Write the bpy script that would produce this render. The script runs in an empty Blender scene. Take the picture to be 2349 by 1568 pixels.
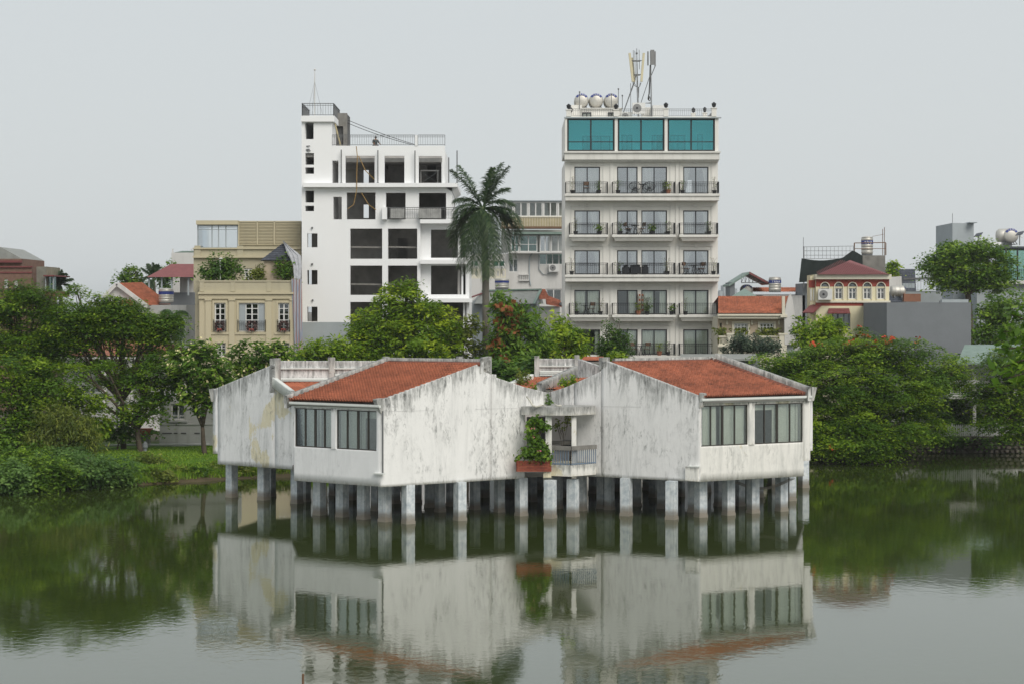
import bpy, bmesh, math, random
import numpy as np
from mathutils import Vector, Matrix
R = math.radians
rnd = random.Random(11)
scene = bpy.context.scene
col = scene.collection

# ------------------------------------------------------------------ camera, sky, sun, exposure
# Local survey: camera at (0,0,HC) looks along +Y; F is the focal length in the units in which the photo was measured.
F, HC, CX, CY = 4381.0, 8.9, 1174.0, 705.0
cam = bpy.data.cameras.new('camera')
cam.sensor_width = 36.0
cam.lens = 36.0 * F / 2348.0
cam.shift_y = -(784.0 - CY) / 2348.0
cam.clip_start = 0.5
cam.clip_end = 8000.0
cam_o = bpy.data.objects.new('camera', cam)
cam_o.location = (0, 0, HC)
cam_o.rotation_euler = (R(90), 0, 0)
col.objects.link(cam_o)
scene.camera = cam_o

SUN_EL, SUN_AZ = R(42), R(152)          # azimuth clockwise from +Y: behind the camera, to the right
world = bpy.data.worlds.new('World')
scene.world = world
world.use_nodes = True
wn = world.node_tree.nodes
wl = world.node_tree.links
wn.clear()
w_out = wn.new('ShaderNodeOutputWorld')
w_bg = wn.new('ShaderNodeBackground')
w_bg.inputs['Strength'].default_value = 0.1
w_sky = wn.new('ShaderNodeTexSky')
w_sky.sky_type = 'NISHITA'
w_sky.sun_disc = False
w_sky.sun_elevation = SUN_EL
w_sky.sun_rotation = SUN_AZ
w_sky.dust_density = 4.0
w_mix = wn.new('ShaderNodeMix')         # thick even cloud over the clear sky
w_mix.data_type = 'RGBA'
w_mix.inputs[0].default_value = 0.92
w_mix.inputs[7].default_value = (5.2, 5.48, 5.56, 1)
wl.new(w_sky.outputs[0], w_mix.inputs[6])
wl.new(w_mix.outputs[2], w_bg.inputs[0])
wl.new(w_bg.outputs[0], w_out.inputs[0])

sun = bpy.data.lights.new('sun', 'SUN')
sun.energy = 1.5
sun.angle = R(35)
sun.color = (1.0, 0.95, 0.87)
sun_o = bpy.data.objects.new('sun', sun)
sd = Vector((math.sin(SUN_AZ) * math.cos(SUN_EL), math.cos(SUN_AZ) * math.cos(SUN_EL), math.sin(SUN_EL)))
sun_o.rotation_euler = (-sd).to_track_quat('-Z', 'Y').to_euler()
sun_o.location = (30, -30, 60)
col.objects.link(sun_o)
vs = scene.view_settings
vs.view_transform = 'Standard'
vs.look = 'None'
vs.gamma = 1
vs.use_curve_mapping = False
vs.exposure = 0.38
HAZE = 0.00021

# ------------------------------------------------------------------ helpers
def PX(x, d): return (x - CX) / F * d
def PZ(y, d): return HC - (y - CY) / F * d
def P(x, y, d): return Vector((PX(x, d), d, PZ(y, d)))

org = {}
def link(o, parent=None):
    col.objects.link(o)
    if parent is not None:
        o.parent = parent
        org[o.name] = org[parent.name]
    return o
def tag(o, label=None, cat=None, group=None, kind=None):
    if label: o['label'] = label
    if cat: o['category'] = cat
    if group: o['group'] = group
    if kind: o['kind'] = kind
    return o
def thing(name, loc, label, cat, group=None):
    o = bpy.data.objects.new(name, None)
    o.empty_display_size = 0.3
    o.location = loc
    col.objects.link(o)
    org[o.name] = Vector(loc)
    return tag(o, label, cat, group)
def copy_tree(o, parent=None):
    c = o.copy()
    col.objects.link(c)
    org[c.name] = org[o.name]
    if parent is not None: c.parent = parent
    for ch in list(o.children): copy_tree(ch, c)
    return c
def place(proto, used, loc, rz, label, group=None, s=1.0):
    o = proto if not used.get(proto.name) else copy_tree(proto)
    used[proto.name] = 1
    o.location = loc; o.rotation_euler = (0, 0, rz); o.scale = (s, s, s)
    o['label'] = label
    if group: o['group'] = group
    return o

class MB:
    def __init__(s, M=None): s.v = []; s.f = []; s.M = M
    def add(s, vs_, fs_):
        b = len(s.v)
        if s.M is not None: vs_ = [s.M @ Vector(p) for p in vs_]
        s.v += [tuple(p) for p in vs_]
        s.f += [tuple(i + b for i in f) for f in fs_]
    def quad(s, a, b, c, d): s.add([a, b, c, d], [(0, 1, 2, 3)])
    def hexa(s, p): s.add(p, [(0, 3, 2, 1), (4, 5, 6, 7), (0, 1, 5, 4), (1, 2, 6, 5), (2, 3, 7, 6), (3, 0, 4, 7)])
    def box(s, x0, x1, y0, y1, z0, z1):
        s.hexa([(x0, y0, z0), (x1, y0, z0), (x1, y1, z0), (x0, y1, z0), (x0, y0, z1), (x1, y0, z1), (x1, y1, z1), (x0, y1, z1)])
    def rbox(s, c, sx, sy, z0, z1, rz=0.0, top=1.0):
        ca, sa = math.cos(rz), math.sin(rz); o = []
        for z, k in ((z0, 1.0), (z1, top)):
            for a, b in ((-1, -1), (1, -1), (1, 1), (-1, 1)):
                x, y = a * sx / 2 * k, b * sy / 2 * k
                o.append((c[0] + x * ca - y * sa, c[1] + x * sa + y * ca, z))
        s.hexa(o)
    def bar(s, p, q, w, h=None):
        p, q = Vector(p), Vector(q); h = h or w
        t = (q - p)
        if t.length < 1e-6: return
        t.normalize()
        u = t.cross(Vector((0, 0, 1)))
        if u.length < 1e-3: u = Vector((1, 0, 0))
        u.normalize(); n = u.cross(t)
        a = u * w / 2; b = n * h / 2
        s.hexa([p - a - b, p + a - b, p + a + b, p - a + b, q - a - b, q + a - b, q + a + b, q - a + b])
    def tube(s, pts, r, n=6, cap=True):
        pts = [Vector(p) for p in pts]; m = len(pts)
        rs = r if isinstance(r, (list, tuple)) else [r] * m
        vs_ = []; ref = None
        for i, p in enumerate(pts):
            t = (pts[min(i + 1, m - 1)] - pts[max(i - 1, 0)])
            t.normalize()
            if ref is None: ref = Vector((1, 0, 0)) if abs(t.x) < .8 else Vector((0, 1, 0))
            u = t.cross(ref); u.normalize(); w = t.cross(u)
            for k in range(n):
                a = 2 * math.pi * k / n
                vs_.append(p + (u * math.cos(a) + w * math.sin(a)) * rs[i])
        fs_ = []
        for i in range(m - 1):
            for k in range(n):
                k2 = (k + 1) % n
                fs_.append((i * n + k, i * n + k2, (i + 1) * n + k2, (i + 1) * n + k))
        if cap:
            fs_.append(tuple(range(n))[::-1]); fs_.append(tuple((m - 1) * n + k for k in range(n)))
        s.add(vs_, fs_)
    def lathe(s, c, prof, n=16, axis='z'):
        vs_ = []; m = len(prof)
        for r, h in prof:
            for k in range(n):
                a = 2 * math.pi * k / n
                x, y = r * math.cos(a), r * math.sin(a)
                if axis == 'z': vs_.append((c[0] + x, c[1] + y, c[2] + h))
                elif axis == 'y': vs_.append((c[0] + x, c[1] + h, c[2] + y))
                else: vs_.append((c[0] + h, c[1] + x, c[2] + y))
        fs_ = []
        for i in range(m - 1):
            for k in range(n):
                k2 = (k + 1) % n
                fs_.append((i * n + k, i * n + k2, (i + 1) * n + k2, (i + 1) * n + k))
        fs_.append(tuple(range(n))[::-1]); fs_.append(tuple((m - 1) * n + k for k in range(n)))
        s.add(vs_, fs_)
    def prism(s, poly, y0, y1):             # polygon of (x,z), extruded along y
        n = len(poly)
        vs_ = [(x, y0, z) for x, z in poly] + [(x, y1, z) for x, z in poly]
        s.add(vs_, [tuple(range(n))[::-1], tuple(range(n, 2 * n))] + [(i, (i + 1) % n, n + (i + 1) % n, n + i) for i in range(n)])
    def plate(s, poly, z0, z1):             # polygon of (x,y), extruded along z
        n = len(poly)
        vs_ = [(x, y, z0) for x, y in poly] + [(x, y, z1) for x, y in poly]
        s.add(vs_, [tuple(range(n))[::-1], tuple(range(n, 2 * n))] + [(i, (i + 1) % n, n + (i + 1) % n, n + i) for i in range(n)])
    def slab(s, q, t):                      # four top corners, thickness t downward
        q = [Vector(p) for p in q]; dn = Vector((0, 0, -t))
        s.hexa([p + dn for p in q] + q)
    def grid_wall(s, x0, x1, z0, z1, ops, y0, t):
        """wall in the XZ plane, front at y0, back at y0+t, with rectangular openings (xa,xb,za,zb)"""
        xs = sorted({x0, x1, *[min(max(v, x0), x1) for o in ops for v in o[:2]]})
        zs = sorted({z0, z1, *[min(max(v, z0), z1) for o in ops for v in o[2:]]})
        def solid(i, j):
            if i < 0 or j < 0 or i >= len(xs) - 1 or j >= len(zs) - 1: return False
            cx, cz = (xs[i] + xs[i + 1]) / 2, (zs[j] + zs[j + 1]) / 2
            return not any(o[0] < cx < o[1] and o[2] < cz < o[3] for o in ops)
        for i in range(len(xs) - 1):
            for j in range(len(zs) - 1):
                if not solid(i, j): continue
                a, b, c, d = xs[i], xs[i + 1], zs[j], zs[j + 1]; y1 = y0 + t
                s.quad((a, y0, c), (b, y0, c), (b, y0, d), (a, y0, d))
                s.quad((b, y1, c), (a, y1, c), (a, y1, d), (b, y1, d))
                if not solid(i - 1, j): s.quad((a, y1, c), (a, y0, c), (a, y0, d), (a, y1, d))
                if not solid(i + 1, j): s.quad((b, y0, c), (b, y1, c), (b, y1, d), (b, y0, d))
                if not solid(i, j - 1): s.quad((a, y1, c), (b, y1, c), (b, y0, c), (a, y0, c))
                if not solid(i, j + 1): s.quad((a, y0, d), (b, y0, d), (b, y1, d), (a, y1, d))
    def railing(s, p, q, h, step=0.13, r=0.016, rail=0.03, low=0.08, posts=True):
        """upright bars between p and q (points on the floor)"""
        p, q = Vector(p), Vector(q); L = (q - p).length
        n = max(1, int(L / step)); up = Vector((0, 0, 1))
        s.bar(p + up * h, q + up * h, rail * 1.5, rail)
        s.bar(p + up * (h - .13), q + up * (h - .13), rail, rail * .7)
        s.bar(p + up * low, q + up * low, rail, rail * .7)
        for i in range(n + 1):
            b = p.lerp(q, i / n); w = r if 0 < i < n else r * 2.2
            s.bar(b + up * (0 if w > r else low), b + up * h, w)
    def build(s, name, mat, parent=None, smooth=False, at=None):
        me = bpy.data.meshes.new(name)
        o0 = org[parent.name] if parent is not None else Vector(at if at is not None else (0, 0, 0))
        me.from_pydata([(x - o0.x, y - o0.y, z - o0.z) for x, y, z in s.v], [], s.f)
        me.update()
        if smooth: me.polygons.foreach_set('use_smooth', [True] * len(me.polygons))
        me.materials.append(mat)
        o = bpy.data.objects.new(name, me)
        link(o, parent)
        if parent is None:
            o.location = o0; org[o.name] = o0
        return o
def np_mesh(name, V, Fq, mat, parent=None, face_attr=None, point_attr=None, at=None, smooth=False):
    """V (n,3) world coordinates, Fq (m,4) quads"""
    o0 = np.array(org[parent.name] if parent is not None else (at if at is not None else (0, 0, 0)), dtype=np.float64)
    me = bpy.data.meshes.new(name)
    V = (np.asarray(V) - o0).astype(np.float32); Fq = np.asarray(Fq, dtype=np.int32)
    me.vertices.add(len(V)); me.vertices.foreach_set('co', V.ravel())
    me.loops.add(Fq.size); me.loops.foreach_set('vertex_index', Fq.ravel())
    k = Fq.shape[1]
    me.polygons.add(len(Fq)); me.polygons.foreach_set('loop_start', np.arange(0, Fq.size, k, dtype=np.int32))
    if smooth: me.polygons.foreach_set('use_smooth', np.ones(len(Fq), dtype=bool))
    for nm, a in (face_attr or {}).items():
        at_ = me.attributes.new(nm, 'FLOAT', 'FACE'); at_.data.foreach_set('value', np.asarray(a, dtype=np.float32))
    for nm, a in (point_attr or {}).items():
        at_ = me.attributes.new(nm, 'FLOAT', 'POINT'); at_.data.foreach_set('value', np.asarray(a, dtype=np.float32))
    me.update(calc_edges=True)
    me.materials.append(mat)
    o = bpy.data.objects.new(name, me)
    link(o, parent)
    if parent is None:
        o.location = o0; org[o.name] = Vector(o0)
    return o

# ------------------------------------------------------------------ materials
class NT:
    def __init__(s, name):
        s.m = bpy.data.materials.new(name); s.m.use_nodes = True
        s.n = s.m.node_tree.nodes; s.l = s.m.node_tree.links; s.n.clear()
        s.out = s.n.new('ShaderNodeOutputMaterial')
    def node(s, t, **kw):
        n = s.n.new(t)
        for k, v in kw.items(): setattr(n, k, v)
        return n
    def link(s, a, b): s.l.new(a, b)
    def pos(s, scale=(1, 1, 1), obj=False):
        if obj: src = s.node('ShaderNodeTexCoord').outputs['Object']
        else: src = s.node('ShaderNodeNewGeometry').outputs['Position']
        m = s.node('ShaderNodeMapping'); m.inputs['Scale'].default_value = scale
        s.link(src, m.inputs['Vector']); return m.outputs[0]
    def noise(s, scale, vec, detail=4, rough=.55, dist=0):
        n = s.node('ShaderNodeTexNoise'); n.inputs['Scale'].default_value = scale
        n.inputs['Detail'].default_value = detail; n.inputs['Roughness'].default_value = rough
        n.inputs['Distortion'].default_value = dist
        s.link(vec, n.inputs['Vector']); return n.outputs['Fac']
    def attr(s, nm): return s.node('ShaderNodeAttribute', attribute_name=nm).outputs['Fac']
    def ramp(s, fac, a, b, lo=0.0, hi=1.0):
        n = s.node('ShaderNodeMapRange'); n.inputs[1].default_value = a; n.inputs[2].default_value = b
        n.inputs[3].default_value = lo; n.inputs[4].default_value = hi
        s.link(fac, n.inputs[0]); return n.outputs[0]
    def math(s, op, a, b=None):
        n = s.node('ShaderNodeMath', operation=op)
        for i, v in enumerate((a, b)):
            if v is None: continue
            if isinstance(v, (int, float)): n.inputs[i].default_value = v
            else: s.link(v, n.inputs[i])
        return n.outputs[0]
    def mix(s, fac, a, b):
        n = s.node('ShaderNodeMix', data_type='RGBA')
        for i, v in ((0, fac), (6, a), (7, b)):
            if isinstance(v, (int, float)): n.inputs[i].default_value = v
            elif isinstance(v, tuple): n.inputs[i].default_value = (*v[:3], 1)
            else: s.link(v, n.inputs[i])
        return n.outputs[2]
    def bump(s, h, strength=.5, dist=.02):
        n = s.node('ShaderNodeBump'); n.inputs['Strength'].default_value = strength; n.inputs['Distance'].default_value = dist
        s.link(h, n.inputs['Height']); return n.outputs[0]
    def bsdf(s, colr, rough=.7, metal=0.0, spec=.5, normal=None):
        b = s.node('ShaderNodeBsdfPrincipled')
        if isinstance(colr, tuple): b.inputs['Base Color'].default_value = (*colr[:3], 1)
        else: s.link(colr, b.inputs['Base Color'])
        if isinstance(rough, (int, float)): b.inputs['Roughness'].default_value = rough
        else: s.link(rough, b.inputs['Roughness'])
        b.inputs['Metallic'].default_value = metal
        b.inputs['Specular IOR Level'].default_value = spec
        if normal is not None: s.link(normal, b.inputs['Normal'])
        return b
    def done(s, sh): s.link(sh.outputs[0] if hasattr(sh, 'outputs') else sh, s.out.inputs[0]); return s.m

def plain(name, c, rough=.7, metal=0.0, var=.25, scale=2.5, bump=0.0):
    t = NT(name); v = t.pos()
    f = t.ramp(t.noise(scale, v, 5, .6), .3, .7)
    dk = tuple(x * (1 - var) for x in c)
    cc = t.mix(f, dk, c)
    nm = t.bump(t.noise(scale * 8, v, 3), .4, bump) if bump else None
    return t.done(t.bsdf(cc, rough, metal, normal=nm))

def stained(name, c, streak=.35, dirt=(.30, .30, .28), blotch=.2, spec=.3):
    """painted masonry with faint runs and blotches"""
    t = NT(name); v = t.pos((2.2, 2.2, .22)); w = t.pos()
    a = t.ramp(t.noise(1.0, v, 6, .65), .48, .78, 0, streak)
    b = t.ramp(t.noise(.55, w, 5, .6), .45, .8, 0, blotch)
    cc = t.mix(t.math('MAXIMUM', a, b), c, dirt)
    nm = t.bump(t.noise(14, w, 4), .25, .01)
    return t.done(t.bsdf(cc, .8, spec=spec, normal=nm))

def old_wall(name, c, speck, streak, yellow, topd=1.0):
    """lime-washed wall under decades of algae; dtop = metres below the coping, dbot = metres above the foot"""
    t = NT(name); w = t.pos(); dt = t.attr('dtop'); db = t.attr('dbot')
    st = t.noise(1.0, t.pos((2.6, 2.6, .30)), 7, .70, .9)          # long runs
    st2 = t.noise(1.0, t.pos((8, 8, .75)), 6, .70, .6)            # narrow drips
    big = t.noise(.42, w, 4, .6, .5); mid = t.noise(1.1, t.pos((1.3, 1.3, .8)), 7, .72, .6)
    fine = t.noise(6.5, t.pos((1, 1, .42)), 7, .78, .5)
    base = t.mix(t.ramp(mid, .35, .65), tuple(x * .94 for x in c), c)
    wash = t.math('MULTIPLY', t.ramp(st, .46, .70, 0, streak * .85), t.ramp(big, .34, .62, .1, 1))
    base = t.mix(wash, base, (.33, .345, .335))
    if yellow:
        yl = t.math('ADD', t.noise(.55, t.pos((1, 1, .7)), 2, .5), t.math('MULTIPLY', t.math('SUBTRACT', fine, .5), .28))
        m = t.math('MULTIPLY', t.ramp(yl, .66 - .1 * yellow, .675 - .1 * yellow), t.ramp(mid, .36, .46, .15, 1))
        base = t.mix(t.math('MULTIPLY', m, .75), base, (.72, .65, .42))
    # mould gathered in clouds, broken into drips
    cl = t.math('MULTIPLY', t.ramp(mid, .38, .60), t.ramp(t.noise(.33, t.pos((1, 1, .7)), 5, .65, 1.0), .40, .56))
    sp = t.math('MULTIPLY', t.ramp(fine, .47, .60), t.math('MULTIPLY', cl, t.ramp(st2, .36, .60, .25, 1)))
    base = t.mix(t.math('MULTIPLY', sp, speck), base, (.105, .11, .105))
    s2 = t.math('MULTIPLY', t.math('MULTIPLY', t.ramp(fine, .58, .68), t.ramp(st2, .48, .64)), t.ramp(big, .40, .60))
    base = t.mix(t.math('MULTIPLY', s2, speck * .8), base, (.13, .135, .13))
    # black runs below the coping
    ln = t.ramp(st, .36, .70, .10, 1.7 * topd)
    tm = t.math('SUBTRACT', 1.0, t.math('DIVIDE', dt, ln))
    tm = t.math('MULTIPLY', t.ramp(tm, 0.0, .7), t.ramp(t.math('ADD', st2, t.math('MULTIPLY', fine, .6)), .62, .98, .1, 1))
    base = t.mix(t.math('MULTIPLY', tm, .85), base, (.115, .12, .115))
    dr = t.math('MULTIPLY', t.ramp(st2, .60, .70), t.ramp(big, .42, .6))
    base = t.mix(t.math('MULTIPLY', dr, .4 * streak + .12), base, (.17, .175, .17))
    fb = t.math('MULTIPLY', t.ramp(db, .13, 0), t.ramp(fine, .42, .56))
    base = t.mix(t.math('MULTIPLY', fb, .4), base, (.42, .38, .27))
    nm = t.bump(t.math('ADD', fine, t.math('MULTIPLY', mid, .6)), .35, .012)
    return t.done(t.bsdf(base, .85, spec=.2, normal=nm))

def glass(name, tint=(1, 1, 1), refl=.08, rough=.02, rcol=(.9, .95, 1)):
    t = NT(name)
    tr = t.node('ShaderNodeBsdfTransparent'); tr.inputs[0].default_value = (*tint, 1)
    gl = t.node('ShaderNodeBsdfGlossy'); gl.inputs['Roughness'].default_value = rough; gl.inputs[0].default_value = (*rcol, 1)
    fr = t.node('ShaderNodeFresnel'); fr.inputs[0].default_value = 1.5
    f = t.math('MAXIMUM', fr.outputs[0], refl)
    mx = t.node('ShaderNodeMixShader'); t.link(f, mx.inputs[0]); t.link(tr.outputs[0], mx.inputs[1]); t.link(gl.outputs[0], mx.inputs[2])
    return t.done(mx)

def leaf_mat(name, c0, c1, c2, trans=.48, rough=.5):
    c0, c1, c2 = [tuple(x * 1.38 for x in c) for c in (c0, c1, c2)]     # reflected and transmitted light share this colour
    t = NT(name); a = t.attr('tone')
    cr = t.node('ShaderNodeValToRGB'); e = cr.color_ramp.elements
    e[0].position = .1; e[0].color = (*c0, 1); e[1].position = .92; e[1].color = (*c2, 1)
    m = e.new(.5); m.color = (*c1, 1)
    t.link(a, cr.inputs[0])
    b = t.bsdf(cr.outputs[0], rough, spec=.35)
    tl = t.node('ShaderNodeBsdfTranslucent'); t.link(cr.outputs[0], tl.inputs[0])
    mx = t.node('ShaderNodeMixShader'); mx.inputs[0].default_value = trans
    t.link(b.outputs[0], mx.inputs[1]); t.link(tl.outputs[0], mx.inputs[2])
    return t.done(mx)

M = {}
M['oldA'] = old_wall('limewash_patched', (.83, .835, .835), .75, .70, 1.0, .95)
M['oldB'] = old_wall('limewash_mouldy', (.89, .885, .865), 1.0, .42, 0, .8)
M['oldD'] = old_wall('limewash_streaked', (.835, .83, .82), .75, .65, 0, 1.15)
M['oldC'] = old_wall('limewash_clean', (.815, .82, .82), .25, .35, 0, .15)
M['oldE'] = old_wall('limewash_yellowed', (.85, .835, .785), .45, .7, .6, .3)
M['coping'] = old_wall('mouldy_coping', (.62, .61, .58), .9, .8, 0, .5)
M['trim'] = stained('pale_trim', (.74, .76, .73), .35, (.42, .44, .40))
M['white'] = stained('fresh_white_paint', (.88, .885, .89), .06, (.55, .56, .57), .05)
M['hotel'] = stained('ivory_render', (.78, .765, .72), .16, (.48, .46, .42), .10)
M['hotel_trim'] = stained('ivory_ledge', (.74, .73, .69), .45, (.36, .35, .32), .25)
M['cream'] = stained('cream_render', (.56, .50, .35), .25, (.36, .32, .23), .15)
M['cream_dk'] = stained('dull_cream_render', (.47, .43, .31), .35, (.31, .28, .21), .2)
M['greywall'] = stained('weathered_grey_wall', (.50, .50, .49), .5, (.24, .24, .23), .4)
M['whitish'] = stained('weathered_white_wall', (.64, .63, .61), .45, (.34, .33, .31), .3)
M['slate_wall'] = plain('grey_render', (.19, .205, .22), .85, var=.12, scale=.8, bump=.01)
M['pale_grey'] = plain('pale_grey_render', (.38, .42, .44), .85, var=.12, scale=.8)
M['concrete'] = plain('raw_concrete', (.26, .25, .23), .9, var=.4, scale=1.6, bump=.02)
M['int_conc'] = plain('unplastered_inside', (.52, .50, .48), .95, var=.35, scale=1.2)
M['gap_shade'] = plain('painted_gap_shade', (.10, .10, .10), .9)  # dark colour stands in for the shade inside openings
M['room'] = plain('pale_room_wall', (.62, .61, .58), .9)
M['iron'] = plain('black_iron', (.018, .019, .022), .5, .0)
M['grey_iron'] = plain('grey_painted_iron', (.16, .165, .17), .5)
M['bronze'] = plain('bronze_frame', (.045, .040, .032), .45)
M['alu'] = plain('white_frame', (.72, .72, .70), .5, var=.1)
M['steel'] = plain('stainless_steel', (.64, .62, .57), .55, .75, var=.15)
M['galv'] = plain('galvanised_pole', (.34, .35, .36), .5, .6)
M['blue_print'] = plain('blue_print', (.03, .05, .24), .5, var=.1)
M['white_print'] = plain('white_print', (.85, .85, .85), .5, var=.03)
M['panel_cream'] = plain('cream_antenna_shell', (.62, .56, .38), .5, var=.1)
M['panel_grey'] = plain('grey_antenna_shell', (.22, .22, .22), .5, var=.1)
M['plastic_white'] = plain('white_plastic', (.68, .68, .66), .5, var=.1)
M['glass_sky'] = glass('coated_window_glass', (.90, .91, .90), .30)
M['glass_dark'] = glass('plain_window_glass', (.93, .95, .92), .08)
M['glass_teal'] = glass('teal_glazing', (.58, .93, .95), .22, rcol=(.30, .80, .86))
M['glass_green'] = glass('greenish_glazing', (.42, .66, .58), .16)
M['curtain'] = plain('pale_curtain', (.84, .86, .81), .9, var=.1)
M['curtain_white'] = plain('white_curtain', (.86, .86, .82), .9, var=.06)
M['brick'] = plain('red_brick', (.33, .085, .05), .85, var=.35, scale=6)
M['brickwall'] = plain('brown_brickwork', (.22, .13, .095), .9, var=.35, scale=3)
M['mortar'] = plain('mortar', (.17, .10, .08), .9)
M['red_wall'] = stained('red_render', (.33, .075, .055), .25, (.20, .06, .05), .2)
M['red_metal'] = plain('dull_red_sheet', (.24, .075, .075), .55, var=.2)
M['red_dark'] = plain('maroon_sheet', (.20, .05, .05), .6, var=.25)
M['yellow_wall'] = stained('pale_yellow_render', (.74, .68, .47), .3, (.45, .42, .32), .15)
M['tan_wall'] = stained('tan_render', (.50, .41, .31), .2, (.35, .30, .25), .15)
M['ivory'] = stained('ivory_paint', (.70, .66, .54), .3, (.42, .39, .32), .2)
M['slate'] = plain('slate_tile', (.075, .085, .105), .7, var=.3, scale=5)
M['green_sheet'] = plain('faded_green_sheet', (.22, .30, .26), .6, var=.25)
M['grey_sheet'] = plain('faded_grey_sheet', (.30, .31, .29), .6, var=.25)
M['net'] = plain('dark_green_netting', (.022, .032, .03), .9, var=.4, scale=1.5)
M['wood'] = plain('worn_wood', (.20, .11, .06), .7, var=.35)
M['wood_lt'] = plain('pale_bamboo', (.50, .42, .24), .7, var=.3)
M['rope'] = plain('ochre_rope', (.36, .22, .07), .9)
M['cable'] = plain('dark_cable', (.03, .03, .03), .7)
M['pvc'] = plain('pale_plastic_pipe', (.62, .60, .52), .5, var=.1)
M['terra'] = plain('terracotta_pot', (.36, .14, .07), .8)
M['pot'] = plain('black_pot', (.02, .02, .022), .5)
M['rattan'] = plain('dark_rattan', (.02, .024, .03), .7)
M['skin'] = plain('skin', (.30, .17, .11), .6, var=.1)
M['shirt'] = plain('grey_green_shirt', (.075, .085, .085), .9, var=.2)
M['trousers'] = plain('dark_trousers', (.03, .032, .04), .9)
M['hair'] = plain('black_hair', (.01, .01, .01), .6)
M['bark'] = plain('grey_brown_bark', (.11, .085, .06), .9, var=.5, scale=5, bump=.03)
M['palm_bark'] = plain('pale_palm_bark', (.17, .155, .13), .9, var=.35, scale=2.5, bump=.02)
M['flower_red'] = plain('scarlet_petals', (.62, .075, .02), .7, var=.3, scale=8)
M['flower_cream'] = plain('cream_petals', (.74, .66, .36), .7, var=.15, scale=8)
M['flower_pink'] = plain('pink_petals', (.60, .16, .24), .7, var=.15, scale=8)
M['leaf_red'] = leaf_mat('rust_new_leaves', (.16, .05, .02), (.26, .085, .03), (.36, .15, .06))
M['leaf_bright'] = leaf_mat('bright_green_leaves', (.07, .14, .010), (.17, .27, .016), (.38, .46, .030))
M['leaf_mid'] = leaf_mat('mid_green_leaves', (.045, .10, .012), (.10, .19, .018), (.23, .34, .032))
M['leaf_fern'] = leaf_mat('feathery_green_leaves', (.042, .10, .010), (.10, .185, .013), (.26, .36, .022))
M['leaf_deep'] = leaf_mat('deep_green_leaves', (.032, .078, .013), (.07, .145, .020), (.15, .25, .032))
M['leaf_blue'] = leaf_mat('bluish_green_leaves', (.035, .06, .045), (.065, .10, .065), (.11, .15, .09))
M['leaf_olive'] = leaf_mat('olive_green_leaves', (.06, .09, .016), (.14, .18, .028), (.25, .28, .05))
M['leaf_shrub'] = leaf_mat('lush_shrub_leaves', (.055, .115, .028), (.11, .20, .045), (.19, .30, .075))
M['leaf_palm'] = leaf_mat('palm_leaflets', (.018, .040, .017), (.034, .064, .026), (.07, .105, .04), .25)
M['grass'] = leaf_mat('grass_blades', (.075, .15, .012), (.13, .23, .018), (.21, .30, .03), .3)

def stilt_mat():
    t = NT('pale_blue_stilt_paint'); w = t.pos()
    z = t.node('ShaderNodeSeparateXYZ'); t.link(t.node('ShaderNodeNewGeometry').outputs['Position'], z.inputs[0])
    n = t.noise(4, w, 5, .65)
    hz = t.math('ADD', z.outputs[2], t.math('MULTIPLY', n, -.35))
    base = t.mix(t.ramp(n, .32, .62), (.42, .48, .52), (.72, .75, .76))
    base = t.mix(t.ramp(t.noise(1, t.pos((7, 7, .6)), 4), .5, .7, 0, .5), base, (.30, .32, .33))
    base = t.mix(t.ramp(hz, .30, .12), base, (.30, .295, .275))
    base = t.mix(t.ramp(hz, .08, -.02), base, (.27, .245, .205))
    return t.done(t.bsdf(base, .85, spec=.25, normal=t.bump(n, .4, .02)))
M['stilt'] = stilt_mat()

def tile_mat(name, c, dark=(.055, .028, .022), dk=.75):
    t = NT(name); w = t.pos(); a = t.attr('tile')
    big = t.noise(.5, t.pos((.8, 1.2, 4.0)), 5, .65, .8); fine = t.noise(7, w, 4, .7)
    base = t.mix(a, tuple(x * .80 for x in c), tuple(min(1, x * 1.16) for x in c))
    m = t.math('MULTIPLY', t.ramp(big, .36, .66, .12, 1), t.ramp(fine, .35, .65, .3, 1))
    base = t.mix(t.math('MULTIPLY', m, dk), base, dark)
    return t.done(t.bsdf(base, .8, spec=.25))
M['tile'] = tile_mat('orange_roof_tile', (.45, .15, .082), dk=.7)
M['tile_old'] = tile_mat('weathered_orange_tile', (.43, .148, .085), dk=.85)
M['tile_pale'] = tile_mat('faded_terracotta_tile', (.38, .17, .115), dk=.4)
M['slate_tile'] = tile_mat('slate_roof_tile', (.085, .095, .12), (.03, .03, .035))
M['ridge'] = plain('ridge_tile', (.24, .085, .055), .85, var=.5, scale=4)

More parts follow.
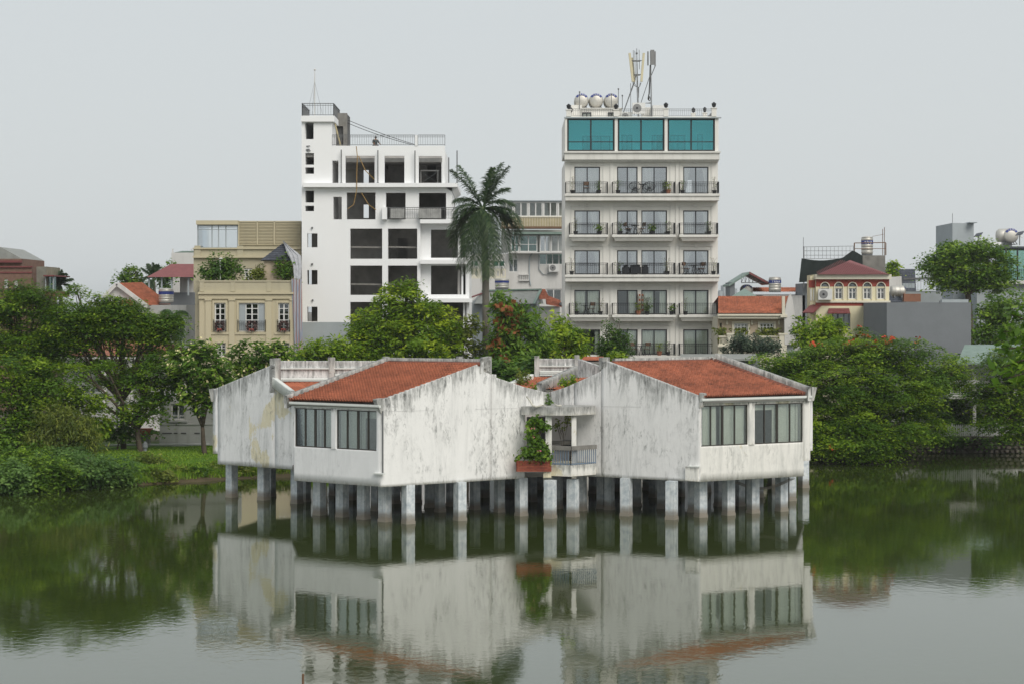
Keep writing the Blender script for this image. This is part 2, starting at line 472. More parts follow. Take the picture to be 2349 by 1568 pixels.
# roof surface with real pantile relief, laid on the parallelogram p00 -> p10 (eave), p01 -> p11 (ridge)
def tiles(name, p00, p10, p01, p11, nc, nr, mat, parent, amp=.035, step=.03, sub=5):
    p00, p10, p01, p11 = [np.array(p) for p in (p00, p10, p01, p11)]
    nrm = np.cross(p10 - p00, p01 - p00); nrm /= np.linalg.norm(nrm)
    if nrm[2] < 0: nrm = -nrm
    us = np.linspace(0, 1, nc * sub + 1)
    vv, hs, lab, gr = [], [], [], []
    for r in range(nr):
        for k, (f, h, g) in enumerate(((0.0, step, 0.0), (.88, step * .08, .25), (.985, 0.0, 1.0))):
            vv.append((r + f) / nr); hs.append(h); lab.append(r); gr.append(g)
    vv = np.array(vv); hs = np.array(hs); gr = np.array(gr)
    U, Vv = np.meshgrid(us, vv)
    ph = (U * nc) % 1.0
    wave = np.abs(np.sin(np.pi * ph)) ** .8
    H = wave * amp + hs[:, None]
    pts = (p00[None, None] * ((1 - U) * (1 - Vv))[..., None] + p10[None, None] * (U * (1 - Vv))[..., None]
           + p01[None, None] * ((1 - U) * Vv)[..., None] + p11[None, None] * (U * Vv)[..., None]) + nrm * H[..., None]
    rr = np.random.RandomState(5); tr = rr.rand(nr + 1, nc + 1)
    cidx = np.minimum((U * nc).astype(int), nc - 1); ridx = np.array(lab)
    tile = tr[ridx[:, None], cidx]
    a, b = U.shape
    idx = np.arange(a * b).reshape(a, b)
    q = np.stack([idx[:-1, :-1], idx[:-1, 1:], idx[1:, 1:], idx[1:, :-1]], -1).reshape(-1, 4)
    return np_mesh(name, pts.reshape(-1, 3), q, mat, parent, point_attr={'tile': tile.ravel()})

# ------------------------------------------------------------------ water, ground, banks
def water_mat():
    t = NT('murky_green_pond_water')
    big = t.noise(.045, t.pos((1, 1.6, 1)), 3, .5)
    am = t.ramp(big, .36, .60, .35, 1.25)
    n1 = t.noise(1.0, t.pos((3.4, 2.6, 1)), 3, .5, .6)
    n3 = t.noise(1.0, t.pos((.35, .30, 1)), 2, .5)
    h = t.math('ADD', t.math('MULTIPLY', n1, am), t.math("MULTIPLY", n3, 1.2))
    nm = t.bump(h, 1.0, .0022)
    b = t.bsdf((.036, .052, .011), .035, spec=.5, normal=nm)
    b.inputs['IOR'].default_value = 2.1
    return t.done(b)
m = MB(); m.quad((-900, -300, 0), (900, -300, 0), (900, 140, 0), (-900, 140, 0))
tag(m.build('water', water_mat()), kind='structure')

def ground_mat():
    t = NT('earth_and_turf'); w = t.pos()
    z = t.node('ShaderNodeSeparateXYZ'); t.link(t.node('ShaderNodeNewGeometry').outputs['Position'], z.inputs[0])
    n = t.noise(1.2, w, 5, .65)
    g = t.mix(t.ramp(n, .35, .65), (.055, .12, .014), (.095, .18, .022))
    e = t.mix(n, (.06, .05, .03), (.14, .11, .065))
    cc = t.mix(t.ramp(t.math('ADD', z.outputs[2], t.math('MULTIPLY', n, .3)), .62, .38), g, e)
    cc = t.mix(t.math('MAXIMUM', t.ramp(z.outputs[1], 109, 114), t.ramp(z.outputs[0], -4, 4)), cc, t.mix(n, (.07, .062, .045), (.15, .135, .11)))
    return t.done(t.bsdf(cc, .95, spec=.1, normal=t.bump(t.noise(6, w, 4), .5, .05)))
SH = [(-900, 80), (-60, 84), (-30, 89), (-24, 91.5), (-19, 95.5), (-14, 99.5), (-9, 101.5), (0, 104), (9, 108), (12, 113), (14.2, 116.8), (40, 117.2), (900, 118)]
def shore(x):
    for (a, b), (c, d) in zip(SH[:-1], SH[1:]):
        if a <= x <= c: return b + (d - b) * (x - a) / (c - a)
GZ = 1.0
xs = [-900, -300, -100] + list(np.arange(-60, 14, 1.0)) + list(np.arange(14, 60, 2.0)) + [100, 300, 900]
rows = [(-6, -1.2), (0, -.02), (.7, .28), (2, .52), (4, .78), (7, .98), (11, 1.04), (25, 1.05), (80, 1.05), (300, 1.05), (3000, 1.05)]
V, Q = [], []
for i, x in enumerate(xs):
    for j, (o, z) in enumerate(rows):
        y = shore(x) + o
        if x > 13: z = -1.2 if j == 0 else (1.0 if j > 1 else .98); y = shore(x) + (.45 if j == 0 else .6 + max(o, 0))
        if 0 < j < 7 and x < 13: y += rnd.uniform(-.25, .25); z += rnd.uniform(-.05, .05)
        V.append((x, y, z))
nr_ = len(rows)
for i in range(len(xs) - 1):
    for j in range(nr_ - 1):
        a = i * nr_ + j
        Q.append((a, a + nr_, a + nr_ + 1, a + 1))
tag(np_mesh('ground', V, Q, ground_mat(), smooth=True), kind='structure')

# mown grass on the left bank
rs = np.random.RandomState(3)
n = 52000
gx = rs.uniform(-27, -8, n); go = rs.rand(n) ** 1.1 * 12 + .3
gy = np.array([shore(x) for x in gx]) + go
gz = np.interp(go, [r[0] for r in rows], [r[1] for r in rows]) - .03
hh = rs.uniform(.05, .13, n) * np.where(go < 3, 2.2, 1.0); an = rs.uniform(0, math.pi, n); ww = rs.uniform(.012, .03, n) * 1.5
dx, dy = np.cos(an) * ww, np.sin(an) * ww; lx, ly = rs.normal(0, .04, n), rs.normal(0, .04, n)
V = np.stack([np.stack([gx - dx, gy - dy, gz], -1), np.stack([gx + dx, gy + dy, gz], -1), np.stack([gx + lx + dx * .2, gy + ly + dy * .2, gz + hh], -1), np.stack([gx + lx - dx * .2, gy + ly - dy * .2, gz + hh], -1)], 1).reshape(-1, 3)
tag(np_mesh('bank_grass', V, np.arange(n * 4).reshape(-1, 4), M['grass'], face_attr={'tone': rs.rand(n)}), 'short green grass covering the left bank above the water', 'grass', kind='stuff')

# stone retaining wall along the right bank
rw = thing('stone_retaining_wall', (22, 117, 0), 'rough rubble stone retaining wall along the right bank below the picket fence', 'wall')
m = MB(); m.box(13.4, 60, 117.05, 117.6, -1, .985)
m.build('wall_core', plain('dark_mortar', (.085, .075, .06), .95, bump=.05), rw)
stone_m = [plain('rubble_stone_%d' % i, c, .95, var=.4, scale=4, bump=.04) for i, c in enumerate(((.17, .145, .115), (.12, .105, .085), (.22, .19, .16)))]
st_me = []
for k in range(6):
    m = MB(); rr = random.Random(k)
    pr = [(math.cos(a) * rr.uniform(.8, 1.1), math.sin(a) * rr.uniform(.8, 1.1)) for a in [i * math.pi / 3.5 for i in range(7)]]
    m.prism([(x * .5, z * .5) for x, z in pr], -.12, .3)
    b = len(m.v); m.v[:7] = [(x * .72, y - .1, z * .72) for x, y, z in m.v[:7]]
    me = bpy.data.meshes.new('stone'); me.from_pydata(m.v, [], m.f); me.materials.append(stone_m[k % 3]); st_me.append(me)
cnt = 0
for r_ in range(4):
    x = 15.5 + r_ * .13
    while x < 31.5 and cnt < 290:
        wd = rnd.uniform(.22, .42)
        o = bpy.data.objects.new('stone', st_me[rnd.randrange(6)]); link(o, rw)
        o.location = Vector((x + wd / 2, 116.98 + rnd.uniform(-.03, .05), .12 + r_ * .245 + rnd.uniform(-.03, .03))) - Vector((22, 117, 0))
        o.scale = (wd * .98, .55, rnd.uniform(.21, .28)); o.rotation_euler = (0, rnd.uniform(-.2, .2), 0)
        x += wd; cnt += 1

# white picket fence on that wall
pf = thing('picket_fence', (27, 117.3, 1.0), 'low white picket fence on top of the stone wall at the right bank', 'fence')
m = MB(); m.prism([(-.045, .03), (.045, .03), (.045, .66), (0, .76), (-.045, .66)], -.012, .012)
pk = bpy.data.meshes.new('picket'); pk.from_pydata(m.v, [], m.f); pk.materials.append(M['alu'])
x = 24.6
while x < 31.6:
    o = bpy.data.objects.new('picket', pk); link(o, pf); o.location = (x - 27, rnd.uniform(-.01, .01), 0); o.rotation_euler = (0, rnd.uniform(-.03, .03), 0); x += .128
for z in (1.2, 1.55):
    m = MB(); m.box(24.5, 31.6, 117.32, 117.36, z, z + .07); m.build('rail', M['alu'], pf)
for x in (25.2, 27.0, 28.8, 30.6):
    m = MB(); m.box(x, x + .09, 117.37, 117.46, .985, 1.8); m.build('post', M['alu'], pf)

# ------------------------------------------------------------------ the house on stilts
HS = thing('stilt_house', (0, 84, 0), 'derelict white house on stilts standing in the pond, orange tiled roofs', 'house')

class Plane:
    """upright plane through two points on the plan; takes sight-line measurements (x,y) to 3D points on it"""
    def __init__(s, a, b):
        s.a = Vector((a[0], a[1], 0)); s.b = Vector((b[0], b[1], 0))
        s.u = (s.b - s.a).normalized(); s.n = Vector((s.u.y, -s.u.x, 0))     # n points to the viewer
    def pt(s, x, y):
        k = (x - CX) / F
        d = (s.a.dot(s.n)) / (Vector((k, 1, 0)).dot(s.n))
        return P(x, y, d)
    def du(s, x): return (s.pt(x, CY) - Vector((0, 0, HC)) - s.a).dot(s.u)
    def zz(s, x, y): return s.pt(x, y).z
def interp(pts, x):
    for (a, b), (c, d) in zip(pts[:-1], pts[1:]):
        if a <= x <= c: return b + (d - b) * (x - a) / max(c - a, 1e-9)
    return pts[0][1] if x < pts[0][0] else pts[-1][1]

def wall_px(pl, top, bot, x0, x1, mat, name='wall', th=.22, parent=None, rows=22):
    """wall panel on plane pl between sight-lines x0..x1, top and bottom edges given as measured polylines"""
    xs_ = sorted({x0, x1, *[p[0] for p in top + bot if x0 < p[0] < x1], *np.linspace(x0, x1, max(2, int((x1 - x0) / 8)))})
    V, dt, db = [], [], []
    for x in xs_:
        a, b = pl.pt(x, interp(top, x)), pl.pt(x, interp(bot, x))
        for j in range(rows + 1):
            f = (j / rows) ** 1.3
            p = a.lerp(b, f); V.append(p); dt.append(a.z - p.z); db.append(p.z - b.z)
    nF = len(V); n1 = rows + 1
    V += [p - pl.n * th for p in V]; dt += [9] * nF; db += [9] * nF
    Q = []
    for i in range(len(xs_) - 1):
        for j in range(rows):
            a = i * n1 + j
            Q.append((a, a + 1, a + n1 + 1, a + n1)); Q.append((nF + a, nF + a + n1, nF + a + n1 + 1, nF + a + 1))
        a, b = i * n1, (i + 1) * n1
        Q.append((a, b, nF + b, nF + a)); a += rows; b += rows; Q.append((b, a, nF + a, nF + b))
    for a, fl in ((0, 0), ((len(xs_) - 1) * n1, 1)):
        for j in range(rows):
            q = (a + j, nF + a + j, nF + a + j + 1, a + j + 1); Q.append(q[::-1] if fl else q)
    dt = [0 if v == 9 else v for v in dt]
    return np_mesh(name, [tuple(p) for p in V], Q, mat, parent or HS, point_attr={'dtop': dt, 'dbot': [1 if v == 9 else v for v in db]})

def wall_uz(pl, u0, u1, z0, z1, ops, mat, name='wall', th=.2, curve=0.0):
    """flat-topped wall in the plane's own metres with window openings, finely divided for the stain attributes"""
    us = sorted({u0, u1, *[v for o in ops for v in o[:2]], *np.arange(u0, u1, .35)})
    zs = sorted({z0, z1, *[v for o in ops for v in o[2:]], *np.arange(z0, z1, .35)})
    idx, V, Q, dt, db = {}, [], [], [], []
    def vid(u, z, back):
        k = (round(u, 4), round(z, 4), back)
        if k not in idx:
            zz = z
            idx[k] = len(V); V.append(tuple(pl.a + pl.u * u - pl.n * (th if back else 0) + Vector((0, 0, zz))))
            dt.append(z1 - z); db.append(z - z0)
        return idx[k]
    def solid(i, j):
        if not (0 <= i < len(us) - 1 and 0 <= j < len(zs) - 1): return False
        cu, cz = (us[i] + us[i + 1]) / 2, (zs[j] + zs[j + 1]) / 2
        return not any(o[0] < cu < o[1] and o[2] < cz < o[3] for o in ops)
    for i in range(len(us) - 1):
        for j in range(len(zs) - 1):
            if not solid(i, j): continue
            a, b, c, d = us[i], us[i + 1], zs[j], zs[j + 1]
            Q.append((vid(a, c, 0), vid(b, c, 0), vid(b, d, 0), vid(a, d, 0)))
            Q.append((vid(b, c, 1), vid(a, c, 1), vid(a, d, 1), vid(b, d, 1)))
            for ok, e in ((solid(i - 1, j), ((a, c), (a, d))), (solid(i + 1, j), ((b, d), (b, c))), (solid(i, j - 1), ((b, c), (a, c))), (solid(i, j + 1), ((a, d), (b, d)))):
                if not ok: Q.append((vid(*e[0], 0), vid(*e[1], 0), vid(*e[1], 1), vid(*e[0], 1)))
    return np_mesh(name, V, Q, mat, HS, point_attr={'dtop': dt, 'dbot': db})

def frame_M(pl, u=0, z=0, out=0.0):
    o = pl.a + pl.u * u + pl.n * out + Vector((0, 0, z))
    return Matrix(((pl.u.x, -pl.n.x, 0, o.x), (pl.u.y, -pl.n.y, 0, o.y), (0, 0, 1, o.z), (0, 0, 0, 1)))

plA = Plane((PX(499, 89.2), 89.2), (PX(668, 86.2), 86.2))
plC = Plane((-9.19, 80.65), (-5.32, 77.9))
plB = Plane((-5.32, 77.9), (.35, 81.7))
plD = Plane((3.27, 82.7), (7.88, 80.1))
plE = Plane((7.88, 80.1), (12.5, 82.7))

# wall A, the far-left gable
botA = [(488, 1039), (499, 1039), (499.01, 1063), (668, 1075.5), (700, 1078)]
wall_px(plA, [(488, 893), (619, 838), (630, 833)], [(488, 1039), (499, 1039.7)], 488, 499, M['oldA'])
wall_px(plA, [(488, 893), (619, 838), (630, 833)], [(499, 1063), (668, 1075.5)], 499, 630, M['oldA'])
wall_px(plA, [(630, 873), (668, 903), (700, 915)], [(499, 1063), (668, 1075.5), (700, 1078)], 630, 700, M['oldA'])
wall_px(plA, [(619, 822), (630, 821)], [(619, 900), (630, 900)], 618, 631, M['coping'], 'gable_post', .35)
# wall B, the broad mouldy gable, and its continuation to the valley
topB = [(873, 916), (1112, 829)]
wall_px(plB, [(873, 917), (1108, 830), (1126, 824)], [(873, 1116), (893, 1115), (1193, 1096)], 874, 1126, M['oldB'], rows=40)
wall_px(plB, [(1108, 820), (1126, 817)], [(1108, 850), (1126, 858)], 1109, 1127, M['coping'], 'gable_post', .3)
wall_px(plB, [(1126, 857), (1138, 858), (1138.1, 865), (1200, 886), (1262, 901)], [(873, 1116), (893, 1115), (1193, 1096), (1204, 1095)], 1126.3, 1204, M['oldB'], rows=30)
wall_px(plB, [(1126, 857), (1138, 858), (1138.1, 865), (1200, 886), (1262, 901)], [(1190, 941), (1270, 941)], 1204, 1254, M['oldB'])
# wall D
topD = [(1250, 900), (1262, 898), (1300, 886), (1376, 852)]
wall_px(plD, topD, [(1240, 941), (1330, 941)], 1246, 1316, M['oldD'])
wall_px(plD, topD, [(1310, 1091), (1378, 1092)], 1316, 1378, M['oldD'], rows=30)
wall_px(plD, [(1378, 826), (1392, 828), (1600, 905), (1606, 907)], [(1347, 1091), (1606, 1104)], 1378.3, 1605.5, M['oldD'], rows=36)
wall_px(plD, [(1373, 819), (1392, 819)], [(1373, 850), (1392, 838)], 1373, 1391, M['coping'], 'gable_post', .3)

# window walls
LC, LE = (plC.b - plC.a).length, (plE.b - plE.a).length
ucw = [(plC.du(675.4) , plC.du(760.4)), (plC.du(771), plC.du(863))]
uew = [(plE.du(1603.5), plE.du(1715.6)), (plE.du(1730), plE.du(1843))]
wall_uz(plC, -.02, LC, 1.61, 4.83, [(a, b, 3.05, 4.68) for a, b in ucw], M['oldC'])
wall_uz(plE, .0, plE.du(1842.9), 1.61, 4.98, [(max(a, .06), min(b, plE.du(1842)), 3.08, 4.79) for a, b in uew], M['oldE'])
# end pier and fin at the right
m = MB(frame_M(plE)); ue = plE.du(1843); m.box(ue, ue + .33, -.03, .35, 2.28, 5.0)
def simple_wall(mb, name, mat):
    o = mb.build(name, mat, HS); me = o.data; zz = [v.co.z for v in me.vertices]
    for nm, f in (('dtop', lambda z: max(zz) - z), ('dbot', lambda z: z - min(zz))):
        a = me.attributes.new(nm, 'FLOAT', 'POINT'); a.data.foreach_set('value', [f(z) for z in zz])
    return o
simple_wall(m, 'pier', M['oldE'])
m = MB(frame_M(plE)); m.box(ue + .33, ue + .47, -.02, 2.2, 2.7, 5.05); simple_wall(m, 'wall', M['oldD'])
# windows: bronze sliding frames, panes, curtains, dark rooms
def curtain(mb, u0, u1, z0, z1, y, wob=.035, k=9.0, seed=0):
    n_ = max(8, int((u1 - u0) * 16)); rr = random.Random(seed); ph = rr.random() * 6
    vs_ = []; fs_ = []
    for i in range(n_ + 1):
        u = u0 + (u1 - u0) * i / n_
        yy = y + wob * math.sin(u * k * 2.6 + ph + math.sin(u * 7 + ph)) + wob * .4 * math.sin(u * 41 + ph)
        vs_ += [(u, yy, z0), (u + rr.uniform(-.01, .01), yy * 1.0, z1)]
    for i in range(n_): fs_.append((2 * i, 2 * i + 2, 2 * i + 3, 2 * i + 1))
    mb.add(vs_, fs_)
def sliding_window(pl, a, b, z0, z1, cuts, curts, seed, lab=None):
    T = frame_M(pl); m = MB(T); w = .045
    for x0, x1, zz0, zz1 in ((a, b, z0, z0 + w), (a, b, z1 - w, z1), (a, a + w, z0 + w, z1 - w), (b - w, b, z0 + w, z1 - w)):
        m.box(x0 + .003, x1 - .003, .05, .13, zz0 + .003, zz1 - .003)
    xs_ = [a + (b - a) * c for c in cuts]
    for i, x in enumerate(xs_): m.box(x - (.05 if i == 1 else .028), x + (.05 if i == 1 else .028), .06, .12, z0 + w, z1 - w)
    fr = m.build('window', M['bronze'], HS)
    if lab: fr['label'] = lab
    ed = [a + w] + xs_ + [b - w]
    for i in range(len(ed) - 1):
        m = MB(T); m.box(ed[i], ed[i + 1], .085 + .01 * (i % 2), .091 + .01 * (i % 2), z0 + w, z1 - w); m.build('pane', M['glass_dark'], fr)
    for j, (c0, c1, zt, zb) in enumerate(curts):
        m = MB(T); curtain(m, a + (b - a) * c0, a + (b - a) * c1, z0 + (z1 - z0) * zb, z0 + (z1 - z0) * zt, .24 + .03 * (j % 2), seed=seed + j); m.build('curtain', M['curtain'], fr, smooth=True)
    return fr
sliding_window(plC, *ucw[0], 3.05, 4.68, (.26, .53, .78), [(.02, .52, 1, 0), (.56, .62, 1, 0), (.66, .98, 1, 0)], 1)
sliding_window(plC, *ucw[1], 3.05, 4.68, (.25, .52, .77), [(.02, .53, 1, 0), (.55, .62, 1, 0), (.62, .92, 1, .80), (.92, .98, 1, 0)], 5)
sliding_window(plE, max(uew[0][0], .06), uew[0][1], 3.08, 4.79, (.22, .47, .73), [(.02, .40, 1, 0), (.46, .98, 1, 0)], 11)
sliding_window(plE, uew[1][0], min(uew[1][1], plE.du(1842)), 3.08, 4.79, (.22, .48, .74), [(.01, .075, 1, 0), (.08, .42, 1, .84), (.41, .47, 1, 0), (.5, .98, 1, 0)], 15)
# eaves: fascia and gutter boards
for pl, L0, L1, z in ((plC, -.12, LC + .02, 4.83), (plE, -.02, ue + .3, 4.98)):
    T = frame_M(pl); m = MB(T); m.box(L0, L1, -.16, .25, z, z + .10); m.build('fascia', M['trim'], HS)
    m = MB(T); m.box(L0, L1, -.05, .0, z - .09, z - .002); m.build('fascia', M['trim'], HS)
    m = MB(T)
    n_ = 20
    m.box(L0, L1, -.20, -.165, z + .035, z + .12); m.build('gutter', M['trim'], HS)
# mullion pier strips slightly proud between the windows
for pl, a, b, z0, z1 in ((plC, ucw[0][1], ucw[1][0], 3.05, 4.83), (plE, uew[0][1], uew[1][0], 3.08, 4.98)):
    m = MB(frame_M(pl)); m.box(a + .02, b - .02, -.05, .0, z0, z1 - .1); simple_wall(m, 'pier', M['oldC'] if pl is plC else M['oldE'])
# skirt corner block, ledges, downpipe
for pl, u, z, w in ((plC, LC - .35, 2.12, .55), (plD, (plD.b - plD.a).length - .5, 2.22, .5)):
    m = MB(frame_M(pl)); m.box(u, u + w, -.14, .0, z, z + .05); m.build('ledge', M['trim'], HS)
m = MB(frame_M(plB)); m.tube([(.03, -.045, 4.7), (.03, -.045, 2.15)], .035, 8); m.build('downpipe', M['grey_iron'], HS)
m = MB(frame_M(plD)); L = (plD.b - plD.a).length; m.prism([(L - .62, 1.66), (L - .05, 1.63), (L - .05, 2.2), (L - .62, 2.24)], -.12, .0); simple_wall(m, 'pier', M['oldE'])
# flared brackets at the ends of the rakes
def bracket(pl, u, z, sgn=1, out=.32):
    m = MB(frame_M(pl)); y0, y1 = -.04, .24
    m.prism([(u, z - .55), (u + .10 * sgn, z - .55), (u + out * sgn, z - .02), (u + out * sgn, z + .03), (u, z + .06)][::(1 if sgn > 0 else -1)], y0, y1)
    simple_wall(m, 'bracket', M['coping'])
bracket(plA, plA.du(489), plA.zz(488, 893), -1, .25)
bracket(plB, .06, plB.zz(874, 917) + .02, -1, .33)
bracket(plD, L - .02, plD.zz(1603, 903), 1, .22)
bracket(plE, ue + .42, plE.zz(1860, 889), 1, .26)

# main roofs -------------------------------------------------------------
def rake_parapet(p, q, h, w, mat, name='parapet'):
    p, q = Vector(p), Vector(q); t = q - p; nseg = max(2, int(t.length / .4))
    s_ = Vector((t.y, -t.x, 0)).normalized() * w / 2
    V, dt, Q = [], [], []
    for i in range(nseg + 1):
        b = p.lerp(q, i / nseg)
        for o, z in ((-1, -.35), (-1, h * .5), (-1, h), (1, h), (1, h * .5), (1, -.35)):
            V.append(tuple(b + s_ * o + Vector((0, 0, z)))); dt.append(h - z)
    for i in range(nseg):
        for k in range(6):
            Q.append((i * 6 + k, i * 6 + (k + 1) % 6, (i + 1) * 6 + (k + 1) % 6, (i + 1) * 6 + k))
    e = nseg * 6
    Q += [(0, 1, 4, 5), (1, 2, 3, 4), (e + 5, e + 4, e + 1, e), (e + 4, e + 3, e + 2, e + 1)]
    return np_mesh(name, V, Q, mat, HS, point_attr={'dtop': dt, 'dbot': [1.0] * len(V)})
def main_roof(e1, e2, r1, r2, nc, nr, mat):
    e1, e2, r1, r2 = map(Vector, (e1, e2, r1, r2))
    tiles('roof', e1, e2, r1, r2, nc, nr, mat, HS, amp=.085, step=.10)
    m = MB(); m.slab([p + Vector((0, 0, -.03)) for p in (e1, e2, r2, r1)], .12); m.build('roof_deck', M['concrete'], HS)
E1, E2 = Vector((-9.45, 80.72, 4.93)), Vector((-5.46, 77.88, 4.95))
vB = plB.pt(1108, 836) - plB.pt(874, 924); vB = Vector((vB.x, vB.y, 0))
R2 = plB.pt(1100, 834) - plB.n * .02; R2.z = plB.zz(1100, 837); R1 = E1 + (R2 - E2)
R2 = E2 + (R2 - E2)
main_roof(E1, E2, R1, R2, 32, 20, M['tile'])
rake_parapet(E1 + Vector((-.12, .02, .08)), R1 + Vector((-.12, .1, .10)), .18, .26, M['coping'])
rake_parapet(R1 + Vector((-.1, .2, .02)), R2 + Vector((.1, .05, .02)), .24, .22, M['coping'])
m = MB(); m.tube([E1 + Vector((.05, 0, .05)), R1 + Vector((.05, 0, .06))], .10, 8); m.tube([R1 + Vector((0, .02, .05)), R2 + Vector((0, -.05, .05))], .09, 8); m.build('ridge_tiles', M['ridge'], HS, smooth=True)
E3, E4 = Vector((8.06, 80.03, 5.06)), Vector((12.62, 82.6, 5.08))
vD = plD.pt(1392, 836) - plD.pt(1602, 912)
pR3 = plD.pt(1390, 833); R3 = Vector((pR3.x + .24, pR3.y + .28, plD.zz(1390, 835))); R4 = E4 + (R3 - E3)
main_roof(E3, E4, R3, R4, 42, 22, M['tile_old'])
rake_parapet(E4 + Vector((.25, .1, .14)), R4 + Vector((.25, .15, .12)), .26, .30, M['coping'])
rake_parapet(R3 + Vector((.1, .2, .02)), R4 + Vector((.2, .2, .02)), .22, .22, M['coping'])
m = MB(); m.tube([E4 + Vector((.02, 0, .08)), R4 + Vector((.02, 0, .10))], .12, 8); m.tube([R3 + Vector((0, .02, .05)), R4 + Vector((0, 0, .05))], .09, 8); m.build('ridge_tiles', M['ridge'], HS, smooth=True)
# stub posts along the ridges
for p in (P(909, 826, 83.9), P(760, 824, 88), P(1054, 822, 92), P(885, 822, 92), P(1507, 826, 85.2), P(1637, 824, 85.1), P(1655, 842, 88)):
    m = MB(); m.rbox(p, .26, .26, p.z - .6, p.z + .10, .5); simple_wall(m, 'gable_post', M['coping'])

# clerestory ridge walls with louvres behind the left and middle gables
def clerestory(x0, x1, ytop, ybot, d, louv, mat, posts=()):
    pl = Plane((PX(x0, d), d), (PX(x1, d), d + .01))
    wall_px(pl, [(x0, ytop), (x1, ytop)], [(x0, ybot), (x1, ybot)], x0, x1, mat, 'clerestory_wall', .2, rows=10)
    zt = PZ(ytop + 17, d)
    m = MB(); m.box(PX(x0, d), PX(x1, d), d - .10, d, zt - .035, zt + .02); m.build('ledge', M['trim'], HS)
    for a, b, y0, y1 in louv:
        m = MB(); m.box(PX(a, d), PX(b, d), d - .012, d - .002, PZ(y1, d), PZ(y0, d)); vent = m.build('vent', M['gap_shade'], HS)  # dark backing plate paints the shade between the slats
        k = 3
        for i in range(k):
            zc = PZ(y0, d) + (PZ(y1, d) - PZ(y0, d)) * (i + .5) / k
            m = MB(); m.hexa([(PX(a, d), d - .10, zc - .05), (PX(b, d), d - .10, zc - .05), (PX(b, d), d - .02, zc - .0), (PX(a, d), d - .02, zc - .0), (PX(a, d), d - .10, zc - .02), (PX(b, d), d - .10, zc - .02), (PX(b, d), d - .02, zc + .03), (PX(a, d), d - .02, zc + .03)])
            m.build('louvre_slat', M['trim'], vent)
    for x, y in posts:
        m = MB(); m.box(PX(x - 5.5, d), PX(x + 5.5, d), d - .14, d + .2, PZ(ybot, d), PZ(y, d)); simple_wall(m, 'gable_post', M['coping'])
clerestory(630, 916, 827, 884, 88.0, [(637, 752, 866, 875), (769, 824, 857, 865)], M['oldD'], [(761, 820)])
clerestory(1226, 1329, 822, 866, 90.0, [(1238, 1306, 849, 860)], M['oldD'], [(1231, 816), (1323, 814)])
# small roofs
def small_roof(a, b, c, nc, nr, w=None):
    a, b, c = Vector(a), Vector(b), Vector(c); d_ = b + (c - a)
    tiles('roof', a, b, c, d_, nc, nr, M['tile'], HS, amp=.035, step=.03, sub=4)
    m = MB(); m.slab([p + Vector((0, 0, -.02)) for p in (a, b, d_, c)], .1); m.build('roof_deck', M['concrete'], HS)
    return d_
a, b, c = P(676, 901, 85.2), P(905, 899, 85.2), P(640, 877, 87.8)
small_roof(a, b, c, 20, 12)
rake_parapet(P(672, 901, 85.3), P(629, 869, 87.0), .10, .2, M['trim'])
m = MB(); m.tube([P(640, 877, 87.7), P(830, 877, 87.7)], .07, 8); m.build('ridge_tiles', M['ridge'], HS, smooth=True)
small_roof(P(1204, 893, 86.2), P(1262, 893, 86.2), P(1218, 864, 89.6) , 9, 14)
small_roof(P(1168, 884, 86.0), P(1206, 892, 85.8), P(1200, 868, 88.6), 7, 10)
small_roof(P(1250, 893, 86.5), P(1300, 893, 86.5), P(1262, 862, 89.8), 9, 14)
small_roof(P(1262, 900, 84.3), P(1322, 900, 84.3), P(1322, 866, 86.6), 9, 10)
small_roof(P(1302, 889, 84.1), P(1372, 868, 83.6), P(1318, 875, 86.5), 10, 8)
small_roof(P(1330, 828, 91), P(1376, 828, 91), P(1340, 818, 93.5), 10, 5)
rake_parapet(P(1236, 889, 86.0), P(1324, 849, 88.8), .22, .3, M['coping'])
rake_parapet(P(1165, 884, 86.0), P(1218, 862, 89.0), .10, .25, M['trim'])
plT = Plane((PX(1325, 87.4), 87.4), (PX(1380, 86.6), 86.6))
wall_px(plT, [(1325, 823), (1381, 842)], [(1325, 890), (1381, 880)], 1325, 1381, M['oldD'], 'wall', .25)
m = MB(); m.tube([P(1330, 876, 84.4), P(1345, 871, 84.2), P(1368, 862, 83.8)], .09, 7); m.build('ridge_tiles', M['ridge'], HS, smooth=True)

# floor deck and inner walls (they close the rooms behind the windows)
m = MB()
m.plate([(-13.5, 89.35), (-9.95, 86.45), (-9.05, 80.9), (-5.30, 78.15), (.30, 81.95), (3.3, 83.0), (7.86, 80.4), (12.3, 82.95), (14.2, 93), (13, 99), (-6, 99), (-12.5, 95)], 1.62, 1.82)
m.build('floor_deck', M['concrete'], HS)
for p, q, z1, mt in (((-9.15, 80.95), (-4.75, 84.0), 4.75, 'room'), ((-4.7, 84.0), (-1.0, 81.25), 5.2, 'room'), ((12.35, 82.95), (8.6, 85.1), 4.9, 'room'), ((8.55, 85.1), (4.1, 82.75), 5.2, 'room'),
                   ((-13.4, 89.6), (-11, 96), 4.6, 'greywall'), ((-11, 96), (12, 97), 5.0, 'greywall'), ((12.1, 97), (13.6, 90), 5, 'greywall'), ((13.55, 89.9), (9.0, 85.4), 5, 'greywall')):
    m = MB(); t = (Vector(q) - Vector(p)).normalized() * .1; n_ = Vector((t.y, -t.x))
    m.plate([p, q, (q[0] - n_.x, q[1] - n_.y), (p[0] - n_.x, p[1] - n_.y)] if True else [], 1.83, z1)
    m.build('inner_wall', M[mt], HS)
# flat deck roof over the hidden rear rooms
m = MB(); m.plate([(-13.2, 89.6), (-9.5, 87.2), (-5, 88.4), (1, 90.2), (3.2, 90.4), (8.7, 85.6), (13.2, 89.9), (12, 96.9), (-11, 96)], 4.62, 4.74); m.build('roof_deck', M['concrete'], HS)

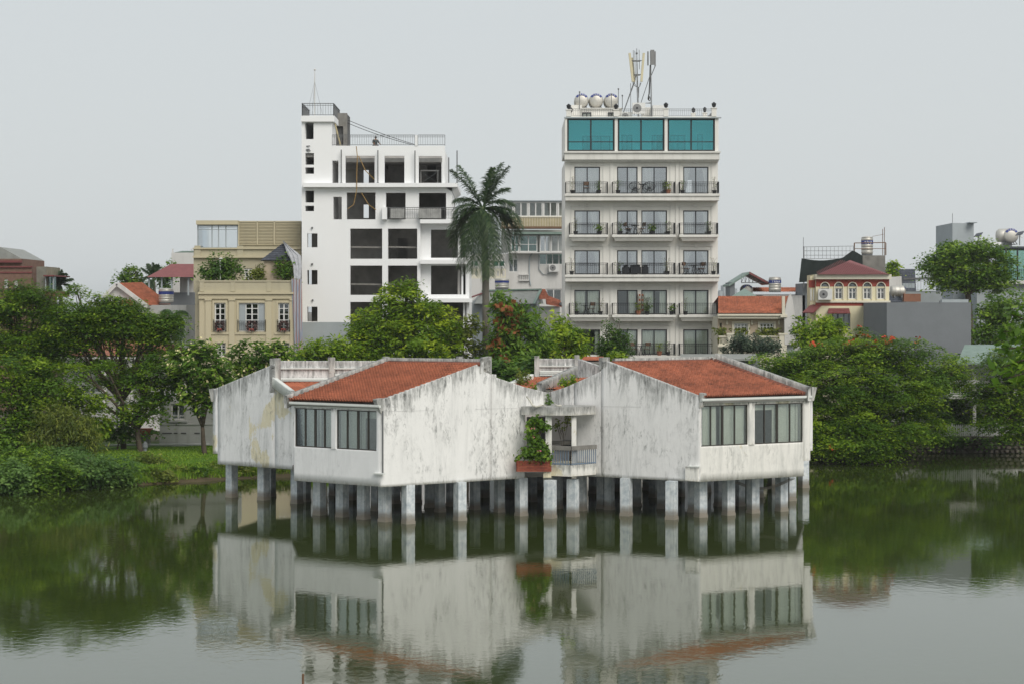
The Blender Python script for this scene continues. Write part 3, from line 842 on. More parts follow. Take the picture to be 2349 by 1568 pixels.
# balcony notch: canopy, columns, parapet rail, deck, planter -------------
m = MB(); m.plate([(PX(1195, 81.6), 81.55), (PX(1262, 80.9), 80.9), (PX(1318, 80.95), 80.95), (PX(1366, 81.9), 81.9), (PX(1366, 82.4), 82.4), (PX(1256, 83.2), 83.5)], PZ(951, 81.2), PZ(932, 81.2)); simple_wall(m, 'canopy', M['coping'])
for x0, x1, d, y0, y1 in ((1251, 1265, 81.25, 951, 1066), (1310.5, 1321.5, 81.3, 951, 1066)):
    m = MB(); m.rbox((PX((x0 + x1) / 2, d), d), (x1 - x0) / F * d, .26, PZ(y1, d), PZ(y0, d) + .02); simple_wall(m, 'column', M['oldE'])
bp = [(PX(1262, 81.15), 81.15), (PX(1309, 80.75), 80.75), (PX(1366, 81.75), 81.75)]
m = MB(); m.plate(bp + [(PX(1364, 83.0), 83.0), (PX(1256, 83.5), 83.5)], PZ(1091, 80.9), PZ(1066, 80.9)); simple_wall(m, 'balcony_deck', M['oldE'])
bz = PZ(1066, 80.9)
m = MB()
for a, b in zip(bp[:-1], bp[1:]):
    a, b = Vector((*a, 0)) + Vector((0, .12, 0)), Vector((*b, 0)) + Vector((0, .12, 0))
    m.bar(a + Vector((0, 0, bz + .72)), b + Vector((0, 0, bz + .72)), .16, .17)
simple_wall(m, 'parapet_rail', M['concrete'])
m = MB(); blue = plain('faded_blue_paint', (.17, .24, .33), .7, var=.3)
for a, b in zip(bp[:-1], bp[1:]):
    a, b = Vector((*a, bz)) + Vector((0, .12, 0)), Vector((*b, bz)) + Vector((0, .12, 0)); n_ = int((b - a).length / .115)
    for i in range(n_ + 1):
        q = a.lerp(b, i / n_); m.bar(q, q + Vector((0, 0, .65)), .035)
    m.bar(a + Vector((0, 0, .05)), b + Vector((0, 0, .05)), .04)
m.build('balustrade', blue, HS)
# recess behind: back wall with a louvred opening, cross rail
m = MB(); m.grid_wall(PX(1204, 84.2), PX(1330, 84.2), bz - .3, PZ(941, 84.2), [(PX(1208, 84.2), PX(1250, 84.2), bz - .2, PZ(955, 84.2)), (PX(1288, 84.2), PX(1312, 84.2), PZ(1025, 84.2), PZ(1008, 84.2))], 84.2, .15)
simple_wall(m, 'wall', stained('pinkish_white_wall', (.62, .58, .56), .4, (.35, .33, .33)))
m = MB(); m.box(PX(1200, 81.9), PX(1252, 81.9), 81.9, 82.05, bz + .55, bz + .75); m.build('parapet_rail', M['concrete'], HS)
m = MB(); m.box(PX(1265, 83.4), PX(1330, 83.4), 83.4, 83.5, bz + .7, bz + .86); m.build('parapet_rail', M['concrete'], HS)
# brick planter built of single bricks
pz0, pz1, pd = PZ(1080, 80.9), PZ(1054, 80.9), 80.85
px0, px1 = PX(1186, pd), PX(1262, pd)
m = MB(); m.box(px0 + .05, px1 - .05, pd + .05, pd + .62, pz0 + .01, pz1 - .08)
planter = m.build('brick_planter', M['mortar'], HS); planter['label'] = 'red brick planter box under the balcony column'
bm_ = []
for k in range(3):
    mb = MB(); g = .006; mb.box(0, .2, 0, .09, 0, .058); me = bpy.data.meshes.new('brick')
    me.from_pydata(mb.v, [], mb.f); me.materials.append(plain('red_brick_%d' % k, ((.34, .085, .05), (.28, .07, .045), (.38, .11, .065))[k], .85, var=.3, scale=7)); bm_.append(me)
rowsn = int((pz1 - pz0) / .068)
for r_ in range(rowsn):
    x = px0 - (.1 if r_ % 2 else 0)
    while x < px1 - .02:
        x0 = max(x, px0); x1 = min(x + .2, px1)
        if x1 - x0 > .04:
            o = bpy.data.objects.new('brick', bm_[rnd.randrange(3)]); link(o, planter)
            o.location = Vector((x0, pd - .045 + rnd.uniform(-.006, .006), pz0 + r_ * .068)) - org[HS.name]; o.scale.x = (x1 - x0) / .2
        x += .21
    for sx in (px0 - .045, px1 - .045):
        for k in range(3):
            o = bpy.data.objects.new('brick', bm_[rnd.randrange(3)]); link(o, planter)
            o.location = Vector((sx + .09, pd + .05 + k * .2, pz0 + r_ * .068)) - org[HS.name]; o.rotation_euler.z = R(90); o.scale.x = .95
m = MB(); m.rbox((PX(1255, 80.9), 81.05), .34, .3, PZ(1094, 80.9), PZ(1080.5, 80.9)); simple_wall(m, 'bracket', M['oldE'])
# loose plastic pipe on the canopy, cables under the floor
ct = PZ(932, 81.2)
m = MB(); m.tube([P(1208, 909, 81.6), P(1216, 918, 81.2), P(1221, 928, 81.15), P(1230, 932.0, 81.1), P(1242, 928, 81.1), P(1251, 930, 81.1)], .042, 7); m.build('drain_pipe', M['pvc'], HS, smooth=True)
m = MB(); m.tube([P(1272, 926, 81.6), P(1280, 930, 81.4), P(1287, 929, 81.3)], .04, 7); m.build('drain_pipe', M['pvc'], HS, smooth=True)
m = MB()
for k in range(3):
    a, b = P(1690 - 6 * k, 1103, 83), P(1812 + 5 * k, 1096, 83.4); pts = []
    for i in range(13):
        f = i / 12; p = a.lerp(b, f); p.z -= (.42 + .05 * k) * 4 * f * (1 - f) * (.55 + .9 * f * (1 - f)); pts.append(p)
    m.tube(pts, .016, 5)
m.build('sagging_cable', plain('faded_cable', (.22, .20, .17), .8), HS)

# stilts ---------------------------------------------------------------------
ST = [(530, 1140), (603, 1146.5), (679.6, 1154.4), (731.7, 1181), (783.7, 1185.3), (833, 1190.4), (882, 1196), (935.5, 1200.9), (1054.3, 1193.3), (1195.4, 1182.6), (1262, 1188.2), (1314, 1184.8), (1334, 1171),
      (1436.6, 1182.6), (1541, 1191), (1607.8, 1186), (1671.7, 1181.2), (1728, 1176.4), (1793.6, 1172), (1813.3, 1148), (1843.5, 1117.9), (1697.3, 1160), (1650, 1160), (1772.5, 1115), (807.7, 1145.9), (700, 1150), (862, 1171),
      (906, 1154.5), (955, 1151.7), (985, 1163), (1008.7, 1174), (1034, 1160), (1089, 1168.5), (1145, 1174), (1169, 1126), (1279, 1165.7), (1360.7, 1130.5), (1380, 1165.7), (1398, 1168.5), (1460, 1160), (1484, 1123), (1417.7, 1126),
      (1519, 1165.7), (1499, 1140), (1589.5, 1174), (620, 1138), (765, 1135), (1110, 1140), (1220, 1150), (1300, 1140), (1560, 1138), (1620, 1128), (1740, 1140), (870, 1130), (930, 1122), (1000, 1126), (1235, 1122)]
front = {530, 603, 679.6, 731.7, 783.7, 833, 882, 935.5, 1054.3, 1195.4, 1262, 1314, 1436.6, 1541, 1607.8, 1671.7, 1728, 1793.6, 1843.5, 1813.3}
for x, y in ST:
    d = HC * F / (y - CY); X_ = PX(x, d)
    rz = R(-36) if x < 890 else (R(34) if x < 1230 else (R(-29) if x < 1606 else R(30)))
    if x in (530, 603, 679.6): rz = R(-38)
    w = .40 if x in front else .34
    m = MB(); top = 1.615
    if x in (530, 603, 679.6): top = plA.zz(x, interp([(499, 1063), (668, 1075.5), (700, 1078)], x)) + .02
    m.rbox((X_, d + w * .5), w, w, .12, top, rz)
    m.rbox((X_, d + w * .5), w + .04, w + .04, -1.2, .12, rz)
    m.build('stilt', M['stilt'], HS)

# shrinkage joints scored across the big walls
for pl, pts in ((plB, [(876, 943), (985, 940.2)]), (plB, [(1090, 937.5), (1186, 935)]), (plD, [(1380, 931), (1470, 932)]), (plB, [(1127, 830), (1127.01, 1098)]), (plD, [(1378.2, 855), (1378.21, 1091)])):
    a, b = [pl.pt(*p) + pl.n * .004 for p in pts]
    m = MB(); m.bar(a, b, .009, .009); m.build('wall_joint', M['greywall'], HS)

b = P(694, 1582, 44.6); m = MB(); m.tube([(b.x, b.y, -.6), (b.x + .01, b.y, .36)], .03, 6); tag(m.build('mooring_stake', M['wood'], at=(b.x, b.y, -.6)), 'thin brown stake poking out of the water at the bottom edge', 'stake')

# ------------------------------------------------------------------ small builders shared by the town
def rect(x0, x1, y0, y1, d): return (PX(x0, d), PX(x1, d), PZ(y1, d), PZ(y0, d))
def win(parent, x0, x1, z0, z1, y, cuts=(.5,), hcuts=(), fm='iron', gm='glass_sky', w=.06, curts=(), cm='curtain_white', seed=0, arch=False, name='window', gd=.05):
    m = MB(); h = z1 - z0; t = .07; e = .003
    x0 += e; x1 -= e; z0 += e; z1 -= e
    for a, b, c, d in ((x0, x1, z0, z0 + w), (x0, x1, z1 - w, z1), (x0, x0 + w, z0 + w, z1 - w), (x1 - w, x1, z0 + w, z1 - w)): m.box(a, b, y, y + t, c, d)
    xs_ = [x0 + (x1 - x0) * c for c in cuts]
    for x in xs_: m.box(x - w * .5, x + w * .5, y + .004, y + t - .004, z0 + w, z1 - w)
    for c in hcuts:
        zc = z0 + h * c; m.box(x0 + w, x1 - w, y + .008, y + t - .008, zc - w * .3, zc + w * .3)
    fr = m.build(name, M[fm], parent)
    ed = [x0 + w] + xs_ + [x1 - w]
    for i in range(len(ed) - 1):
        m = MB(); m.box(ed[i], ed[i + 1], y + gd, y + gd + .006, z0 + w, z1 - w); m.build('pane', M[gm], fr)
    for j, c in enumerate(curts):
        m = MB(); a, b = x0 + (x1 - x0) * c[0], x0 + (x1 - x0) * c[1]
        if len(c) > 2:                                   # tied back: wide at the top, narrow below
            a2, b2 = x0 + (x1 - x0) * c[2], x0 + (x1 - x0) * c[3]; n_ = 14; vs_, fs_ = [], []
            for k in range(7):
                f = k / 6; g = f ** .7; aa, bb = a + (a2 - a) * g, b + (b2 - b) * g
                for i in range(n_ + 1):
                    u = i / n_; vs_.append((aa + (bb - aa) * u, y + .2 + .03 * math.sin(u * 22 + j), z1 - w - (h - 2 * w) * f))
            for k in range(6):
                for i in range(n_): q = k * (n_ + 1) + i; fs_.append((q, q + 1, q + n_ + 2, q + n_ + 1))
            m.add(vs_, fs_)
        else: curtain(m, a, b, z0 + w, z1 - w, y + .2, .03, 8, seed + j)
        m.build('curtain', M[cm], fr, smooth=True)
    return fr
def shell(parent, x0, x1, y0, y1, z0, z1, mat, t=.2, front=False, top=True, back=True, bops=()):
    """side walls, back wall and roof slab of a building whose front stands at y0"""
    for a, b in ((x0, x0 + t), (x1 - t, x1)):
        m = MB(); m.box(a, b, y0 + (.0 if front else .25), y1, z0, z1); m.build('wall', mat, parent)
    if back:
        m = MB(); m.grid_wall(x0 + t, x1 - t, z0, z1, list(bops), y1 - t, t); m.build('wall', mat, parent)
    if front:
        m = MB(); m.box(x0 + t, x1 - t, y0, y0 + t, z0, z1); m.build('wall', mat, parent)
    if top:
        m = MB(); m.box(x0 + t, x1 - t, y0 + .25, y1 - t, z1 - .25, z1 - .01); m.build('roof_slab', mat, parent)
def text_mesh(body, size, ext=.004):
    cu = bpy.data.curves.new('text', 'FONT'); cu.body = body; cu.size = size; cu.extrude = ext; cu.align_x = 'CENTER'; cu.resolution_u = 2
    o = bpy.data.objects.new('text', cu); col.objects.link(o)
    bpy.context.view_layer.update()
    me = bpy.data.meshes.new_from_object(o.evaluated_get(bpy.context.evaluated_depsgraph_get()))
    bpy.data.objects.remove(o); bpy.data.curves.remove(cu)
    return me
GLY = {c: text_mesh(c, 1.0, .01) for c in 'TÂNÁ'}
def glyph(mb, ch, mat4):
    me = GLY[ch]
    mb.add([mat4 @ v.co for v in me.vertices], [tuple(p.vertices) for p in me.polygons])
def lying_tank(c, r, L, label, group=None, letters=True, rz=0.0):
    """stainless tank lying along y, domed end towards the viewer, blue printed arc with the maker's letters"""
    t = thing('water_tank', c, label, 'water tank', group)
    m = MB(); m.lathe(c, [(.02, -.16), (r * .45, -.14), (r * .75, -.09), (r * .93, -.03), (r, .05), (r, L * .3), (r * 1.02, L * .32), (r, L * .34), (r, L * .66), (r * 1.02, L * .68), (r, L * .7), (r, L - .05), (r * .9, L + .04), (.02, L + .12)], 28, 'y'); m.build('tank_body', M['steel'], t, smooth=True)
    m = MB(); n_ = 14
    for k in range(n_):
        vs_ = []
        for kk in (k, k + 1):
            a = R(32) + R(116) * kk / n_
            for f, h in ((.70, -.112), (.985, -.012)): vs_.append((c[0] + r * f * math.cos(a), c[1] + h - .012, c[2] + r * f * math.sin(a)))
        m.add(vs_, [(0, 1, 3, 2)])
    arc = m.build('printed_band', M['blue_print'], t)
    if letters:
        m = MB()
        for ch, a in zip('TÂNÁ', (122, 101, 80, 58)):
            p = Vector((c[0] + r * .76 * math.cos(R(a)), c[1] - .115, c[2] + r * .76 * math.sin(R(a))))
            T = Matrix.Translation(p) @ Matrix.Rotation(R(90 - a), 4, 'Y') @ Matrix.Rotation(R(90), 4, 'X') @ Matrix.Scale(r * .30, 4)
            T = Matrix.Translation(p) @ Matrix.Rotation(R(90 - a), 4, 'Y') @ Matrix.Rotation(R(78), 4, 'X') @ Matrix.Scale(r * .30, 4)
            glyph(m, ch, T)
        m.build('lettering', M['white_print'], arc)
    m = MB()
    for y in (L * .2, L * .8):
        for s_ in (-1, 1): m.bar((c[0] + s_ * r * .9, c[1] + y, c[2] - r - .12), (c[0] + s_ * r * .62, c[1] + y, c[2] - r * .75), .06)
        m.bar((c[0] - r * .95, c[1] + y, c[2] - r - .10), (c[0] + r * .95, c[1] + y, c[2] - r - .10), .06)
    m.build('cradle', M['grey_iron'], t)
    if rz: t.rotation_euler.z = rz
    return t
def standing_tank(c, r, h, label, text=True):
    """c = foot centre"""
    t = thing('water_tank', c, label, 'water tank')
    prof = [(r * .9, 0)]
    for k in range(5): z = h * .08 + k * h * .17; prof += [(r, z), (r, z + h * .11), (r * .96, z + h * .125), (r * .96, z + h * .155)]
    prof += [(r, h * .92), (r * .8, h * .97), (.05, h)]
    m = MB(); m.lathe(c, prof, 28); m.build('tank_body', M['steel'], t, smooth=True)
    m = MB(); n_ = 28; vs_ = []; z0, z1 = c[2] + h * .56, c[2] + h * .76
    for k in range(n_):
        a = 2 * math.pi * k / n_; vs_ += [(c[0] + (r + .012) * math.cos(a), c[1] + (r + .012) * math.sin(a), z) for z in (z0, z1)]
    m.add(vs_, [(2 * k, 2 * ((k + 1) % n_), 2 * ((k + 1) % n_) + 1, 2 * k + 1) for k in range(n_)]); bd = m.build('printed_band', M['blue_print'], t, smooth=True)
    if text:
        m = MB()
        for ch, a in zip('TÂNÁ', (-118, -98, -78, -58)):
            p = Vector((c[0] + (r + .03) * math.cos(R(a)), c[1] + (r + .03) * math.sin(R(a)), z0 + .03))
            glyph(m, ch, Matrix.Translation(p) @ Matrix.Rotation(R(a + 90), 4, 'Z') @ Matrix.Rotation(R(90), 4, 'X') @ Matrix.Scale((z1 - z0) * .95, 4))
        m.build('lettering', M['white_print'], bd)
    m = MB(); m.lathe((c[0], c[1], c[2] - .1), [(r * .95, 0), (r * .95, .1)], 16); m.build('stand', M['grey_iron'], t)
    return t
def ac_unit(x, y, z, label, w=.85, h=.62):
    t = thing('air_conditioner', (x, y, z), label, 'air conditioner')
    m = MB(); m.box(x - w / 2, x + w / 2, y, y + .3, z, z + h); m.build('casing', M['plastic_white'], t)
    m = MB(); m.lathe((x - w * .14, y - .012, z + h * .5), [(h * .36, 0), (h * .40, .01)], 20, 'y'); g = m.build('fan_grille', M['panel_grey'], t)
    m = MB(); m.lathe((x - w * .14, y - .03, z + h * .5), [(h * .10, 0), (h * .11, .016)], 12, 'y'); m.build('fan_hub', M['iron'], g)
    m = MB()
    for s_ in (-1, 1): m.bar((x + s_ * w * .35, y, z - .03), (x + s_ * w * .35, y + .4, z - .03), .04)
    m.build('bracket', M['grey_iron'], t)
    return t
def sprig(n_, h, spread, leaf, seed, z0=0.0, droop=0.0):
    """leaf quads for a small plant around the origin -> V,F,tone"""
    rs_ = np.random.RandomState(seed)
    k = rs_.rand(n_)
    p = np.stack([rs_.normal(0, spread, n_) * (.35 + k), rs_.normal(0, spread, n_) * (.35 + k), z0 + k * h], -1)
    a = rs_.normal(0, 1, (n_, 3)); a[:, 2] = a[:, 2] * .5 + .5 - droop; a /= np.linalg.norm(a, axis=1)[:, None]
    b = np.cross(a, rs_.normal(0, 1, (n_, 3))); b /= np.linalg.norm(b, axis=1)[:, None] + 1e-9
    l = (leaf * rs_.uniform(.6, 1.3, n_))[:, None]
    V = np.stack([p - a * l * .5, p + b * l * .2, p + a * l * .5, p - b * l * .2], 1).reshape(-1, 3)
    return V, np.arange(n_ * 4).reshape(-1, 4), rs_.rand(n_)

# ------------------------------------------------------------------ hotel with the teal glass storey
HD = 138.0
HT = thing('apartment_hotel', (PX(1470, HD), HD, GZ), 'tall ivory apartment hotel with black balcony railings and teal glass top storey', 'building')
hx = lambda x: PX(x, HD)
hz = lambda y: PZ(y, HD)
X0, X1 = hx(1295.5), hx(1646)
COLS = [(1317, 1376), (1415, 1462), (1470.6, 1529.5), (1566.6, 1624.7)]
FLO = [(383, 445.5), (483.2, 539), (574.6, 630), (665.5, 721.5), (755.6, 813)]
ops = [rect(a, b, t, bt, HD) for t, bt in FLO for a, b in COLS]
m = MB(); m.grid_wall(X0, X1, GZ, hz(368), ops, HD, .28); m.build('wall', M['hotel'], HT)
bk = [(PX(1576, (HD + 9)), PX(1585, (HD + 9)), PZ(446, (HD + 9)), PZ(416, (HD + 9))), (PX(1575, (HD + 9)), PX(1584, (HD + 9)), PZ(534, (HD + 9)), PZ(500, (HD + 9)))]
shell(HT, X0, X1, HD, (HD + 9), GZ, hz(369), M['hotel'], bops=[(PX(1567, (HD + 9)), PX(1586, (HD + 9)), PZ(444, (HD + 9)), PZ(414, (HD + 9))), (PX(1569, (HD + 9)), PX(1582, (HD + 9)), PZ(528, (HD + 9)), PZ(503, (HD + 9)))])
for i, (t, bt) in enumerate(FLO):
    m = MB(); m.box(X0 + .2, X1 - .2, HD + .28, (HD + 8.8), hz(bt) - .28, hz(bt) - .02); m.build('floor_slab', M['room'], HT)
    for x in (1397, 1550):
        m = MB(); m.box(hx(x) - .08, hx(x) + .08, HD + .28, (HD + 8.8), hz(bt), hz(bt) + 2.5); m.build('inner_wall', M['room'], HT)
# pilasters and mouldings
for x0, x1 in ((1399, 1406), (1549, 1556)):
    m = MB(); m.box(hx(x0), hx(x1), HD - .07, HD - .002, GZ, hz(370)); m.build('pilaster', M['hotel'], HT)
for i, (t, bt) in enumerate(FLO):
    for a, b in ((1317, 1376), (1415, 1529.5), (1566.6, 1624.7)):
        m = MB(); e1, e2 = hx(a - 9), hx(b + 9); z1 = hz(t - 9)
        m.box(e1, e1 + .10, HD - .06, HD - .002, hz(bt), z1); m.box(e2 - .10, e2, HD - .06, HD - .002, hz(bt), z1)
        m.box(e1 - .02, e2 + .02, HD - .09, HD - .002, z1, z1 + .10)
        m.box(hx(a - 4), hx(b + 4), HD - .04, HD - .003, hz(t - 4), hz(t - 2))
        m.box(hx((a + b) / 2 - 3), hx((a + b) / 2 + 3), HD - .12, HD - .06, z1 - .06, z1 + .17)
        m.build('window_surround', M['hotel_trim'], HT)
cur = {(0, 0): [(.03, .49), (.51, .97)], (0, 1): [(.58, .95)], (0, 2): [(.04, .5)], (0, 3): [(.03, .3, .02, .12), (.72, .97, .9, .98)],
       (1, 0): [(.03, .3), (.6, .9, .7, .9)], (1, 1): [(.03, .2), (.6, .97, .85, .97)], (1, 2): [(.03, .25, .03, .12), (.6, .97, .85, .97)], (1, 3): [(.03, .4), (.75, .97, .88, .97)],
       (2, 0): [(.03, .3, .03, .1), (.7, .97, .9, .97)], (2, 1): [(.03, .2, .03, .1), (.72, .97)], (2, 2): [(.04, .26), (.75, .97, .88, .97)], (2, 3): [(.03, .35, .03, .1), (.7, .97, .9, .97)],
       (3, 0): [(.03, .42), (.5, .97)], (3, 1): [(.55, .97, .6, .9)], (3, 2): [(.03, .48), (.72, .97)], (3, 3): [(.03, .48), (.51, .97)],
       (4, 0): [(.03, .2), (.8, .97)], (4, 1): [(.45, .97)], (4, 2): [(.03, .97)], (4, 3): [(.03, .48), (.52, .97)]}
for i, (t, bt) in enumerate(FLO):
    for j, (a, b) in enumerate(COLS):
        x0, x1, z0, z1 = rect(a, b, t, bt, HD)
        win(HT, x0, x1, z0, z1, HD + .1, curts=cur[(i, j)], seed=i * 7 + j, w=.075, gm='glass_sky' if i < 3 else 'glass_dark', cm='curtain_white' if i < 3 else 'curtain')
BAL = [(1305.5, 1391.8), (1403.6, 1545.4), (1556.4, 1643)]
for i, (t, bt) in enumerate(FLO):
    zb = hz(bt); full = i in (0, 2, 4)
    if full:
        m = MB(); m.box(X0 - .05, X1 + .05, HD - 1.05, HD - .004, zb - .20, zb - .03); m.box(X0, X1, HD - .95, HD - .004, zb - .52, zb - .201); m.build('balcony_slab', M['hotel_trim'], HT)
    for j, (a, b) in enumerate(BAL):
        if full and j == 0: a = 1297
        if full and j == 2: b = 1645
        m = MB()
        if not full:
            m.box(hx(a) - .05, hx(b) + .05, HD - 1.03, HD - .004, zb - .20, zb - .03)
            m.hexa([(hx(a) + .2, HD - .8, zb - .48), (hx(b) - .2, HD - .8, zb - .48), (hx(b) - .2, HD - .004, zb - .48), (hx(a) + .2, HD - .004, zb - .48), (hx(a) + .03, HD - .97, zb - .2), (hx(b) - .03, HD - .97, zb - .2), (hx(b) - .03, HD - .004, zb - .2), (hx(a) + .03, HD - .004, zb - .2)])
            m.build('balcony_slab', M['hotel_trim'], HT)
            m = MB()
        y = HD - .95; q = zb - .03
        m.railing((hx(a), y, q), (hx(b), y, q), .83, .13, .016, .033)
        m.railing((hx(a), y, q), (hx(a), HD - .05, q), .83, .13, .016, .033); m.railing((hx(b), y, q), (hx(b), HD - .05, q), .83, .13, .016, .033)
        m.build('balcony_railing', M['iron'], HT)
# cornice under the glass storey
m = MB(); m.box(X0 - .10, X1 + .12, HD - .75, HD + .3, hz(353), hz(349.2)); m.box(X0 - .04, X1 + .06, HD - .62, HD + .3, hz(368), hz(353) - .002); m.box(X0, X1 + .02, HD - .4, HD - .004, hz(372), hz(368) - .002); m.build('cornice', M['hotel_trim'], HT)
zg0, zg1 = hz(349.2), hz(273)
m = MB(); m.box(X0, X1, HD - .4, (HD + 9), zg1, zg1 + .12); m.build('roof_slab', M['hotel'], HT)
m = MB(); m.box(X0 - .08, hx(1408), HD - .55, HD - .41, zg1 - .02, zg1 + .07); m.box(hx(1408), hx(1652), HD - .62, HD - .41, zg1 - .02, zg1 + .05); m.build('gutter', M['pale_grey'], HT)
for a, b in ((1295.5, 1300), (1408.8, 1415.6), (1522.8, 1529.6), (1638, 1646)):
    m = MB(); m.box(hx(a), hx(b), HD - .45, HD - .1, zg0, zg1 - .002); m.build('pier', M['hotel'], HT)
for x in (X0, X1 - .2):
    m = MB(); m.box(x, x + .2, HD - .1, (HD + 9), zg0, zg1 - .002); m.build('wall', M['hotel'], HT)
GB = [(1300.3, 1408.4), (1416, 1522.5), (1530, 1637.8)]
for a, b in GB:
    win(HT, hx(a), hx(b), zg0 + .02, zg1 - .02, HD - .3, (.5,), (.29,), w=.11, gm='glass_teal', name='glass_screen')
# terrace wall behind the glass with doors
tw = HD + 2.4
dd = [rect(a, b, t, bt, tw) for a, b, t, bt in ((1335, 1400, 312, 350), (1425, 1450, 310, 350), (1494, 1520, 310, 350), (1537, 1572, 310, 350), (1598, 1612, 308, 350))]
m = MB(); m.grid_wall(X0 + .2, X1 - .2, zg0, zg1 - .01, dd, tw, .2); m.build('terrace_wall', M['white'], HT)
for k, (a, b, c, d) in enumerate(dd):
    win(HT, a, b, c, d, tw + .05, (.33, .66) if k == 0 else ((.5,) if k != 4 else ()), w=.09, gm='glass_dark', name='terrace_door')
m = MB(); m.box(X0 + .2, X1 - .2, HD - .4, (HD + 9), zg0 - .2, zg0 - .01); m.build('terrace_floor', M['room'], HT)
m = MB(); m.box(X0 + .2, X1 - .2, (HD + 8.8), (HD + 8.99), zg0, zg1 - .002); m.build('wall', M['hotel'], HT)
# roof railing with lantern posts
zr = zg1 + .12
m = MB()
for a, b in ((1305, 1409), (1416, 1522), (1530, 1632)): m.railing((hx(a), HD - .3, zr), (hx(b), HD - .3, zr), .55, .15, .015, .028)
m.railing((hx(1640), HD - .2, zr), (hx(1640), (HD + 8), zr), .55, .2, .015, .028)
m.build('roof_railing', M['grey_iron'], HT)
for k, (x, yt, d) in enumerate(((1304, 254, HD - .3), (1412.5, 254, HD - .3), (1527, 251, HD - .3), (1637, 250, HD - .3), (1309, 262, (HD + 3)), (1314, 265, (HD + 5)), (1590, 262, (HD + 5)), (1616, 261, (HD + 5)))):
    s_ = 1.0 if k < 4 else .85
    m = MB(); X_ = PX(x, d); zt = PZ(yt, d); m.box(X_ - .17 * s_, X_ + .17 * s_, d - .17, d + .17, zr, zt); m.box(X_ - .22 * s_, X_ + .22 * s_, d - .22, d + .22, zt, zt + .06); pp = m.build('lantern_post', M['hotel'], HT)
    m = MB(); m.lathe((X_, d, zt + .06), [(.06, 0), (.06, .06), (.13 * s_, .08), (.16 * s_, .26), (.19 * s_, .28), (.10, .36), (.03, .42)], 8); m.build('lantern', M['iron'], pp)
# stair head and plant boxes on the roof
for a, b, t, d0, d1, mt, nm in ((1310, 1334, 241.6, (HD + 3), (HD + 6), 'hotel', 'stair_head'), (1334.2, 1426, 250.5, (HD + 2.8), (HD + 7), 'hotel', 'stair_head'), (1497, 1522, 242, (HD + 3), (HD + 5), 'plastic_white', 'plant_box'), (1474, 1494, 247, (HD + 5), (HD + 7), 'hotel', 'plant_box')):
    m = MB(); m.box(PX(a, d0), PX(b, d0), d0, d1, zr, PZ(t, d0)); m.build(nm, M[mt], HT)
m = MB(); m.box(PX(1333, (HD + 2.6)), PX(1428, (HD + 2.6)), (HD + 2.6), (HD + 7.1), PZ(250.4, (HD + 2.8)), PZ(248.6, (HD + 2.8))); m.build('roof_slab', M['hotel_trim'], HT)
for a, b in ((1334.5, 1356), (1394, 1409)):
    win(HT, PX(a, (HD + 2.75)), PX(b, (HD + 2.75)), zr + .05, zr + .62, (HD + 2.7), (.5,), w=.09, gm='glass_dark')
for x, nm in ((1333.6, 'leftmost of the three steel tanks lying on the hotel roof'), (1367.3, 'middle one of the three steel tanks lying on the hotel roof'), (1401.8, 'rightmost of the three steel tanks lying on the hotel roof')):
    lying_tank((PX(x, (HD + 3.6)), (HD + 3.6), PZ(231, (HD + 3.6))), .525, 1.6, nm, 'steel tanks on the hotel roof')
ac_unit(PX(1465, (HD + 2)), (HD + 2), zr + .45, 'air conditioner unit on a plinth at the foot of the cream antenna mast', .95, .8)
ac_unit(PX(1437, (HD + 2.5)), (HD + 2.5), zr + .02, 'small grey condenser box behind the hotel roof railing', .8, .6)
# antenna masts
ma = thing('antenna_mast', (PX(1464.5, (HD + 4)), (HD + 4), zr), 'roof antenna mast carrying three long cream panel antennas', 'antenna')
q = lambda x, y: P(x, y, (HD + 4))
m = MB(); m.tube([Vector((PX(1464.5, (HD + 4)), (HD + 4), zr)), q(1461.5, 200), q(1460, 112)], [.07, .06, .025], 8); m.build('mast', M['galv'], ma)
m = MB()
for x0, y0, x1, y1 in ((1452, 116, 1453, 190), (1455.5, 117, 1457, 185), (1465.5, 115, 1466, 160), (1446, 192, 1446.5, 268)): m.tube([q(x0, y0), q(x1, y1)], .022, 6)
for y, a, b in ((140, 1447, 1471), (141.5, 1450, 1468), (172, 1452, 1469), (173.5, 1453, 1467)): m.bar(q(a, y), q(b, y), .06)
m.lathe(q(1460, 126), [(.03, 0), (.08, .05), (.08, .12), (.03, .2)], 8)
m.build('crossbars', M['grey_iron'], ma)
for x0, y0, x1, y1, dd_ in ((1443, 124, 1450.5, 189, -.3), (1475.5, 124, 1470, 189, -.3), (1450, 132, 1455, 188, .35)):
    a, b = q(x0, y0), q(x1, y1); a.y += dd_; b.y += dd_; m = MB(); m.bar(a, b, .34 if dd_ < 0 else .22, .16); m.build('panel_antenna', M['panel_cream'], ma)
m = MB()
for x0, x1 in ((1450, 1463), (1454, 1464), (1470, 1464), (1468, 1465)): m.tube([q(x0, 190), q((x0 + x1) / 2, 199), q(x1, 201), q(1464.5, 225)], .02, 5)
for a, b in ((q(1455, 190), P(1430, 258, (HD + 2.3))), (q(1461, 168), P(1428, 262, (HD + 7)))): m.tube([a, b], .03, 5)
m.build('stay_rod', M['grey_iron'], ma)
mb2 = thing('antenna_mast', (PX(1493, (HD + 4)), (HD + 4), zr), 'roof antenna mast with grey box panels and black cable coil', 'antenna')
m = MB(); m.tube([Vector((PX(1494, (HD + 4)), (HD + 4), zr)), q(1493, 200), q(1491.5, 118)], [.06, .05, .04], 8); m.build('mast', M['galv'], mb2)
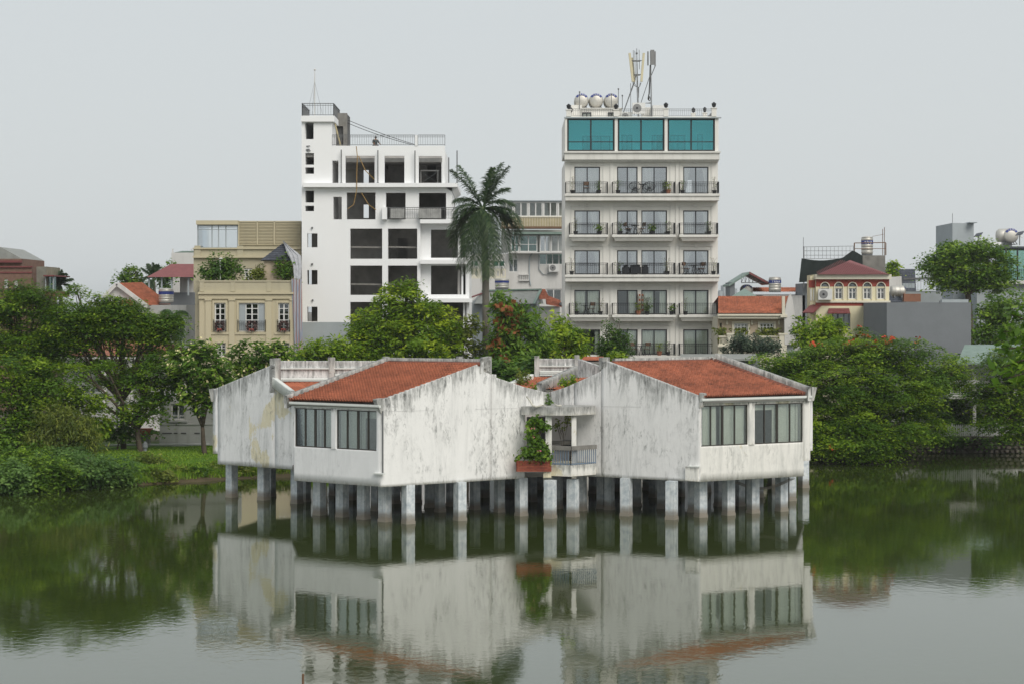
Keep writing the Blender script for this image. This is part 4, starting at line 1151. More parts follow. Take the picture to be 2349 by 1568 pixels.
for x0, x1, y0, y1, dd_ in ((1491, 1500, 116, 150, -.25), (1501, 1504, 118, 152, .1), (1484.5, 1487.5, 118, 150, .1)):
    m = MB(); m.box(PX(x0, (HD + 4)), PX(x1, (HD + 4)), (HD + 4) + dd_, (HD + 4.15) + dd_, PZ(y1, (HD + 4)), PZ(y0, (HD + 4))); m.build('panel_antenna', M['panel_grey'], mb2)
m = MB(); m.tube([q(1491, 150), q(1490, 185), q(1488.5, 215), q(1486, 228), q(1489, 232), q(1492.5, 229), q(1490, 222), q(1487, 230)], .05, 6); m.tube([q(1502, 153), q(1495, 170), q(1491, 180)], .03, 6); m.build('cable_coil', M['cable'], mb2)
m = MB(); m.tube([q(1491, 172), P(1467, 245, (HD + 3.5))], .028, 5); m.tube([q(1493, 236), q(1466, 239)], .025, 5); m.tube([q(1493, 238), q(1470, 237)], .02, 5); m.build('stay_rod', M['grey_iron'], mb2)
for x, y0, d, lb in ((1329, 213, (HD + 2.9), 'thin lightning rod in front of the leftmost roof tank'), (1402, 218, (HD + 2.9), 'thin lightning rod in front of the rightmost roof tank'), (1418, 206, (HD + 3), 'thin pole with a small camera head right of the roof tanks'), (1427, 221, (HD + 2.5), 'short dark pole with a rounded cap beside the stair head')):
    m = MB(); b = P(x, 252, d); t_ = P(x, y0, d); m.tube([b, t_], .028, 6); m.lathe(t_, [(.02, -.05), (.06, 0), (.06, .06), (.02, .1)], 8); tag(m.build('roof_pole', M['grey_iron'], at=b), lb, 'pole')

# furniture and plants on the balconies
used = {}
def pot_proto(seed, h, leaf, n_, mat='leaf_deep', pm='pot', r=.17, ph=.26):
    t = thing('potted_plant', (0, 0, 0), 'x', 'potted plant')
    m = MB(); m.lathe((0, 0, 0), [(r * .7, 0), (r, ph * .9), (r * 1.1, ph * .9), (r * 1.1, ph), (r * .9, ph)], 10); m.build('pot', M[pm], t)
    V, Q_, tn = sprig(n_, h, .16, leaf, seed, ph * .9)
    np_mesh('foliage', V, Q_, M[mat], t, face_attr={'tone': tn})
    m = MB(); rr = random.Random(seed)
    for k in range(4): m.tube([(0, 0, ph * .8), (rr.uniform(-.1, .1), rr.uniform(-.1, .1), ph + h * .5), (rr.uniform(-.25, .25), rr.uniform(-.2, .2), ph + h * .95)], .008, 4)
    m.build('stem', M['bark'], t)
    return t
PP = [pot_proto(1, .75, .12, 60), pot_proto(2, .55, .2, 70, 'leaf_mid'), pot_proto(3, 1.0, .10, 45, 'leaf_olive'), pot_proto(4, .6, .14, 90, 'leaf_bright', 'terra', .2, .3)]
rown = ['top', 'second', 'third', 'fourth', 'lowest']; coln = ['left', 'middle', 'right']
POTS = [(0, 0, 1313, 2, 'left end'), (0, 0, 1373, 0, 'right end'), (0, 1, 1417, 0, 'left end'), (0, 1, 1532, 3, 'right end'), (0, 1, 1525, 0, 'second from the right end'), (0, 2, 1565, 0, 'left end'), (0, 2, 1638, 2, 'right end'),
        (1, 0, 1320, 2, 'left end'), (1, 0, 1375, 1, 'right end'), (1, 1, 1423, 0, 'left end'), (1, 1, 1497, 1, 'middle'), (1, 1, 1532, 0, 'right end'), (1, 2, 1626, 0, 'right end'),
        (2, 0, 1311, 2, 'left end'), (2, 1, 1420, 0, 'left end'), (2, 1, 1530, 2, 'right end'), (2, 2, 1636, 2, 'right end'),
        (3, 0, 1322, 0, 'left end'), (3, 0, 1377, 2, 'right end'), (3, 1, 1464, 3, 'left of the plant rack'), (3, 1, 1484, 1, 'right of the plant rack'), (3, 1, 1540, 1, 'right end'), (3, 2, 1572, 2, 'left end'),
        (4, 1, 1532, 0, 'right end'), (4, 2, 1636, 2, 'right end'), (4, 1, 1512, 3, 'right of the folding chairs')]
for i, j, x, k, wh in POTS:
    kind_ = ('leafy plant', 'broad-leaved plant', 'tall thin plant', 'bushy plant')[k] + (' in terracotta pot' if k == 3 else ' in black pot')
    d = HD - .6; place(PP[k], used, (PX(x, d), d, hz(FLO[i][1]) - .025), rnd.uniform(0, 6), '%s, %s of the %s-row %s hotel balcony' % (kind_, wh, rown[i], coln[j]), 'potted plants on the hotel balconies')
def chair_proto():
    t = thing('folding_chair', (0, 0, 0), 'x', 'chair')
    m = MB(); m.box(-.2, .2, -.2, .2, .43, .46); m.build('seat', M['wood'], t)
    m = MB(); m.box(-.2, .2, .2, .23, .65, .9); m.build('backrest', M['wood'], t)
    for a in (-.18, .18):
        for y0, y1, zt in ((-.2, .2, .46), (.22, -.18, .92)): m = MB(); m.bar((a, y1, 0), (a, y0 if zt < .5 else .215, zt), .03); m.build('leg', M['iron'], t)
    return t
CP = chair_proto()
for i, j, x, rz, lb in ((0, 0, 1345, 0, 'lone folding chair on the top-row left hotel balcony'), (1, 1, 1441, 1.2, 'folding chair left of the table on the second-row middle hotel balcony'), (1, 1, 1472, -1.2, 'folding chair right of the table on the second-row middle hotel balcony'),
                        (2, 2, 1573, .8, 'left folding chair on the third-row right hotel balcony'), (2, 2, 1609, -.8, 'right folding chair on the third-row right hotel balcony'), (3, 0, 1356, -.6, 'folding chair on the fourth-row left hotel balcony'),
                        (4, 1, 1453, .4, 'left folding chair on the lowest-row middle hotel balcony'), (4, 1, 1484, -.4, 'right folding chair on the lowest-row middle hotel balcony')):
    d = HD - .55; place(CP, used, (PX(x, d), d, hz(FLO[i][1]) - .025), rz, lb, 'folding chairs on the hotel balconies')
def table_proto():
    t = thing('side_table', (0, 0, 0), 'x', 'table'); m = MB(); m.lathe((0, 0, .66), [(.3, 0), (.3, .03)], 16); m.build('table_top', M['iron'], t)
    for a in range(3): m = MB(); m.bar((.22 * math.cos(a * 2.1), .22 * math.sin(a * 2.1), 0), (-.1 * math.cos(a * 2.1), -.1 * math.sin(a * 2.1), .66), .03); m.build('leg', M['iron'], t)
    return t
TP = table_proto()
for i, x, lb in ((1, 1457, 'small round table between the chairs on the second-row middle hotel balcony'), (2, 1593, 'small table between the chairs on the third-row right hotel balcony'), (3, 1342, 'small table beside the chair on the fourth-row left hotel balcony'), (4, 1469, 'small table between the chairs on the lowest-row middle hotel balcony'), (0, 1474, 'small table between the round wicker chairs on the top hotel balcony')):
    d = HD - .55; place(TP, used, (PX(x, d), d, hz(FLO[i][1]) - .025), 0, lb)
def wicker_proto():
    t = thing('round_wicker_chair', (0, 0, 0), 'x', 'chair'); m = MB(); n_ = 22; c = Vector((0, 0, .55)); 
    ring = [c + Vector((.42 * math.cos(a), -.16 + .20 * math.sin(a), .33 * math.sin(a))) for a in [2 * math.pi * k / n_ for k in range(n_)]]
    for k in range(n_): m.tube([ring[k], ring[(k + 1) % n_]], .018, 5); m.tube([ring[k], c + (ring[k] - c) * .55 + Vector((0, .13, -.10)), Vector((0, .06, .42))], .008, 4, False)
    m.build('basket', M['rattan'], t)
    for k in range(3): m = MB(); m.bar((.3 * math.cos(k * 2.1 + .5), .25 * math.sin(k * 2.1 + .5), 0), (.1 * math.cos(k * 2.1 + .5), .1 * math.sin(k * 2.1 + .5), .42), .025); m.build('leg', M['iron'], t)
    return t
WP = wicker_proto()
for x, lb in ((1456, 'left round wicker chair on the top-row middle hotel balcony'), (1489, 'right round wicker chair on the top-row middle hotel balcony')):
    place(WP, used, (PX(x, HD - .5), HD - .5, hz(FLO[0][1]) - .025), 0, lb, 'round wicker chairs')
def sofa(x0, x1, lb):
    d = HD - .75; a, b = PX(x0, d), PX(x1, d); z = hz(FLO[2][1]) - .025; t = thing('rattan_sofa', ((a + b) / 2, d, z), lb, 'sofa', 'black rattan seats on the hotel balcony')
    m = MB(); m.box(a + .08, b - .08, d, d + .5, z + .1, z + .38); m.build('seat', M['rattan'], t); m = MB(); m.box(a + .08, b - .08, d - .12, d - .002, z + .1, z + .72); m.build('backrest', M['rattan'], t)
    for s_ in (a, b - .08): m = MB(); m.box(s_, s_ + .078, d - .1, d + .5, z + .05, z + .55); m.build('armrest', M['rattan'], t)
sofa(1430, 1443, 'black rattan armchair left of the sofa on the third-row middle hotel balcony'); sofa(1446, 1470, 'black rattan sofa on the third-row middle hotel balcony'); sofa(1473, 1487, 'black rattan armchair right of the sofa on the third-row middle hotel balcony')
d = HD - .4; b = Vector((PX(1470, d), d, hz(FLO[3][1]) - .025)); t = thing('plant_rack', b, 'tall dark shelf rack of flowerpots on the fourth-row middle hotel balcony', 'rack')
for k in range(4):
    m = MB(); m.box(b.x - .22, b.x + .22, d, d + .2, b.z + .25 + k * .36, b.z + .28 + k * .36); sh = m.build('shelf', M['wood'], t)
for s_ in (-.22, .2): m = MB(); m.box(b.x + s_ - .02, b.x + s_, d, d + .2, b.z, b.z + 1.45); m.build('post', M['wood'], t)
for k in range(4):
    for s_ in (-.1, .1):
        c = (b.x + s_, d + .1, b.z + .282 + k * .36); m = MB(); m.lathe(c, [(.05, 0), (.075, .12), (.07, .13)], 8); o = m.build('flowerpot', M['terra'], at=Vector(c)); tag(o, 'small terracotta flowerpot on the shelf rack, %s shelf %s' % (('lowest', 'second', 'third', 'top')[k], 'left' if s_ < 0 else 'right'), 'flowerpot', 'flowerpots on the shelf rack')
def terrace_plant(name, c, n_, h, sp_, leaf, seed, mat, label, group=None):
    t = thing(name, c, label, 'plant', group); V, Q_, tn = sprig(n_, h, sp_, leaf, seed); np_mesh('foliage', V + np.array(c), Q_, M[mat], t, face_attr={'tone': tn})
    m = MB(); rr = random.Random(seed); c = Vector(c)
    for k in range(5): m.tube([c, c + Vector((rr.uniform(-.5, .5) * sp_, 0, h * .5)), c + Vector((rr.uniform(-1.2, 1.2) * sp_, 0, h * .95))], .012, 4)
    m.build('stem', M['bark'], t)
terrace_plant('climbing_plant', (b.x + .45, d - .1, b.z), 160, 1.3, .22, .13, 9, 'leaf_deep', 'dark leafy plant beside the flowerpot rack on the hotel balcony')

# ------------------------------------------------------------------ white building under construction
WD = 134.5
WB = thing('unfinished_building', (PX(880, WD), WD, GZ), 'white unfinished concrete building with open unglazed storeys and stair tower', 'building')
wx = lambda x: PX(x, WD); wz = lambda y: PZ(y, WD)
def face(x0, x1, y0, y1, ops_, d=WD, t=.3, mat='white', nm='wall'):
    m = MB(); m.grid_wall(PX(x0, d), PX(x1, d), PZ(y1, d), PZ(y0, d), [rect(*o, d) for o in ops_], d, t); return m.build(nm, M[mat], WB)
# stair tower
face(691.7, 761, 280.4, 504.5, [(699, 719, 281.6, 319.8), (700, 720, 351.7, 378.5), (700, 720, 384.5, 399.2), (700, 720, 438, 465.2), (700, 720, 472.4, 485)])
face(691.9, 803, 504.51, 739.0, [(704.5, 728, 535.9, 567.9), (704.5, 728, 620, 653), (704.5, 728, 703.9, 737.6)])
face(691.9, 803, 739.01, 940, [], mat='pale_grey')
m = MB(); m.box(wx(691.2), wx(767.4), WD - .25, WD + 5, wz(280.3), wz(266.8)); m.build('roof_slab', M['white'], WB)
m = MB(); m.railing((wx(693), WD - .1, wz(266.8)), (wx(765), WD - .1, wz(266.8)), .87, .18, .018, .045); m.railing((wx(693), WD - .1, wz(266.8)), (wx(693), WD + 4.6, wz(266.8)), .87, .18, .018, .045); m.railing((wx(765), WD - .1, wz(266.8)), (wx(765), WD + 4.6, wz(266.8)), .87, .18, .018, .045); m.build('railing', M['grey_iron'], WB)
for a, b in ((691.9, 699), (754, 761)):
    m = MB(); m.box(wx(a), wx(b) if a > 700 else wx(a) + .25, WD + .3, WD + 5, wz(504), wz(281)); m.build('wall', M['white'], WB)
m = MB(); m.box(wx(699), wx(754), WD + 4.6, WD + 4.9, wz(739), wz(281)); m.build('wall', M['int_conc'], WB)
for y in (352, 421, 504, 597, 685):
    m = MB(); m.box(wx(693), wx(760.8), WD + .32, WD + 4.58, wz(y + 8), wz(y + 2)); m.build('floor_slab', M['int_conc'], WB)
# concrete stair head behind the tower
m = MB(); m.grid_wall(PX(764, (WD + 3)), PX(796, (WD + 3)), PZ(338, (WD + 3)), PZ(260, (WD + 3)), [rect(764.5, 787, 290, 334, (WD + 3))], (WD + 3), .25); m.build('stair_head', M['concrete'], WB)
m = MB(); m.box(PX(764, (WD + 3)), PX(796, (WD + 3)), (WD + 3.26), (WD + 5.5), PZ(338, (WD + 3)), PZ(262, (WD + 3))); m.build('stair_head', M['gap_shade'], WB)  # solid block, its dark colour painted as the doorway's inner shade
# storeys
face(761.1, 1020.5, 335, 352.4, [])
face(761.1, 1020.5, 352.41, 421.3, [(762, 776, 369, 421), (792, 859, 358, 421), (881.5, 927.3, 358, 421), (960, 1014, 358.5, 421)])
face(761.1, 1037, 430.8, 504.4, [(764.3, 783.6, 452, 503.7), (795, 861, 442, 503.7), (885, 930, 442.7, 503.7), (960.6, 1022.8, 443, 503.7)])
m = MB(); m.box(wx(697), wx(1049.7), WD - .55, WD - .002, wz(430.7), wz(421.4)); m.build('floor_slab', M['white'], WB)
m = MB(); m.prism([(wx(1020.6), wz(430.7)), (wx(1037), wz(440)), (wx(1049), wz(430.7)), (wx(1049), wz(421.4)), (wx(1020.6), wz(421.4))], WD, WD + 9); m.build('floor_slab', M['white'], WB)
face(803.02, 964, 504.41, 940, [(803.02, 876.4, 524.9, 594.2), (889.6, 956.7, 524.9, 594.2), (803.02, 876.4, 609.6, 677), (889.6, 956.7, 609.6, 677), (803.02, 876.4, 693, 800), (889.6, 956.7, 693, 800)])
face(964.02, 1076, 512, 940, [(988, 1050, 527, 592), (1056, 1076, 512, 592), (988, 1058, 609.6, 676), (1062, 1068, 609.6, 676), (985, 1062, 693, 800), (1066, 1070, 693, 800)], d=WD + .5)
for y, xa in ((504.4, 1080), (597, 1082), (685, 1083)):
    m = MB(); m.box(wx(964), wx(xa), WD - .45, WD + .49, wz(y + 9), wz(y)); m.build('floor_slab', M['white'], WB)
for y in (364, 424, 506, 597, 681, 800):
    xr = 1020 if y < 400 else (1036 if y < 500 else 1075)
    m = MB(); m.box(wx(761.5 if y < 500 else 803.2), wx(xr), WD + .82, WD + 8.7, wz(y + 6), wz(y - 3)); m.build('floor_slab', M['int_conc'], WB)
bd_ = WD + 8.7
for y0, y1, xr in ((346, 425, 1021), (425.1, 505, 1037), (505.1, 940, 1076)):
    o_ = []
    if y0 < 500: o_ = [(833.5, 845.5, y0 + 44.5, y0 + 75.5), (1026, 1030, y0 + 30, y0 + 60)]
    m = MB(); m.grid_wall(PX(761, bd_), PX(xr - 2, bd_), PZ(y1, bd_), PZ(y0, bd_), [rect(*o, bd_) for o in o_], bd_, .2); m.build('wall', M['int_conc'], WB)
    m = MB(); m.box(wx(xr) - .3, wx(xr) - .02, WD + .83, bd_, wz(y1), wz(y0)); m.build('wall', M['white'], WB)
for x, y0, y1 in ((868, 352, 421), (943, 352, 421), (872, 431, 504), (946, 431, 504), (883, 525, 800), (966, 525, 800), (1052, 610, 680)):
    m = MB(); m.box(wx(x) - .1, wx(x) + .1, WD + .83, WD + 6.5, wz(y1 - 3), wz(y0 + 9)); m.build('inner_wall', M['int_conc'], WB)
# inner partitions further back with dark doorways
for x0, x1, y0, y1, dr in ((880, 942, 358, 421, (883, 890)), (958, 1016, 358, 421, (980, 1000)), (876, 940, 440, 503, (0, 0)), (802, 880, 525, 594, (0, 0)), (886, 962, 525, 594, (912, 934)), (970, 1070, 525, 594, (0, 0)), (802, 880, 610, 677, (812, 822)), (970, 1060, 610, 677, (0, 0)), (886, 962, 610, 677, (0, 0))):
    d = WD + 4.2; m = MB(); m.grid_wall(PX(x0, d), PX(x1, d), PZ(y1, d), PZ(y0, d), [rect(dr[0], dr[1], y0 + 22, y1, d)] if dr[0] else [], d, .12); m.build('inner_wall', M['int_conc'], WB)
# railings on roof deck and fifth floor, block post
m = MB()
for a, b in ((761, 951), (958, 1020)): m.railing((wx(a), WD + .1, wz(335)), (wx(b), WD + .1, wz(335)), .76, .16, .016, .042)
m.build('railing', M['grey_iron'], WB)
m = MB(); m.box(wx(951.5), wx(957.5), WD - .05, WD + .28, wz(334.98), wz(311)); m.box(wx(877), wx(888.3), WD - .5, WD - .02, wz(504.3), wz(477)); m.build('pier', M['white'], WB)
m = MB(); m.railing((wx(888.6), WD - .35, wz(504.3)), (wx(1066), WD - .35, wz(504.3)), .83, .16, .016, .042); m.build('railing', M['grey_iron'], WB)
sacking = plain('grey_dust_sheet', (.36, .36, .35), .9, var=.3, scale=3)
for a, b, lb in ((896, 928, 'left'), (960, 1012, 'right')):
    m = MB(); curtain(m, wx(a), wx(b), wz(502), wz(479.5), WD - .40, .02, 3); tag(m.build('dust_sheet', sacking, at=(wx(a), WD - .4, wz(502))), '%s grey dust sheet hung over the railing of the unfinished building' % lb, 'sheet', 'dust sheets on the railing')
for y in (567, 652):
    for a, b in ((803.5, 876), (890, 956)):
        m = MB(); m.bar(P(a, y, WD + .5), P(b, y + 1, WD + .5), .09, .11); m.build('guard_bar', M['concrete'], WB)
# props, ropes, poles, scaffold, mast, worker
for k, (x, y0, y1, d) in enumerate(((782.5, 344, 420, WD - .3), (866.5, 345, 420, WD - .3), (951.5, 346, 421, WD - .3), (1029, 362, 422, WD - .3), (1048, 346, 424, WD - .3))):
    m = MB(); b = P(x, y1, d); m.tube([b, P(x, y0, d)], .045, 6); m.rbox(b, .16, .16, b.z, b.z + .02); tag(m.build('steel_prop', M['grey_iron'], at=b), 'dark upright steel prop on the fourth slab edge, %s from the left' % ('first', 'second', 'third', 'fourth', 'fifth')[k], 'prop', 'steel props on the unfinished building')
m = MB()
for pts in ([(817, 336), (819.5, 360), (818, 400), (818, 435), (811, 470), (797, 480)], [(822, 358), (838, 392), (858, 412)], [(829, 443), (845, 470), (862, 482)]): m.tube([P(x, y, WD - .62) for x, y in pts], .03, 5)
tag(m.build('ochre_hose', M['rope'], at=P(817, 436, WD - .6)), 'ochre hoist ropes hanging down the front of the unfinished building', 'rope')
m = MB(); m.tube([P(767, 280, WD + 1), P(781, 335, WD + 1)], .06, 6); tag(m.build('leaning_plank', M['wood_lt'], at=P(781, 335, WD + 1)), 'long pale plank leaning in the rooftop doorway beside the stair tower', 'plank')
m = MB()
for a, b, sg in (((797, 276), (950, 332), 3), ((797, 283), (946, 333), 4)):
    pts = []
    for i in range(9): f = i / 8; pts.append(P(a[0] + (b[0] - a[0]) * f, a[1] + (b[1] - a[1]) * f + sg * 4 * f * (1 - f) * .8, WD + 2))
    m.tube(pts, .022, 5)
tag(m.build('overhead_wire', M['cable'], at=P(797, 276, WD + 2)), 'two wires slung from the concrete stair head to the roof railing', 'wire')
sc = thing('scaffold_frame', P(987, 420, WD + 2), 'pale scaffold frame with cross braces in the open right-hand room', 'scaffold')
for a, b in (((965, 420), (965, 392)), ((1004, 420), (1004, 391))): m = MB(); m.tube([P(*a, WD + 2), P(*b, WD + 2)], .04, 6); m.build('post', M['plastic_white'], sc)
m = MB(); m.tube([P(964, 392, WD + 2), P(1006, 392, WD + 2)], .05, 6); m.build('top_bar', M['plastic_white'], sc)
for a, b in (((967, 396), (1002, 420)), ((1002, 396), (967, 420))): m = MB(); m.tube([P(*a, WD + 2.05), P(*b, WD + 2.05)], .02, 5); m.build('brace', M['galv'], sc)
lm = thing('lightning_mast', P(721.5, 262, WD + 1.5), 'slim white lightning mast with guy wires on top of the stair tower', 'mast')
q = lambda x, y: P(x, y, WD + 1.5)
m = MB(); m.tube([q(721.5, 266), q(721.5, 188), q(722, 158)], [.05, .045, .02], 6); m.lathe(q(722, 160), [(.02, -.1), (.09, -.04), (.09, 0), (.03, .05)], 8); m.build('pole', M['plastic_white'], lm)
m = MB()
for a, b in ((704, WD + .5), (739, WD + .5), (716, WD + 4)): m.tube([q(721.5, 188), P(a, 262, b)], .010, 4)
m.build('guy_wire', M['galv'], lm)
m = MB(); m.tube([P(1037, 440, WD), P(1043, 455, WD - .2), P(1042, 475, WD - .2), P(1036, 486, WD)], .025, 5); tag(m.build('loose_cable', M['galv'], at=P(1037, 440, WD)), 'loose grey conduit looping beside the right end of the unfinished facade', 'cable')
for k, (x, y) in enumerate(((704, 524), (704, 607), (705, 690))):
    c = P(x + 12, y - 1, WD - .02); m = MB(); m.lathe(c, [(.07, 0), (.07, -.12), (.04, -.14)], 10, 'y'); m.build('pipe_stub', M['grey_iron'], WB)
for k, (x, y) in enumerate(((703, 336), (702, 344), (704, 347))):
    c = P(x, y, WD - .02); m = MB(); m.tube([c, c + Vector((.25, -.15, 0))], .04, 6); m.build('pipe_stub', M['grey_iron'], WB)

def person(loc, h, label):
    t = thing('person', loc, label, 'person'); s_ = h / 1.7
    x, y, z = loc
    def skin(name, pts, edges, rad, mat):
        bm = bmesh.new(); sk = bm.verts.layers.skin.verify(); vv = []
        for i, ((a, b, c), r) in enumerate(zip(pts, rad)):
            v = bm.verts.new((a * s_, b * s_, c * s_)); v[sk].radius = (r * s_, r * s_); v[sk].use_root = i == 0; vv.append(v)
        for a, b in edges: bm.edges.new((vv[a], vv[b]))
        me = bpy.data.meshes.new(name); bm.to_mesh(me); bm.free()
        me.materials.append(mat); o = bpy.data.objects.new(name, me); link(o, t); mod = o.modifiers.new('Skin', 'SKIN'); mod.use_smooth_shade = True; o.modifiers.new('Sub', 'SUBSURF').render_levels = 1; return o
    J = [(0, 0, .95), (0, .02, 1.2), (-.02, .0, 1.42), (-.02, -.02, 1.5), (-.01, -.04, 1.6), (-.01, -.05, 1.67), (-.2, 0, 1.40), (-.27, -.05, 1.15), (-.2, -.2, .98), (.18, 0, 1.40), (.28, -.1, 1.18), (.34, -.3, 1.02), (-.1, 0, .9), (-.11, -.01, .5), (-.12, .02, .08), (-.12, -.12, .04), (.1, 0, .9), (.11, -.03, .5), (.13, .02, .08), (.13, -.12, .04)]
    Ed = [(0, 1), (1, 2), (2, 3), (3, 4), (4, 5), (2, 6), (6, 7), (7, 8), (2, 9), (9, 10), (10, 11), (0, 12), (12, 13), (13, 14), (14, 15), (0, 16), (16, 17), (17, 18), (18, 19)]
    Rd = [.13, .13, .12, .055, .09, .075, .065, .048, .04, .065, .048, .04, .09, .06, .045, .04, .09, .06, .045, .04]
    skin('body', J, Ed, Rd, M['skin'])
    K = [0, 1, 2, 6, 7, 9, 10]; mp = {k: i for i, k in enumerate(K)}
    skin('shirt', [J[k] for k in K], [(mp[a], mp[b]) for a, b in Ed if a in mp and b in mp], [Rd[k] * 1.15 + .015 for k in K], M['shirt'])
    K = [0, 12, 13, 14, 16, 17, 18]; mp = {k: i for i, k in enumerate(K)}
    skin('trousers', [J[k] for k in K], [(mp[a], mp[b]) for a, b in Ed if a in mp and b in mp], [Rd[k] * 1.12 + .015 for k in K], M['trousers'])
    m = MB(); m.lathe((x - .01 * s_, y - .03 * s_, z + 1.62 * s_), [(.10 * s_, -.02), (.105 * s_, .04), (.075 * s_, .09), (.02, .11)], 12); m.build('hair', M['hair'], t, smooth=True)
    t.rotation_euler.z = R(35)
person(Vector((wx(859.5), WD + .75, wz(361) + .01)), 1.5, 'person in dark work clothes standing at the roof railing of the unfinished building')

# ------------------------------------------------------------------ cream villa with louvred top floor
def hip(parent, pts, apex, mat, t=.06, name='roof'):
    m = MB(); n = len(pts); pts = [Vector(p) for p in pts]; ap = [Vector(a) for a in apex]
    vs_ = [tuple(p) for p in pts] + [tuple(a) for a in ap]
    if len(ap) == 1: fs_ = [(i, (i + 1) % n, n) for i in range(n)]
    else: fs_ = [(0, 1, 5, 4), (1, 2, 5), (2, 3, 4, 5), (3, 0, 4)]
    fs_.append(tuple(range(n))[::-1]); m.add(vs_, fs_); return m.build(name, mat, parent)
CD = 132.0
cx_ = lambda x: PX(x, CD); cz_ = lambda y: PZ(y, CD)
CV = thing('cream_villa', (cx_(570), CD, GZ), 'cream classical villa with white French windows, roof garden and louvred penthouse', 'building')
CW = [(491.6, 517.4, 695, 760.8), (547.6, 607.5, 695, 760.8), (638, 663.5, 695, 760.8), (498, 518, 786, 817), (640, 664, 786, 817)]
m = MB(); m.grid_wall(cx_(457), cx_(675), GZ, cz_(686), [rect(*w, CD) for w in CW], CD, .3); m.build('wall', M['cream'], CV)
m = MB(); m.box(cx_(455), cx_(676), CD - .25, CD + .3, cz_(675), cz_(670.6)); m.box(cx_(456), cx_(675.5), CD - .12, CD + .3, cz_(686), cz_(675) - .003); m.build('cornice', M['cream'], CV)
m = MB(); m.box(cx_(457), cx_(671), CD, CD + .3, cz_(670.5), cz_(647)); m.box(cx_(456), cx_(672), CD - .06, CD + .36, cz_(646.9), cz_(643.5)); m.build('parapet', M['cream_dk'], CV)
for x in (463, 534, 617):
    m = MB(); m.box(cx_(x - 5), cx_(x + 5), CD - .04, CD - .003, cz_(669), cz_(647)); m.build('parapet_pier', M['cream_dk'], CV)
for x in (478, 532, 617, 669.5):
    m = MB(); m.box(cx_(x - 6.5 if x < 660 else x - 4), cx_(x + 6.5 if x < 660 else x + 4), CD - .10, CD - .003, GZ, cz_(690)); m.box(cx_(x - 8 if x < 660 else x - 5), cx_(x + 8 if x < 660 else x + 5), CD - .16, CD - .003, cz_(690) + .003, cz_(686.2)); m.build('pilaster', M['cream'], CV)
for k, (a, b, t, bt) in enumerate(CW):
    x0, x1, z0, z1 = rect(a, b, t, bt, CD)
    m = MB(); e = .13
    for p in ((x0 - e, x0, z0 - .02, z1 + e), (x1, x1 + e, z0 - .02, z1 + e), (x0, x1, z1, z1 + e), (x0 - e * 2, x1 + e * 2, z0 - .2, z0 - .03)): m.box(p[0], p[1], CD - .07, CD - .003, p[2], p[3])
    m.build('window_surround', M['cream'], CV)
    win(CV, x0, x1, z0, z1, CD + .08, (.26, .5, .74) if k == 1 else (.5,), (.2, .4, .6, .8), fm='alu', gm='glass_dark', w=.09 if k < 3 else .07)
    if k == 1:
        for u in (.13, .87):
            m = MB(); xx = x0 + (x1 - x0) * u; m.box(xx - .22, xx + .22, CD + .06, CD + .078, z0 + .1, z1 - .1); m.build('shutter', M['pale_grey'], CV)
    if k < 3:
        m = MB(); m.railing((x0 - .05, CD - .12, z0), (x1 + .05, CD - .12, z0), .72, .12, .014, .028); m.railing((x0 - .05, CD - .12, z0), (x0 - .05, CD, z0), .82, .12, .014, .028); m.railing((x1 + .05, CD - .12, z0), (x1 + .05, CD, z0), .82, .12, .014, .028); m.build('window_guard', M['iron'], CV)
        c = Vector(((x0 + x1) / 2, CD - .2, z0 + .38)); wr = thing('wreath', c, 'Christmas wreath with red bow on the %s window guard of the cream villa' % ('left', 'wide middle', 'right')[k], 'wreath', 'wreaths on the cream villa')
        rs_ = np.random.RandomState(k); nn = 260; a_ = rs_.rand(nn) * 6.283; rr = .29 + rs_.normal(0, .05, nn)
        pp = np.stack([c.x + rr * np.cos(a_), c.y + rs_.normal(0, .04, nn), c.z + rr * np.sin(a_)], -1); dv = rs_.normal(0, .05, (nn, 3)); ev = rs_.normal(0, .03, (nn, 3))
        np_mesh('garland', np.stack([pp - dv, pp + ev, pp + dv, pp - ev], 1).reshape(-1, 3), np.arange(nn * 4).reshape(-1, 4), plain('wreath_%d' % k, (.17, .10, .09), .8, var=.8, scale=14), wr)
        m = MB(); m.prism([(c.x - .02, c.z - .2), (c.x - .2, c.z - .38), (c.x - .13, c.z - .14), (c.x, c.z - .18), (c.x + .13, c.z - .14), (c.x + .2, c.z - .38), (c.x + .02, c.z - .2), (c.x, c.z - .42)], c.y - .08, c.y - .05); m.build('bow', M['red_wall'], wr)
# body of the villa
shell(CV, cx_(457), cx_(675), CD, CD + 9, GZ, cz_(668), M['cream'])
m = MB(); m.box(cx_(443), cx_(456.9), CD + .8, CD + 9, GZ, cz_(644)); m.build('wall', M['cream_dk'], CV)
sd_ = CD + 3.5; sx = lambda x: PX(x, sd_); sz = lambda y: PZ(y, sd_)
m = MB(); m.grid_wall(sx(444), sx(690), cz_(669), sz(571), [rect(560, 579, 616, 646, sd_)], sd_, .3); m.build('wall', M['cream_dk'], CV)
win(CV, *rect(560, 579, 616, 646, sd_), sd_ + .06, (.5,), (.35, .7), fm='alu', gm='glass_dark', w=.1)
m = MB(); m.box(sx(443), sx(690.5), sd_ - .25, sd_ + .3, sz(592), sz(588)); m.box(sx(443), sx(690.5), sd_ - .15, sd_ + .3, sz(572), sz(569)); m.build('cornice', M['cream'], CV)
for x in (453, 551):
    m = MB(); m.box(sx(x - 7), sx(x + 7), sd_ - .08, sd_ - .003, sz(588), sz(564)); m.build('parapet_pier', M['cream_dk'], CV)
shell(CV, sx(444), sx(690), sd_, sd_ + 5.4, cz_(669), sz(570), M['cream_dk'])
td_ = sd_ + .5; tx = lambda x: PX(x, td_); tz = lambda y: PZ(y, td_)
